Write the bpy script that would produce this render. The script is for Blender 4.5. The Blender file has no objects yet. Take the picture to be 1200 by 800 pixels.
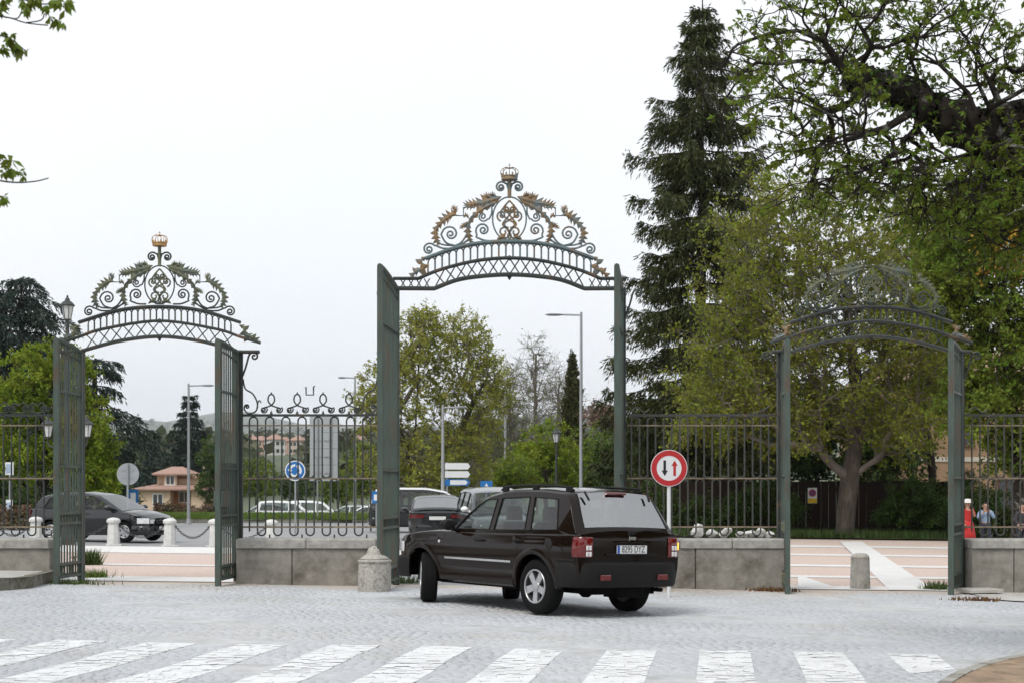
import bpy, bmesh, math, random
import numpy as np
from mathutils import Vector, Matrix
from mathutils.geometry import tessellate_polygon

PI = math.pi
R = math.radians
SC = bpy.context.scene
COL = SC.collection

# ------------------------------------------------------------------ camera
CAM_H = 1.67
FPX = 1800.0          # focal length in photograph pixels (1200 wide)
HORIZON = 575.0       # horizon row in the photograph
cam_d = bpy.data.cameras.new('camera')
cam_d.sensor_width = 36.0
cam_d.lens = 36.0 * FPX / 1200.0
cam_d.shift_y = (HORIZON - 400.0) / 1200.0
cam_d.dof.use_dof = True
cam_d.dof.focus_distance = 23.0
cam_d.dof.aperture_fstop = 4.0
cam_d.clip_start = 0.1
cam_d.clip_end = 40000
cam = bpy.data.objects.new('camera', cam_d)
cam.location = (0, 0, CAM_H)
cam.rotation_euler = (R(90), 0, 0)
COL.objects.link(cam)
SC.camera = cam

# ------------------------------------------------------------------ world: bright even overcast
SUN_EL, SUN_AZ = R(52), R(215)     # azimuth clockwise from +Y
w = bpy.data.worlds.new('World')
SC.world = w
w.use_nodes = True
nt = w.node_tree
nt.nodes.clear()
wout = nt.nodes.new('ShaderNodeOutputWorld')
bg = nt.nodes.new('ShaderNodeBackground')
sky = nt.nodes.new('ShaderNodeTexSky')
sky.sky_type = 'NISHITA'
sky.sun_disc = False
sky.sun_elevation = SUN_EL
sky.sun_rotation = SUN_AZ
sky.dust_density = 3.0
mul = nt.nodes.new('ShaderNodeMix'); mul.data_type = 'RGBA'; mul.blend_type = 'MULTIPLY'
mul.inputs['Factor'].default_value = 1.0
nt.links.new(sky.outputs[0], mul.inputs[6])
mul.inputs[7].default_value = (0.1, 0.1, 0.1, 1)
cl = nt.nodes.new('ShaderNodeTexNoise')
cl.inputs['Scale'].default_value = 1.3
cl.inputs['Detail'].default_value = 4
tc = nt.nodes.new('ShaderNodeTexCoord')
nt.links.new(tc.outputs['Generated'], cl.inputs['Vector'])
rm = nt.nodes.new('ShaderNodeValToRGB')
rm.color_ramp.elements[0].position = 0.3
rm.color_ramp.elements[0].color = (0.73, 0.76, 0.80, 1)
rm.color_ramp.elements[1].position = 0.7
rm.color_ramp.elements[1].color = (0.82, 0.835, 0.855, 1)
nt.links.new(cl.outputs['Fac'], rm.inputs['Fac'])
mx = nt.nodes.new('ShaderNodeMix'); mx.data_type = 'RGBA'
mx.inputs['Factor'].default_value = 0.96
nt.links.new(mul.outputs[2], mx.inputs[6])
nt.links.new(rm.outputs['Color'], mx.inputs[7])
nt.links.new(mx.outputs[2], bg.inputs['Color'])
bg.inputs['Strength'].default_value = 1.0
nt.links.new(bg.outputs[0], wout.inputs['Surface'])

sd = bpy.data.lights.new('sun', 'SUN')
sd.energy = 1.5
sd.angle = R(25)
sd.color = (1.0, 0.96, 0.9)
sun = bpy.data.objects.new('sun', sd)
sun.rotation_euler = (R(90) - SUN_EL, 0, -SUN_AZ + PI)
sun.location = (0, 0, 40)
COL.objects.link(sun)

vs = SC.view_settings
vs.view_transform = 'Standard'
vs.look = 'None'
vs.exposure = 0.48
vs.gamma = 1.0
vs.use_curve_mapping = False
SC.render.engine = 'CYCLES'
SC.cycles.max_bounces = 6
SC.cycles.transparent_max_bounces = 12
SC.cycles.volume_bounces = 0
SC.cycles.use_denoising = True

# ------------------------------------------------------------------ pixel -> place
SLOPE = 0.012
def gz(x, y):
    """height of the ground"""
    s = SLOPE * max(0.0, min(1.0, (75 - y) / 25.0))
    z = -s * max(-40, min(40, x))
    if y > 118:
        ys = [118, 135, 160, 220, 350, 500, 1200, 2500, 5000, 9000, 10500]
        zs = [0, -1.0, -1.6, -0.5, 4.5, 10, 34, 75, 180, 400, 430]
        z += float(np.interp(y, ys, zs))
    return z
def P(px, py, Y):
    return Vector(((px - 600) * Y / FPX, Y, CAM_H - (py - HORIZON) * Y / FPX))
def G(px, py):
    """where the ray through a pixel meets the near ground"""
    a = (px - 600) / FPX; b = (py - HORIZON) / FPX
    Y = 40.0
    for _ in range(30):
        z = gz(a * Y, Y)
        Y = (CAM_H - z) / b
    return Vector((a * Y, Y, gz(a * Y, Y)))
def GX(px, Y):
    x = (px - 600) * Y / FPX
    return Vector((x, Y, gz(x, Y)))

# ------------------------------------------------------------------ mesh builder
class MB:
    def __init__(s):
        s.v = []; s.f = []; s.n = 0
    def add(s, verts, faces):
        o = s.n
        verts = [tuple(map(float, q)) for q in verts]
        s.v += verts; s.n += len(verts)
        s.f += [tuple(i + o for i in f) for f in faces]
        return s
    def box(s, x0, x1, y0, y1, z0, z1, M=None):
        vs_ = [Vector((x, y, z)) for z in (z0, z1) for y in (y0, y1) for x in (x0, x1)]
        if M is not None: vs_ = [M @ q for q in vs_]
        return s.add(vs_, [(0, 2, 3, 1), (4, 5, 7, 6), (0, 1, 5, 4), (2, 6, 7, 3), (0, 4, 6, 2), (1, 3, 7, 5)])
    def bbox(s, x0, x1, y0, y1, z0, z1, b=0.02, M=None):
        """box with chamfered top and vertical edges"""
        vs_ = []
        def ring(i, z):
            return [(x0 + i, y0 + b, z), (x0 + b, y0 + i, z), (x1 - b, y0 + i, z), (x1 - i, y0 + b, z),
                    (x1 - i, y1 - b, z), (x1 - b, y1 - i, z), (x0 + b, y1 - i, z), (x0 + i, y1 - b, z)]
        vs_ = ring(0, z0) + ring(0, z1 - b)
        vs_ += [(x0 + b, y0 + b, z1), (x1 - b, y0 + b, z1), (x1 - b, y1 - b, z1), (x0 + b, y1 - b, z1)]
        if M is not None: vs_ = [M @ Vector(q) for q in vs_]
        f = [tuple(reversed(range(8)))]
        for i in range(8):
            j = (i + 1) % 8
            f.append((i, j, 8 + j, 8 + i))
        f += [(16, 17, 18, 19), (9, 10, 17, 16), (11, 12, 18, 17), (13, 14, 19, 18), (15, 8, 16, 19),
              (8, 9, 16), (10, 11, 17), (12, 13, 18), (14, 15, 19)]
        return s.add(vs_, f)
    def tube(s, pts, r, n=6, caps=True, closed=False, sx=1.0, up=None):
        pts = [Vector(q) for q in pts]
        m = len(pts)
        if not hasattr(r, '__len__'): r = [r] * m
        ref = Vector(up) if up else None
        vs_ = []; fs = []
        prev = None
        for i in range(m):
            a = pts[(i - 1) % m] if closed else pts[max(i - 1, 0)]
            b = pts[(i + 1) % m] if closed else pts[min(i + 1, m - 1)]
            t = (b - a)
            if t.length < 1e-9: t = Vector((0, 0, 1))
            t.normalize()
            if ref is not None:
                u = ref - t * ref.dot(t)
                if u.length < 1e-4: u = t.orthogonal()
            elif prev is None:
                u = t.orthogonal()
            else:
                u = prev - t * prev.dot(t)
                if u.length < 1e-6: u = t.orthogonal()
            u.normalize(); prev = u
            v = t.cross(u)
            for k in range(n):
                an = 2 * PI * (k + .5) / n
                vs_.append(pts[i] + u * (math.cos(an) * r[i] * sx) + v * (math.sin(an) * r[i]))
        for i in range(m if closed else m - 1):
            j = (i + 1) % m
            for k in range(n):
                l = (k + 1) % n
                fs.append((i * n + k, i * n + l, j * n + l, j * n + k))
        if caps and not closed:
            fs.append(tuple(reversed(range(n)))); fs.append(tuple((m - 1) * n + k for k in range(n)))
        return s.add(vs_, fs)
    def lathe(s, prof, n=16, c=(0, 0, 0), M=None):
        vs_ = []; fs = []
        for (r, z) in prof:
            for k in range(n):
                a = 2 * PI * k / n
                q = Vector((c[0] + r * math.cos(a), c[1] + r * math.sin(a), c[2] + z))
                vs_.append(M @ q if M is not None else q)
        for i in range(len(prof) - 1):
            for k in range(n):
                l = (k + 1) % n
                fs.append((i * n + k, i * n + l, (i + 1) * n + l, (i + 1) * n + k))
        fs.append(tuple(reversed(range(n)))); fs.append(tuple((len(prof) - 1) * n + k for k in range(n)))
        return s.add(vs_, fs)
    def prism(s, poly, y0, y1, M=None):
        """polygon in x,z extruded along y"""
        n = len(poly)
        vs_ = [Vector((x, y0, z)) for x, z in poly] + [Vector((x, y1, z)) for x, z in poly]
        if M is not None: vs_ = [M @ q for q in vs_]
        tris = tessellate_polygon([[Vector((x, z, 0)) for x, z in poly]])
        fs = [tuple(t) for t in tris] + [tuple(n + i for i in reversed(t)) for t in tris]
        for i in range(n):
            j = (i + 1) % n
            fs.append((i, i + n, j + n, j))
        return s.add(vs_, fs)
    def grid(s, rows, closed_u=False):
        """rows: list of equally long lists of points"""
        m = len(rows); n = len(rows[0])
        vs_ = [q for r_ in rows for q in r_]
        fs = []
        for i in range(m - 1):
            for k in range(n if closed_u else n - 1):
                l = (k + 1) % n
                fs.append((i * n + k, i * n + l, (i + 1) * n + l, (i + 1) * n + k))
        return s.add(vs_, fs)
    def mesh(s, name, mat=None, smooth=False):
        me = bpy.data.meshes.new(name)
        me.from_pydata(s.v, [], s.f)
        if mat: me.materials.append(mat)
        if smooth: me.polygons.foreach_set('use_smooth', [True] * len(me.polygons))
        me.update()
        return me
    def build(s, name, mat, parent=None, smooth=False, loc=None, rz=None, fix=True, auto=None):
        me = s.mesh(name, mat, smooth or auto is not None)
        if fix:
            bm = bmesh.new(); bm.from_mesh(me)
            bmesh.ops.recalc_face_normals(bm, faces=bm.faces)
            bm.to_mesh(me); bm.free()
        if auto is not None:
            try: me.set_sharp_from_angle(angle=R(auto))
            except Exception: pass
        return link(name, me, parent, loc, rz)

def link(name, me, parent=None, loc=None, rz=None):
    o = bpy.data.objects.new(name, me)
    COL.objects.link(o)
    if parent is not None: o.parent = parent
    if loc is not None: o.location = loc
    if rz is not None: o.rotation_euler = (0, 0, rz)
    return o
def np_mesh(name, verts, faces, mat, smooth=False):
    """verts (n,3), faces (m,k) arrays -> mesh, quickly"""
    me = bpy.data.meshes.new(name)
    verts = np.asarray(verts, dtype=np.float32); faces = np.asarray(faces, dtype=np.int32)
    m, k = faces.shape
    me.vertices.add(len(verts)); me.vertices.foreach_set('co', verts.ravel())
    me.loops.add(m * k); me.loops.foreach_set('vertex_index', faces.ravel())
    me.polygons.add(m); me.polygons.foreach_set('loop_start', np.arange(0, m * k, k, dtype=np.int32))
    if smooth: me.polygons.foreach_set('use_smooth', np.ones(m, dtype=bool))
    if mat: me.materials.append(mat)
    me.update(calc_edges=True); me.validate()
    return me
def tag(o, label=None, cat=None, group=None, kind=None):
    if label: o['label'] = label
    if cat: o['category'] = cat
    if group: o['group'] = group
    if kind: o['kind'] = kind
    return o
def empty(name, loc=(0, 0, 0), rz=0, parent=None):
    o = bpy.data.objects.new(name, None)
    o.empty_display_size = 0.2
    COL.objects.link(o); o.location = loc; o.rotation_euler = (0, 0, rz)
    if parent is not None: o.parent = parent
    return o
def thing(name, label, cat, loc=(0, 0, 0), rz=0, group=None):
    return tag(empty(name, loc, rz), label, cat, group)
def struct(o): o['kind'] = 'structure'; return o
def copy_tree(o, parent=None):
    c = o.copy(); COL.objects.link(c); c.parent = parent
    for ch in list(o.children): copy_tree(ch, c)
    return c

# ------------------------------------------------------------------ materials
MATS = {}
def mat(name, col, rough=0.7, metal=0.0, var=0.25, vscale=6.0, col2=None, bump=0.0, bscale=30.0,
        coat=0.0, spec=0.5, blotch=None, stretch=None, island=0.0, emit=None, estr=0.0):
    """procedural principled material: base colour broken by noise, a second colour in blotches, fine relief"""
    if name in MATS: return MATS[name]
    m = bpy.data.materials.new(name); m.use_nodes = True
    t = m.node_tree; N = t.nodes; L = t.links
    b = N['Principled BSDF']
    b.inputs['Roughness'].default_value = rough
    b.inputs['Metallic'].default_value = metal
    b.inputs['Specular IOR Level'].default_value = spec
    b.inputs['Coat Weight'].default_value = coat
    b.inputs['Coat Roughness'].default_value = 0.04
    tcn = N.new('ShaderNodeTexCoord'); vec = tcn.outputs['Object']
    if stretch:
        mp = N.new('ShaderNodeMapping'); mp.inputs['Scale'].default_value = stretch
        L.new(vec, mp.inputs['Vector']); vec = mp.outputs['Vector']
    no = N.new('ShaderNodeTexNoise'); no.inputs['Scale'].default_value = vscale; no.inputs['Detail'].default_value = 6
    no.inputs['Roughness'].default_value = 0.65
    L.new(vec, no.inputs['Vector'])
    rp = N.new('ShaderNodeValToRGB')
    a = [max(0, c * (1 - var)) for c in col]; c2 = [min(1, c * (1 + var)) for c in col]
    rp.color_ramp.elements[0].position = 0.28; rp.color_ramp.elements[0].color = (*a, 1)
    rp.color_ramp.elements[1].position = 0.72; rp.color_ramp.elements[1].color = (*c2, 1)
    L.new(no.outputs['Fac'], rp.inputs['Fac'])
    out = rp.outputs['Color']
    if col2 is not None:
        lo, hi, bs = blotch or (0.52, 0.66, 3.0)
        n2 = N.new('ShaderNodeTexNoise'); n2.inputs['Scale'].default_value = bs; n2.inputs['Detail'].default_value = 7
        n2.inputs['Roughness'].default_value = 0.7
        L.new(vec, n2.inputs['Vector'])
        r2 = N.new('ShaderNodeMapRange'); r2.inputs['From Min'].default_value = lo; r2.inputs['From Max'].default_value = hi
        L.new(n2.outputs['Fac'], r2.inputs['Value'])
        mi = N.new('ShaderNodeMix'); mi.data_type = 'RGBA'
        L.new(r2.outputs['Result'], mi.inputs['Factor']); L.new(out, mi.inputs[6]); mi.inputs[7].default_value = (*col2, 1)
        out = mi.outputs[2]
    if island:
        ge = N.new('ShaderNodeNewGeometry')
        mr = N.new('ShaderNodeMapRange'); mr.inputs['To Min'].default_value = 1 - island; mr.inputs['To Max'].default_value = 1 + island
        L.new(ge.outputs['Random Per Island'], mr.inputs['Value'])
        hs = N.new('ShaderNodeHueSaturation'); L.new(mr.outputs['Result'], hs.inputs['Value']); L.new(out, hs.inputs['Color'])
        out = hs.outputs['Color']
    L.new(out, b.inputs['Base Color'])
    if bump:
        n3 = N.new('ShaderNodeTexNoise'); n3.inputs['Scale'].default_value = bscale; n3.inputs['Detail'].default_value = 8
        L.new(vec, n3.inputs['Vector'])
        bp = N.new('ShaderNodeBump'); bp.inputs['Strength'].default_value = bump; bp.inputs['Distance'].default_value = 0.03
        L.new(n3.outputs['Fac'], bp.inputs['Height']); L.new(bp.outputs['Normal'], b.inputs['Normal'])
    if emit:
        b.inputs['Emission Color'].default_value = (*emit, 1); b.inputs['Emission Strength'].default_value = estr
    MATS[name] = m
    return m
def leaf_mat(name, col, col2, trans=0.35, island=0.35, scale=0.5, hue=0.03):
    if name in MATS: return MATS[name]
    m = bpy.data.materials.new(name); m.use_nodes = True
    t = m.node_tree; N = t.nodes; L = t.links
    N.clear()
    out = N.new('ShaderNodeOutputMaterial')
    tcn = N.new('ShaderNodeTexCoord')
    no = N.new('ShaderNodeTexNoise'); no.inputs['Scale'].default_value = scale; no.inputs['Detail'].default_value = 3
    L.new(tcn.outputs['Object'], no.inputs['Vector'])
    rp = N.new('ShaderNodeValToRGB')
    rp.color_ramp.elements[0].position = 0.35; rp.color_ramp.elements[0].color = (*col, 1)
    rp.color_ramp.elements[1].position = 0.65; rp.color_ramp.elements[1].color = (*col2, 1)
    L.new(no.outputs['Fac'], rp.inputs['Fac'])
    ge = N.new('ShaderNodeNewGeometry')
    mr = N.new('ShaderNodeMapRange'); mr.inputs['To Min'].default_value = 1 - island; mr.inputs['To Max'].default_value = 1 + island
    L.new(ge.outputs['Random Per Island'], mr.inputs['Value'])
    mh = N.new('ShaderNodeMapRange'); mh.inputs['To Min'].default_value = 0.5 - hue; mh.inputs['To Max'].default_value = 0.5 + hue
    L.new(ge.outputs['Random Per Island'], mh.inputs['Value'])
    hs = N.new('ShaderNodeHueSaturation')
    L.new(mr.outputs['Result'], hs.inputs['Value']); L.new(mh.outputs['Result'], hs.inputs['Hue'])
    L.new(rp.outputs['Color'], hs.inputs['Color'])
    d = N.new('ShaderNodeBsdfPrincipled'); d.inputs['Roughness'].default_value = 0.55
    d.inputs['Specular IOR Level'].default_value = 0.3
    L.new(hs.outputs['Color'], d.inputs['Base Color'])
    tr = N.new('ShaderNodeBsdfTranslucent'); L.new(hs.outputs['Color'], tr.inputs['Color'])
    mi = N.new('ShaderNodeMixShader'); mi.inputs['Fac'].default_value = trans
    L.new(d.outputs[0], mi.inputs[1]); L.new(tr.outputs[0], mi.inputs[2])
    L.new(mi.outputs[0], out.inputs['Surface'])
    MATS[name] = m
    return m
def glass_mat(name, tint=(0.3, 0.34, 0.33), rough=0.02, boost=1.0):
    if name in MATS: return MATS[name]
    m = bpy.data.materials.new(name); m.use_nodes = True
    t = m.node_tree; N = t.nodes; L = t.links; N.clear()
    out = N.new('ShaderNodeOutputMaterial')
    lw = N.new('ShaderNodeFresnel')
    ge = N.new('ShaderNodeNewGeometry'); mr = N.new('ShaderNodeMapRange')      # the pane reflects alike from both sides
    mr.inputs['To Min'].default_value = 1.52 * boost; mr.inputs['To Max'].default_value = 1 / (1.52 * boost)
    L.new(ge.outputs['Backfacing'], mr.inputs['Value']); L.new(mr.outputs['Result'], lw.inputs['IOR'])
    tr = N.new('ShaderNodeBsdfTransparent'); tr.inputs['Color'].default_value = (*tint, 1)
    gl = N.new('ShaderNodeBsdfGlossy'); gl.inputs['Roughness'].default_value = rough
    mi = N.new('ShaderNodeMixShader')
    L.new(lw.outputs[0], mi.inputs['Fac']); L.new(tr.outputs[0], mi.inputs[1]); L.new(gl.outputs[0], mi.inputs[2])
    L.new(mi.outputs[0], out.inputs['Surface'])
    MATS[name] = m
    return m

RUST = (0.16, 0.085, 0.045)
M_iron = mat('iron_paint', (0.032, 0.04, 0.037), 0.55, var=0.35, vscale=5, col2=RUST, blotch=(0.56, 0.72, 2.2), bump=0.15, bscale=60)
M_leafiron = mat('gate_green_paint', (0.060, 0.086, 0.073), 0.5, var=0.35, vscale=3, col2=(0.10, 0.06, 0.035), blotch=(0.5, 0.66, 1.6), bump=0.2, bscale=50, stretch=(3, 3, 0.6))
M_rust = mat('rusty_iron', (0.10, 0.075, 0.055), 0.75, var=0.5, vscale=14, col2=RUST, blotch=(0.45, 0.6, 5), bump=0.4, bscale=50)
M_bluebeam = mat('blue_grey_paint', (0.12, 0.165, 0.175), 0.55, var=0.3, vscale=4, col2=(0.20, 0.13, 0.075), blotch=(0.54, 0.66, 2.6), bump=0.15, bscale=60)
M_gilt = mat('worn_gilding', (0.25, 0.165, 0.085), 0.6, metal=0.1, var=0.4, vscale=8, col2=(0.16, 0.19, 0.19), blotch=(0.47, 0.58, 4.5), bump=0.2, bscale=70)
M_olive = mat('tarnished_gilding', (0.13, 0.135, 0.08), 0.6, var=0.4, vscale=8, col2=(0.10, 0.13, 0.12), blotch=(0.5, 0.6, 4.5), bump=0.2, bscale=70)
M_gold = mat('gilding', (0.42, 0.25, 0.10), 0.45, metal=0.35, var=0.3, vscale=10)
M_rail = mat('dusty_rail', (0.22, 0.175, 0.12), 0.7, var=0.4, vscale=5, col2=(0.09, 0.075, 0.06), blotch=(0.5, 0.65, 3), bump=0.2)
M_granite = mat('grey_granite', (0.27, 0.255, 0.225), 0.85, var=0.3, vscale=5, col2=(0.11, 0.095, 0.07), blotch=(0.5, 0.72, 1.5), bump=0.5, bscale=38)
M_coping = mat('pale_granite', (0.36, 0.35, 0.325), 0.85, var=0.3, vscale=7, col2=(0.2, 0.19, 0.165), blotch=(0.52, 0.75, 2.5), bump=0.4, bscale=45)
M_bollard = mat('weathered_granite', (0.43, 0.41, 0.37), 0.9, var=0.35, vscale=26, col2=(0.2, 0.185, 0.155), blotch=(0.53, 0.68, 9), bump=0.7, bscale=40)
M_white = mat('white_paint', (0.78, 0.78, 0.76), 0.6, var=0.06, vscale=5)
M_kerb = mat('kerb_stone', (0.33, 0.32, 0.29), 0.9, var=0.3, vscale=9, col2=(0.14, 0.13, 0.085), blotch=(0.5, 0.68, 3), bump=0.4)
M_galv = mat('galvanised_steel', (0.36, 0.37, 0.38), 0.45, metal=0.5, var=0.12, vscale=4)
M_bark = mat('bark', (0.06, 0.048, 0.038), 0.95, var=0.45, vscale=9, col2=(0.11, 0.10, 0.08), blotch=(0.5, 0.68, 3.5), bump=0.9, bscale=14, stretch=(1, 1, 0.35))
M_barkdark = mat('dark_bark', (0.028, 0.023, 0.019), 0.95, var=0.45, vscale=9, col2=(0.20, 0.195, 0.18), blotch=(0.55, 0.64, 3.6), bump=1.0, bscale=11, spec=.15)
M_twig = mat('grey_twig', (0.14, 0.12, 0.105), 0.9, var=0.3, vscale=3)
# ================================================================== GROUND
rng = np.random.default_rng(7)
M_ground = mat('earth_and_meadow', (0.085, 0.10, 0.05), 0.95, var=0.4, vscale=0.02, col2=(0.05, 0.07, 0.045), blotch=(0.45, 0.6, 0.012), bump=0.0)
M_asphalt = mat('worn_asphalt', (0.27, 0.275, 0.28), 0.9, var=0.12, vscale=0.6, col2=(0.2, 0.2, 0.2), blotch=(0.5, 0.8, 0.25), bump=0.15, bscale=80)
M_mortar = mat('sett_joint_sand', (0.44, 0.445, 0.45), 0.95, var=0.3, vscale=2.0)
M_sett = mat('granite_setts', (0.47, 0.487, 0.51), 0.75, var=0.10, vscale=0.55, col2=(0.45, 0.43, 0.405), blotch=(0.5, 0.7, 0.22), bump=0.25, bscale=60, island=0.06)
M_zebra = mat('worn_road_paint', (0.72, 0.73, 0.74), 0.65, var=0.07, vscale=3, col2=(0.5, 0.51, 0.52), blotch=(0.5, 0.76, 1.1), bump=0.2, bscale=60)
M_brickpave = mat('pink_paving', (0.50, 0.385, 0.33), 0.9, var=0.28, vscale=22.0, col2=(0.58, 0.50, 0.45), blotch=(0.45, 0.65, 12), bump=0.2, bscale=40)
M_band = mat('pale_concrete', (0.64, 0.64, 0.63), 0.85, var=0.1, vscale=2.0, col2=(0.58, 0.52, 0.47), blotch=(0.5, 0.7, 4), bump=0.15, bscale=50)
M_dirt = mat('sandy_dirt', (0.30, 0.215, 0.145), 0.95, var=0.35, vscale=4, col2=(0.17, 0.125, 0.08), blotch=(0.5, 0.66, 6), bump=0.5, bscale=40)
M_sand = mat('pale_sand', (0.50, 0.43, 0.355), 0.95, var=0.2, vscale=3, col2=(0.36, 0.28, 0.2), blotch=(0.5, 0.66, 2.5), bump=0.4, bscale=40)
M_pave2 = mat('pale_pavement', (0.46, 0.45, 0.425), 0.9, var=0.2, vscale=2.5, col2=(0.34, 0.3, 0.24), blotch=(0.52, 0.7, 2), bump=0.3, bscale=40)
M_grass = leaf_mat('grass_blades', (0.085, 0.14, 0.02), (0.13, 0.18, 0.03), trans=0.3, island=0.3)
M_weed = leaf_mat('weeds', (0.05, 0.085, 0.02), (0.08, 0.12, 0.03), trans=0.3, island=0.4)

# one ground sheet to the horizon
ys = np.concatenate([np.linspace(-40, 130, 60), np.geomspace(136, 10600, 90)])
rows = []
hill = np.random.default_rng(3)
ph = hill.uniform(0, 6.28, 8)
def far_relief(x, y):
    if y < 160: return 0
    k = min(1, (y - 160) / 1400)
    k2 = 1 + max(0, y - 1500) / 4500
    return k * k2 * (16 * math.sin(x / 320 + ph[0]) + 9 * math.sin(x / 140 + y / 500 + ph[1]) + 5 * math.sin(x / 60 + ph[2] + y / 90)) - (min(1, max(0, x / 900)) * 25 * k)
for y in ys:
    wdt = 60 + 0.75 * max(0, y)
    rows.append([(x, y, gz(x, y) - (0.06 if y < 118 else 0.06) + far_relief(x, y)) for x in np.linspace(-wdt, wdt, 81)])
mb = MB(); mb.grid(rows)
struct(mb.build('ground', M_ground, smooth=True))

def sheet(name, poly, dz, m, step=None, kind=True, parent=None):
    """flat sheet following the ground: polygon of (x,y)"""
    mb = MB()
    vs_ = [(x, y, gz(x, y) + dz) for x, y in poly]
    tr = tessellate_polygon([[Vector((x, y, 0)) for x, y in poly]])
    mb.add(vs_, [tuple(t) for t in tr])
    o = mb.build(name, m, parent)
    for p_ in o.data.polygons:
        if p_.normal.z < 0:
            bm = bmesh.new(); bm.from_mesh(o.data); bmesh.ops.reverse_faces(bm, faces=bm.faces); bm.to_mesh(o.data); bm.free()
            break
    if parent is None and kind: struct(o)
    return o
def grid_sheet(name, x0, x1, y0, y1, dz, m, nx=12, ny=12):
    mb = MB()
    mb.grid([[(x, y, gz(x, y) + dz) for x in np.linspace(x0, x1, nx)] for y in np.linspace(y0, y1, ny)])
    return struct(mb.build(name, m))

YF = 26.75      # front face of the boundary wall
road = grid_sheet('cobbled_road', -26, 26, -6, YF + 0.45, -0.010, M_mortar, 14, 20)
grid_sheet('asphalt_road', -70, 3.4, YF + 0.4, 81, -0.012, M_asphalt, 30, 30)
grid_sheet('side_street', 3.4, 60, 63, 81, -0.012, M_asphalt, 14, 10)
grid_sheet('plaza_paving', -13, -2.6, YF + 0.4, 43.0, -0.004, M_brickpave, 10, 10)
grid_sheet('plaza_paving', 2.7, 26, YF + 0.4, 57, -0.004, M_brickpave, 14, 14)
# pale bands across the paved squares
def gpoly(pts): return [(G(px, py).x, G(px, py).y) for px, py in pts]
for (ya, yb) in ((27.2, 28.6), (32.6, 33.2), (38.8, 42.95)):
    sheet('paving_band', [(-13, ya), (-2.65, ya), (-2.65, yb), (-13, yb)], 0.004, M_band)
for (ya, yb) in ((27.2, 28.2), (31.0, 31.8), (35.8, 36.8), (42.2, 43.4), (49, 50.6)):
    sheet('paving_band', [(2.75, ya), (25.8, ya), (25.8, yb), (2.75, yb)], 0.004, M_band)
sheet('paving_band', gpoly([(1042, 691), (1096, 691), (1010, 634), (984, 634)]), 0.008, M_band)
sheet('paving_band', gpoly([(935, 673), (980, 688), (935, 688)]), 0.008, M_band)

# -------- granite setts, every one a small raised stone (joined: too small to pick apart)
setts = []
y = 12.4
row = 0
while y < YF - 0.02:
    d = 0.095 + rng.uniform(-0.006, 0.012)
    half = 0.36 * y + 1.5
    x = -half - rng.uniform(0, 0.1)
    while x < half:
        wd = rng.uniform(0.09, 0.16)
        setts.append((x, x + wd, y, y + d))
        x += wd
    y += d; row += 1
ST = np.array(setts)
ZEB_DIR = 0.136
def skew(x, y):   # slight meander of the courses
    return x, y + 0.06 * np.sin(x * 0.9 + y * 0.5) + 0.03 * np.sin(x * 2.3)
n = len(ST)
g_ = 0.003
jit = rng.uniform(-0.006, 0.006, (n, 4, 2))
x0, x1, y0, y1 = ST[:, 0] + g_, ST[:, 1] - g_, ST[:, 2] + g_, ST[:, 3] - g_
bx = np.stack([x0, x1, x1, x0], 1) + jit[:, :, 0]; by = np.stack([y0, y0, y1, y1], 1) + jit[:, :, 1]
cx = bx.mean(1, keepdims=True); cy = by.mean(1, keepdims=True)
tx = cx + (bx - cx) * 0.88; ty = cy + (by - cy) * 0.86
wave = 0.012 * np.sin(cx * 1.7 + 0.6 * cy) + 0.01 * np.sin(cy * 2.6 + cx * .4)
zt = rng.uniform(-0.0028, 0.0028, (n, 1)) + rng.uniform(-0.002, 0.002, (n, 4)) + wave * 0.6
zg = -SLOPE * np.clip(bx, -40, 40)
bx2, by2 = skew(bx, by); tx2, ty2 = skew(tx, ty)
V = np.zeros((n, 8, 3))
V[:, :4, 0] = bx2; V[:, :4, 1] = by2; V[:, :4, 2] = zg - 0.012
V[:, 4:, 0] = tx2; V[:, 4:, 1] = ty2; V[:, 4:, 2] = zg + zt
base = (np.arange(n) * 8)[:, None, None]
quad = np.array([[4, 5, 6, 7], [0, 1, 5, 4], [1, 2, 6, 5], [2, 3, 7, 6], [3, 0, 4, 7]])[None]
me = np_mesh('cobble_setts', V.reshape(-1, 3), (base + quad).reshape(-1, 4), M_sett)
tag(link('cobble_setts', me, road), kind='stuff')

# -------- zebra crossing: paint lying on the stones of each stripe
def clip_poly(poly, stripe):
    out = poly
    m = len(stripe)
    for i in range(m):
        a = stripe[i]; b = stripe[(i + 1) % m]
        ins = []
        def side(q): return (b[0] - a[0]) * (q[1] - a[1]) - (b[1] - a[1]) * (q[0] - a[0])
        for j in range(len(out)):
            p_, q_ = out[j], out[(j + 1) % len(out)]
            sp, sq = side(p_), side(q_)
            if sp >= 0: ins.append(p_)
            if (sp >= 0) != (sq >= 0):
                t_ = sp / (sp - sq)
                ins.append((p_[0] + (q_[0] - p_[0]) * t_, p_[1] + (q_[1] - p_[1]) * t_, p_[2] + (q_[2] - p_[2]) * t_))
        out = ins
        if len(out) < 3: return []
    return out
TX, TY, TZ = tx2, ty2, (zg + zt)
px_ = cx + (bx - cx) * 1.06; py_ = cy + (by - cy) * 1.08
PXs, PYs = skew(px_, py_)
def kerb_limit(x):   # right corner pavement edge, nothing painted beyond
    return 1e9
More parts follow.
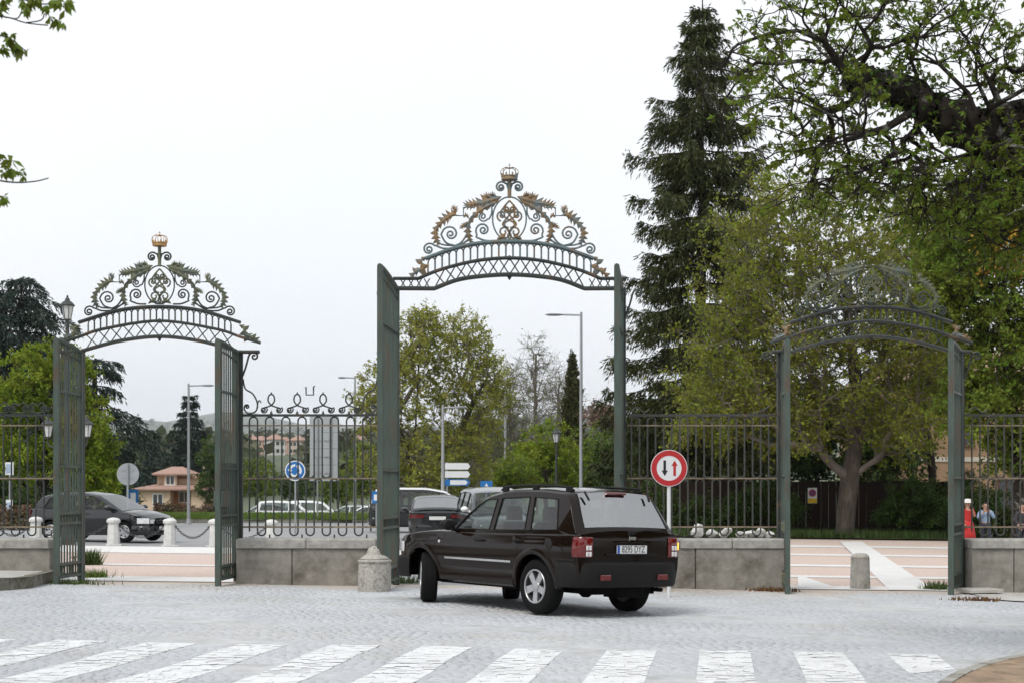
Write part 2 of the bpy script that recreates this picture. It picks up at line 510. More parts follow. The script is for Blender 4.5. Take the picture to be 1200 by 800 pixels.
stripe_names = ['crossing stripe beside the corner kerb', 'crossing stripe second from the corner kerb', 'crossing stripe third from the corner kerb',
    'crossing stripe fourth from the corner kerb', 'crossing stripe fifth from the corner kerb', 'crossing stripe sixth from the corner kerb',
    'crossing stripe seventh from the corner kerb', 'crossing stripe eighth from the corner kerb', 'crossing stripe ninth from the corner kerb',
    'crossing stripe tenth from the corner kerb', 'crossing stripe eleventh from the corner kerb', 'crossing stripe twelfth from the corner kerb']
for k in range(12):
    xr = 4.5 - 0.985 * k
    yf = 16.25 - 0.035 * (xr - 4.5)
    yn = yf - 4.2 if k else 14.3
    pts = [(xr - 0.53, yf + 0.03), (xr, yf)]
    st = [(pts[0][0] - (pts[0][1] - yn) * ZEB_DIR, yn), (pts[1][0] - (pts[1][1] - yn) * ZEB_DIR, yn), pts[1], pts[0]]
    if k == 0: st[1] = (st[1][0] + 0.05, 14.85)
    xa = min(q[0] for q in st) - .2; xb = max(q[0] for q in st) + .2
    sel = np.where((PXs.max(1) > xa) & (PXs.min(1) < xb) & (PYs.max(1) > yn - .2) & (PYs.min(1) < yf + .3))[0]
    mb = MB()
    for i in sel:
        c = clip_poly([(PXs[i, j], PYs[i, j], TZ[i].mean() + 0.003 + 0.6 * (TZ[i, j] - TZ[i].mean())) for j in range(4)], st)
        if len(c) >= 3:
            mb.add(c, [tuple(range(len(c)))])
    o = mb.build('crosswalk_stripe', M_zebra, fix=False)
    struct(o); o['label'] = 'worn white painted ' + stripe_names[k]

# -------- corner pavement, bottom right: dirt behind a curved granite kerb
cpts = [(G(1098, 812).x, G(1098, 812).y), (G(1122, 797).x, G(1122, 797).y), (G(1150, 787).x, G(1150, 787).y), (G(1182, 779).x, G(1182, 779).y), (G(1230, 771).x, G(1230, 771).y), (G(1330, 763).x, G(1330, 763).y)]
# smooth by subdivision
def chaikin(pts, k=2):
    for _ in range(k):
        q = [pts[0]]
        for a, b in zip(pts[:-1], pts[1:]):
            q.append(tuple(a[i] * .75 + b[i] * .25 for i in range(len(a)))); q.append(tuple(a[i] * .25 + b[i] * .75 for i in range(len(a))))
        q.append(pts[-1]); pts = q
    return pts
def offset_line(pts, d):
    out = []
    for i, p_ in enumerate(pts):
        a = pts[max(i - 1, 0)]; b = pts[min(i + 1, len(pts) - 1)]
        t_ = Vector((b[0] - a[0], b[1] - a[1])).normalized()
        out.append((p_[0] + t_.y * d, p_[1] - t_.x * d))
    return out
def kerb(name, pts, width, h, m, seg=0.9, parent=None):
    """kerb stones along a ground line; stones lie to the right of the walking direction"""
    root = parent or struct(empty(name))
    pts = chaikin(pts, 2)
    inner = offset_line(pts, width)
    # cumulative length
    acc = [0]
    for a, b in zip(pts[:-1], pts[1:]): acc.append(acc[-1] + math.dist(a, b))
    tot = acc[-1]; k = max(1, int(tot / seg))
    def at(line, s):
        i = int(np.searchsorted(acc, s) - 1); i = max(0, min(i, len(pts) - 2))
        t_ = (s - acc[i]) / max(1e-6, acc[i + 1] - acc[i])
        return tuple(line[i][j] + (line[i + 1][j] - line[i][j]) * t_ for j in range(2))
    for i in range(k):
        a, b = tot * i / k + .006, tot * (i + 1) / k - .006
        mid = (a + b) / 2
        A = [at(pts, a), at(pts, mid), at(pts, b)]; B = [at(inner, a), at(inner, mid), at(inner, b)]
        hh = h + rng.uniform(-.008, .008)
        mb = MB(); rws = []
        bv = 0.02
        for p_, q_ in zip(A, B):
            z = gz(*p_)
            e = tuple(p_[j] + (q_[j] - p_[j]) * (bv / width) for j in range(2))
            rws.append([(p_[0], p_[1], z - .06), (p_[0], p_[1], z + hh - bv), (e[0], e[1], z + hh), (q_[0], q_[1], z + hh), (q_[0], q_[1], z - .06)])
        mb.grid(rws)
        mb.add(rws[0], [(0, 1, 2, 3, 4)]); mb.add(rws[-1], [(4, 3, 2, 1, 0)])
        mb.build('kerb_stone', m, root)
    return pts, inner
pts, inner = kerb('corner_kerb', cpts, 0.13, 0.11, M_kerb)
poly = inner + [(inner[-1][0], 8), (inner[0][0] + .25, 8)]
sheet('corner_pavement', poly, 0.10, M_dirt)

# -------- raised pavement left of the left gate, curved kerb
lp = [(-14, 25.2), (G(-60, 694).x, G(-60, 694).y), (G(0, 692).x, G(0, 692).y), (G(38, 689).x, G(38, 689).y), (G(58, 683).x, G(58, 683).y), (G(70, 679).x, G(70, 679).y)]
pts, inner = kerb('left_kerb', [q for q in lp], -0.16, 0.20, mat('mossy_kerb', (0.22, 0.205, 0.175), 0.9, var=0.35, vscale=7, col2=(0.09, 0.085, 0.05), blotch=(0.45, 0.62, 3), bump=0.5), seg=0.7)
poly = inner + [(inner[-1][0], YF + .05), (-14, YF + .05)]
sheet('left_pavement', poly, 0.185, M_pave2)
# small pavement right of the right gate
rp_ = [(G(1135, 694).x, G(1135, 694).y), (G(1160, 703).x, G(1160, 703).y), (G(1230, 706).x, G(1230, 706).y), (G(1400, 706).x, G(1400, 706).y)]
poly = chaikin(rp_, 2) + [(14, YF + .05), (rp_[0][0], YF + .05)]
sheet('right_pavement', poly, 0.012, M_pave2)
# sandy dirt that has gathered between the setts along the wall foot
def sand_drift(m):
    t = m.node_tree; N = t.nodes; L = t.links; b = N['Principled BSDF']
    src = b.inputs['Base Color'].links[0].from_socket
    tcn = N.new('ShaderNodeTexCoord'); sep = N.new('ShaderNodeSeparateXYZ'); L.new(tcn.outputs['Object'], sep.inputs[0])
    no = N.new('ShaderNodeTexNoise'); no.inputs['Scale'].default_value = .9; no.inputs['Detail'].default_value = 6; L.new(tcn.outputs['Object'], no.inputs['Vector'])
    ma = N.new('ShaderNodeMath'); ma.operation = 'MULTIPLY_ADD'; L.new(no.outputs['Fac'], ma.inputs[0]); ma.inputs[1].default_value = 3.2; L.new(sep.outputs['Y'], ma.inputs[2])
    mr = N.new('ShaderNodeMapRange'); mr.inputs['From Min'].default_value = 27.1; mr.inputs['From Max'].default_value = 28.4; mr.inputs['To Max'].default_value = .8
    L.new(ma.outputs[0], mr.inputs['Value'])
    mi = N.new('ShaderNodeMix'); mi.data_type = 'RGBA'; L.new(mr.outputs['Result'], mi.inputs['Factor']); L.new(src, mi.inputs[6]); mi.inputs[7].default_value = (.47, .39, .31, 1)
    L.new(mi.outputs[2], b.inputs['Base Color'])
sand_drift(M_sett); sand_drift(M_mortar)

# -------- traffic island beyond the gates: kerb and grass
isl = [(-46, 84), (-24, 82.6), (-10, 83.0), (-6, 86), (-5, 92), (-6, 112), (-46, 112)]
poly = chaikin(isl + [isl[0]], 1)
sheet('island_turf', poly, 0.13, mat('turf', (0.075, 0.12, 0.022), 0.95, var=0.3, vscale=0.8))
kerb('island_kerb', isl[:5], -0.3, 0.16, M_kerb, seg=2.2)
# verge under the trees on the right
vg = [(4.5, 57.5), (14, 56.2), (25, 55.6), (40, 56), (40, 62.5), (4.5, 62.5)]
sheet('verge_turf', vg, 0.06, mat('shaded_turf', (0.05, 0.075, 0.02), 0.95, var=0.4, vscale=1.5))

def grass_patch(name, sampler, count, h, wd, m, lean=0.5, parent=None, seed=1):
    r_ = np.random.default_rng(seed)
    pos = sampler(r_, count)
    cnt = len(pos)
    an = r_.uniform(0, 2 * PI, cnt); hh = h * r_.uniform(.5, 1.3, cnt); ww = wd * r_.uniform(.6, 1.3, cnt)
    dx, dy = np.cos(an), np.sin(an)
    la = r_.uniform(0, 2 * PI, cnt); le = r_.uniform(0, lean, cnt) * hh
    V_ = np.zeros((cnt, 3, 3))
    V_[:, 0] = pos + np.stack([dx * ww, dy * ww, 0 * ww], 1)
    V_[:, 1] = pos - np.stack([dx * ww, dy * ww, 0 * ww], 1)
    V_[:, 2] = pos + np.stack([np.cos(la) * le, np.sin(la) * le, hh], 1)
    F_ = np.arange(cnt * 3).reshape(-1, 3)
    o = link(name, np_mesh(name, V_.reshape(-1, 3), F_, m), parent)
    o['kind'] = 'stuff'
    return o
def island_s(r_, c):
    x = r_.uniform(-38, -5.2, c); y = 83.3 + 24 * r_.uniform(0, 1, c) ** 1.6
    k = y > 83 + np.maximum(0, (x + 9) * .9)
    x, y = x[k], y[k]
    return np.stack([x, y, np.full_like(x, .12)], 1)
tag(grass_patch('island_grass', island_s, 26000, .16, .035, M_grass, seed=2), 'bright green grass on the roundabout island', 'grass')
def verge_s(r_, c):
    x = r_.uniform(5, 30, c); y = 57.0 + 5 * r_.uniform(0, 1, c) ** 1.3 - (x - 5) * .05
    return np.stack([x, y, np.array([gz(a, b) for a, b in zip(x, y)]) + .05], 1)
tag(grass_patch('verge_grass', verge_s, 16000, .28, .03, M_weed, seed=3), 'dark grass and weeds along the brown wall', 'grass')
# ================================================================== GATES AND FENCES
YG = 27.15                  # plane of the gates
MPP = YG / FPX              # metres per photograph pixel in that plane
def ZG(py): return CAM_H + (HORIZON - py) * MPP
def XG(px): return (px - 600) * MPP

def spiral(cx, cy, r0, r1, a0, turns, n=26):
    """points from the outside in; a0 degrees, turns signed"""
    out = []
    for i in range(n):
        t_ = i / (n - 1)
        r_ = r0 * (r1 / r0) ** t_
        a = R(a0) + turns * 2 * PI * t_
        out.append((cx + r_ * math.cos(a), cy + r_ * math.sin(a)))
    return out
def smooth2(pts, n=6):
    """Catmull-Rom through points"""
    P_ = [pts[0]] + list(pts) + [pts[-1]]
    out = []
    for i in range(1, len(P_) - 2):
        p0, p1, p2, p3 = [np.array(P_[j], float) for j in (i - 1, i, i + 1, i + 2)]
        for k in range(n):
            t_ = k / n
            out.append(tuple(0.5 * (2 * p1 + (p2 - p0) * t_ + (2 * p0 - 5 * p1 + 4 * p2 - p3) * t_ ** 2 + (-p0 + 3 * p1 - 3 * p2 + p3) * t_ ** 3)))
    out.append(tuple(pts[-1]))
    return out
def acanthus(mb, spine, wid, depth=0.03, lobes=6, bias=0.0):
    """solid lobed leaf along a spine (x,z)"""
    sp = smooth2(spine, 14)
    m = len(sp); rws = []
    for i, q in enumerate(sp):
        t_ = i / (m - 1)
        a = np.array(sp[max(i - 1, 0)]); b = np.array(sp[min(i + 1, m - 1)])
        d = (b - a) / (np.linalg.norm(b - a) + 1e-9); nn = np.array([-d[1], d[0]])
        env = math.sin(PI * min(1, t_ * .92 + .08)) ** .6
        saw = 0.2 + 0.8 * (1 - ((t_ * lobes) % 1.0)) ** 1.1
        wl = wid * env * saw * (1 + bias); wr = wid * env * saw * (1 - bias)
        tip = d * wid * .9 * saw * -1.0
        c = np.array(q)
        L_ = c + nn * wl - tip; Rr = c - nn * wr - tip
        rws.append([(L_[0], 0, L_[1]), (c[0], -depth * (env + .2), c[1]), (Rr[0], 0, Rr[1]), (c[0], depth * (env + .2), c[1])])
    mb.grid(rws, closed_u=True)
    return mb
def bar2(mb, pts, r, sx=1.6, n=6):
    mb.tube([(x, 0, z) for x, z in pts], r * 1.25, n=n, up=(0, 1, 0), sx=sx)
    return mb

def make_overthrow(parent, s, kind):
    """iron arch with cresting; unit u = zoomed pixel, s metres per unit; origin at the beam ends' height, centre of gate.
    kind: 'main', 'side' or 'bare' (no crown)"""
    ot = empty('overthrow', parent=parent)
    main = kind == 'main'
    leafm = {'main': M_gilt, 'side': M_olive, 'bare': M_olive}[kind]
    beamm = M_iron
    topm = {'main': M_bluebeam, 'side': M_iron, 'bare': M_iron}[kind]
    k = lambda pts: [(u * s, v * s) for u, v in pts]
    sym = lambda half: [(-u, v) for u, v in reversed(half) if u != 0] + list(half)
    if main:
        bot = sym([(0, 60), (115, 54), (228, 37), (330, -1)]); mid = sym([(0, 133), (150, 120), (300, 83), (400, 43)]); top = sym([(0, 205), (122, 199), (243, 175), (370, 130)])
        bot_s = [(-500, 0)] + smooth2(bot, 6) + [(500, 0)]
        mid_s = [(-510, 43)] + smooth2(mid, 6) + [(510, 43)]
        ov = 0
    else:
        bot = sym([(0, 72), (200, 50), (383, 2)]); mid = sym([(0, 150), (280, 110), (405, 70), (505, 40)]); top = sym([(0, 220), (200, 203), (405, 142)])
        bot_s = [(-500, -5), (-384, -5)] + smooth2(bot, 8) + [(384, -5), (500, -5)]; mid_s = smooth2(mid, 8)
        ov = 15
    top_s = smooth2(top, 8)
    for nm, ps, r_, mm in (('bottom_beam', bot_s, 7.5, beamm), ('middle_beam', mid_s, 6, beamm), ('top_beam', top_s, 7, topm)):
        bar2(MB(), k(ps), r_ * s, sx=2.4, n=8).build(nm, mm, ot)
    fi = lambda ps: (lambda u: float(np.interp(u, [q[0] for q in ps], [q[1] for q in ps])))
    fb, fm, ft = fi(bot_s), fi(mid_s), fi(top_s)
    # balusters with round arched heads
    nb = 24
    us = np.linspace(-358, 358, nb)
    for i, u in enumerate(us):
        mb = MB()
        bar2(mb, k([(u, fm(u)), (u, ft(u) - 26)]), 3.2 * s)
        if i < nb - 1:
            u2 = us[i + 1]; c = (u + u2) / 2; rr = (u2 - u) / 2
            arc = [(c - rr * math.cos(a), (ft(c) - 26) + 1.25 * rr * math.sin(a) + (fm(u2) - fm(u)) / (u2 - u) * (-rr * math.cos(a)) * .8) for a in np.linspace(0, PI, 9)]
            bar2(mb, k(arc), 2.6 * s)
        mb.build('baluster', topm if i % 5 else leafm, ot)
    # lattice: crossing curved bars
    nl = 15 if main else 13
    ends = 330 if main else 370
    ul = np.linspace(-ends, ends, nl)
    for i in range(nl - 1):
        a, b = ul[i], ul[i + 1]
        for (p_, q_) in (((a, fb(a)), (b, fm(b))), ((a, fm(a)), (b, fb(b)))):
            if abs(p_[1] - q_[1]) < 8: continue
            bar2(MB(), k([p_, q_]), 2.3 * s).build('lattice_bar', M_iron, ot)
    if main:
        for sg in (-1, 1):
            for u in (350, 385, 420, 455):
                bar2(MB(), k([(sg * u, 0), (sg * (u + 25), 43)]), 2 * s).build('lattice_bar', M_iron, ot)
                bar2(MB(), k([(sg * (u + 25), 0), (sg * u, 43)]), 2 * s).build('lattice_bar', M_iron, ot)
    # pendant and boss
    MB().lathe([(0.2 * s, -26 * s), (6 * s, -18 * s), (11 * s, -8 * s), (13 * s, 4 * s), (8 * s, 10 * s)], 10, (0, 0, fb(0) * s)).build('pendant', M_iron, ot)
    MB().lathe([(1 * s, -12 * s), (11 * s, -6 * s), (12 * s, 4 * s), (2 * s, 12 * s)], 10, (0, 0, fm(0) * s)).build('boss', M_iron, ot)
    Y0 = 665 + ov * 0 - (0 if main else -10)
    def o(x, y): return ((x - 578), (Y0 - y) + (0 if main else 15))
    def both(name, pts, r_, m=None, leaf=None):
        for sg in (1, -1):
            q = [(sg * (o(x, y)[0]), o(x, y)[1]) for x, y in pts]
            mb = MB()
            if leaf:
                acanthus(mb, k(q), leaf * 1.6 * s, depth=7 * s, bias=.0)
            else:
                bar2(mb, k(q), r_ * s)
            mb.build(name, m or topm, ot, smooth=False)
    # oval frame
    cxo, cyo = 578, 360
    el = [(cxo + 74 * math.cos(a), cyo - 96 * math.sin(a)) for a in np.linspace(0, 2 * PI, 40, endpoint=False)]
    mb = MB(); mb.tube([(o(x, y)[0] * s, 0, o(x, y)[1] * s) for x, y in el], 3.6 * s, n=6, closed=True, up=(0, 1, 0), sx=1.6)
    mb.build('oval_frame', topm, ot)
    # scrolls (drawn for the left half, mirrored)
    sp = lambda x, y, r0, r1, a0, tn: spiral(x, y, r0, r1, a0, tn)
    S_ = lambda lst: lst
    if kind != 'bare': both('scroll', smooth2([(578, 268), (576, 240), (566, 205)], 5) + sp(540, 221, 27, 5, -35, -1.9), 3.6)
    both('scroll', smooth2([(510, 456), (470, 455), (430, 440)], 5) + sp(463, 409, 36, 6, 140, 1.9), 3.4)
    both('scroll', smooth2([(500, 300), (500, 335), (488, 362)], 5) + sp(461, 350, 24, 5, 25, 1.7), 3.0)
    both('scroll', smooth2([(440, 330), (405, 360), (398, 410), (370, 460), (340, 478)], 5) + smooth2([(340, 478), (300, 465), (278, 430)], 5) + sp(320, 427, 40, 6, 185, 1.9), 3.4)
    both('scroll', smooth2([(400, 450), (345, 485), (290, 490), (255, 478)], 5) + sp(224, 494, 30, 6, -35, -1.8), 3.4)
    both('scroll', smooth2([(420, 310), (376, 310)], 2)[:-1] + [(376, 310), (376, 346), (345, 346)], 2.4)
    both('scroll', smooth2([(340, 478), (275, 470), (252, 430), (258, 392)], 6), 3.2)
    # monogram: interlaced letters-like curls inside the oval
    mono = empty('monogram', parent=ot)
    for sg in (1, -1):
        for pts in (sp(545, 345, 26, 5, 100, 1.5), sp(552, 418, 30, 8, 60, -1.3), sp(566, 318, 18, 5, 0, 1.4),
                    smooth2([(560, 300), (540, 335), (572, 362), (600, 385), (572, 430), (578, 452)], 6),
                    smooth2([(578, 280), (598, 310), (572, 350), (548, 385), (575, 400)], 6)):
            q = [(sg * o(x, y)[0], o(x, y)[1]) for x, y in pts]
            bar2(MB(), k(q), 3.4 * s).build('curl', leafm if not main else M_gilt, mono)
    # acanthus leaves
    both('acanthus_leaf', [(545, 262), (510, 275), (470, 285), (440, 300)], 0, leafm, leaf=24)
    both('acanthus_leaf', [(470, 290), (440, 292), (410, 297), (390, 300)], 0, leafm, leaf=17)
    both('acanthus_leaf', [(500, 272), (485, 262), (470, 262)], 0, leafm, leaf=12)
    both('acanthus_leaf', [(520, 268), (508, 255), (495, 254)], 0, leafm, leaf=9)
    both('acanthus_leaf', [(540, 280), (490, 300), (440, 332), (405, 375)], 0, leafm, leaf=12)
    both('acanthus_leaf', [(405, 365), (396, 400), (400, 440), (408, 458)], 0, leafm, leaf=13)
    both('acanthus_leaf', [(405, 372), (385, 385), (366, 398)], 0, leafm, leaf=10)
    both('acanthus_leaf', [(400, 360), (390, 345), (380, 350)], 0, leafm, leaf=7)
    both('acanthus_leaf', [(350, 345), (330, 342), (300, 358), (270, 385)], 0, leafm, leaf=19)
    both('acanthus_leaf', [(340, 340), (340, 322), (332, 310)], 0, leafm, leaf=11)
    both('acanthus_leaf', [(275, 380), (255, 410), (256, 445), (266, 468)], 0, leafm, leaf=14)
    both('acanthus_leaf', [(520, 455), (545, 440), (565, 452)], 0, leafm, leaf=11)
    if main:
        both('acanthus_leaf', [(215, 525), (190, 545), (200, 575), (172, 590), (150, 608)], 0, leafm, leaf=17)
    else:
        both('acanthus_leaf', [(180, 560), (155, 575), (150, 605), (115, 622), (92, 632)], 0, M_gilt if kind == 'bare' else leafm, leaf=19)
    # finial stem and crown
    cb = 192 if main else 168
    if kind != 'bare': bar2(MB(), k([o(578, 268), o(578, cb)]), 7 * s, sx=1.2).build('stem', leafm, ot)
    if kind != 'bare':
        cr = empty('crown', parent=ot)
        zb = o(578, cb)[1] * s
        s_full = s; s = s * .84
        gm = M_gilt if main else M_gold
        MB().lathe([(36 * s, 0), (43 * s, 3 * s), (42 * s, 14 * s), (45 * s, 20 * s), (44 * s, 24 * s), (40 * s, 24 * s), (38 * s, 4 * s)], 24, (0, 0, zb)).build('crown_band', M_gold if not main else M_gilt, cr)
        for j in range(8):
            a = 2 * PI * j / 8
            arc = [(40, 24), (47, 40), (42, 56), (26, 66), (8, 64), (0, 60)]
            pts = [(r_ * s * math.cos(a), r_ * s * math.sin(a), zb + z * s) for r_, z in smooth2(arc, 4)]
            mb = MB(); mb.tube(pts, 1.9 * s, n=5); mb.build('crown_arch', gm, cr)
            mb = MB(); mb.lathe([(.1 * s, 0), (4.5 * s, 5 * s), (5 * s, 10 * s), (.2 * s, 18 * s)], 6, (43 * s * math.cos(a + .39), 43 * s * math.sin(a + .39), zb + 22 * s)); mb.build('crown_point', gm, cr)
        MB().lathe([(.2 * s, 0), (6 * s, 4 * s), (6 * s, 9 * s), (.5 * s, 13 * s)], 8, (0, 0, zb + 60 * s)).build('orb', gm, cr)
        mb = MB(); mb.box(-1.5 * s, 1.5 * s, -1.5 * s, 1.5 * s, zb + 70 * s, zb + 90 * s); mb.box(-6 * s, 6 * s, -1.4 * s, 1.4 * s, zb + 79 * s, zb + 82 * s)
        mb.build('cross', gm, cr)
        s = s_full
    return ot

def make_leaf(parent, hinge, W, H_hinge, H_free, ang, zb, mirror=1, sheet_lo=None, m=None, bars=9):
    """gate leaf hinged at hinge (x,y); ang = direction of its width in world degrees; local x from hinge to free edge"""
    m = m or M_leafiron
    lf = empty('gate_leaf', (hinge[0], hinge[1], zb), R(ang), parent)
    topz = lambda x: H_hinge + (H_free - H_hinge) * math.sin(PI / 2 * min(1, x / W))
    MB().box(0, .075, -.04, .04, 0.02, topz(0)).build('hinge_stile', m, lf)
    MB().box(W - .085, W, -.045, .045, 0.0, topz(W)).build('closing_stile', m, lf)
    xs = np.linspace(0.0, W, 12)
    mb = MB(); mb.tube([(x, 0, topz(x)) for x in xs], .035, n=6, up=(0, 1, 0), sx=1.2); mb.build('top_rail', m, lf)
    mb = MB(); mb.tube([(x, 0, topz(x) - .16) for x in xs], .018, n=6, up=(0, 1, 0), sx=1.2); mb.build('arched_rail', m, lf)
    step = W / (bars + 1)
    for i in range(bars):
        x = step * (i + 1)
        mb = MB(); mb.box(x - .0115, x + .0115, -.0125, .0125, .12, topz(x)); mb.build('bar', m, lf)
    # ornamental bands
    hb = [(.12, .34), (1.03, 1.2)]
    for (z0, z1) in hb:
        mb = MB(); mb.box(.05, W - .06, -.03, .03, z0 - .022, z0 + .022); mb.box(.05, W - .06, -.03, .03, z1 - .022, z1 + .022); mb.build('rail', m, lf)
        nn = int(W / .12)
        for i in range(nn):
            c = .09 + (W - .18) * (i + .5) / nn
            ring = [(c + .055 * math.cos(a), -.03, (z0 + z1) / 2 + (z1 - z0) * .42 * math.sin(a)) for a in np.linspace(0, 2 * PI, 10, endpoint=False)]
            mb = MB(); mb.tube(ring, .012, n=4, closed=True); mb.build('ring_ornament', M_olive, lf)
    for z in (2.0, topz(0) - .75):
        mb = MB(); mb.box(.05, W - .06, -.026, .026, z - .02, z + .02); mb.build('rail', m, lf)
    if sheet_lo:
        mb = MB(); mb.box(.06, W - .07, -.006, .006, sheet_lo[0], sheet_lo[1]); mb.build('sheet_panel', m, lf)
        mb = MB(); mb.box(W * .62, W - .02, -.07, .07, 1.35, 1.62); mb.build('lock_box', m, lf)
    return lf

def make_gate(name, label, cx_px, s, zb_beam, half, kind, leaf_specs, hinge_stub=True):
    cx = XG(cx_px)
    g = thing(name, label, 'gate', (cx, YG, 0), 0)
    ot = make_overthrow(g, s, kind)
    ot.location = (0, 0, zb_beam)
    for sg, (ang, W, Hh, Hf, sl, bars) in zip((-1, 1), leaf_specs):
        hx = sg * half
        z0 = gz(cx + hx, YG)
        make_leaf(g, (hx, -.06), W, Hh - z0, Hf - z0, ang, z0, sheet_lo=sl, bars=bars)
        # hinge post standing against the wall end
        mb = MB(); mb.bbox(hx + sg * .03 - .055, hx + sg * .03 + .055, .0, .13, z0 - .05, zb_beam + .02, .012); mb.build('gate_post', M_iron, g)
        for z in (.35, .75, 1.5, 2.6, 3.4):
            if z < zb_beam - .3:
                mb = MB(); mb.lathe([(.02, -.06), (.045, -.06), (.045, .06), (.02, .06)], 8, (hx, -.05, z0 + z)); mb.build('hinge', M_rust, g)
        # scroll bracket at the head of the post
        q = smooth2([(hx + sg * .05, zb_beam - .55), (hx + sg * .14, zb_beam - .32), (hx + sg * .2, zb_beam - .1)], 5) + [(hx + sg * .3 + sg * a, zb_beam - .1 + b) for a, b in spiral(0, 0, .1, .02, 180, -1.4, 18)]
        bar2(MB(), q, .014).build('bracket_scroll', M_iron, g)
    return g

# world angle of a leaf: 270 deg points at the camera side (-Y)
make_gate('main_gate', 'tallest central iron gate with crowned gilded arch, both leaves swung open', 597, 0.2667 * MPP, ZG(338), 131 * MPP, 'main',
          [(265.5, 1.9, ZG(340), ZG(322) - .12, None, 11), (263.6, 1.9, ZG(340), ZG(322) - .12, None, 11)])
make_gate('side_gate', 'lower iron gate with bright golden crown, beside the roundabout car', 187, 0.2337 * MPP, ZG(411), 91 * MPP, 'side',
          [(266.6, 1.25, ZG(413), ZG(398) - .12, None, 8), (265.4, 1.25, ZG(413), ZG(399) - .12, (1.2, 2.1), 8)])
make_gate('side_gate', 'lower iron gate without a crown, standing before the tree-shaded square', 1021, 0.2337 * MPP, ZG(411), 104 * MPP, 'bare',
          [(263.4, 1.25, ZG(413), ZG(399) - .12, None, 8), (246, 1.25, ZG(413), ZG(399) - .12, None, 8)])

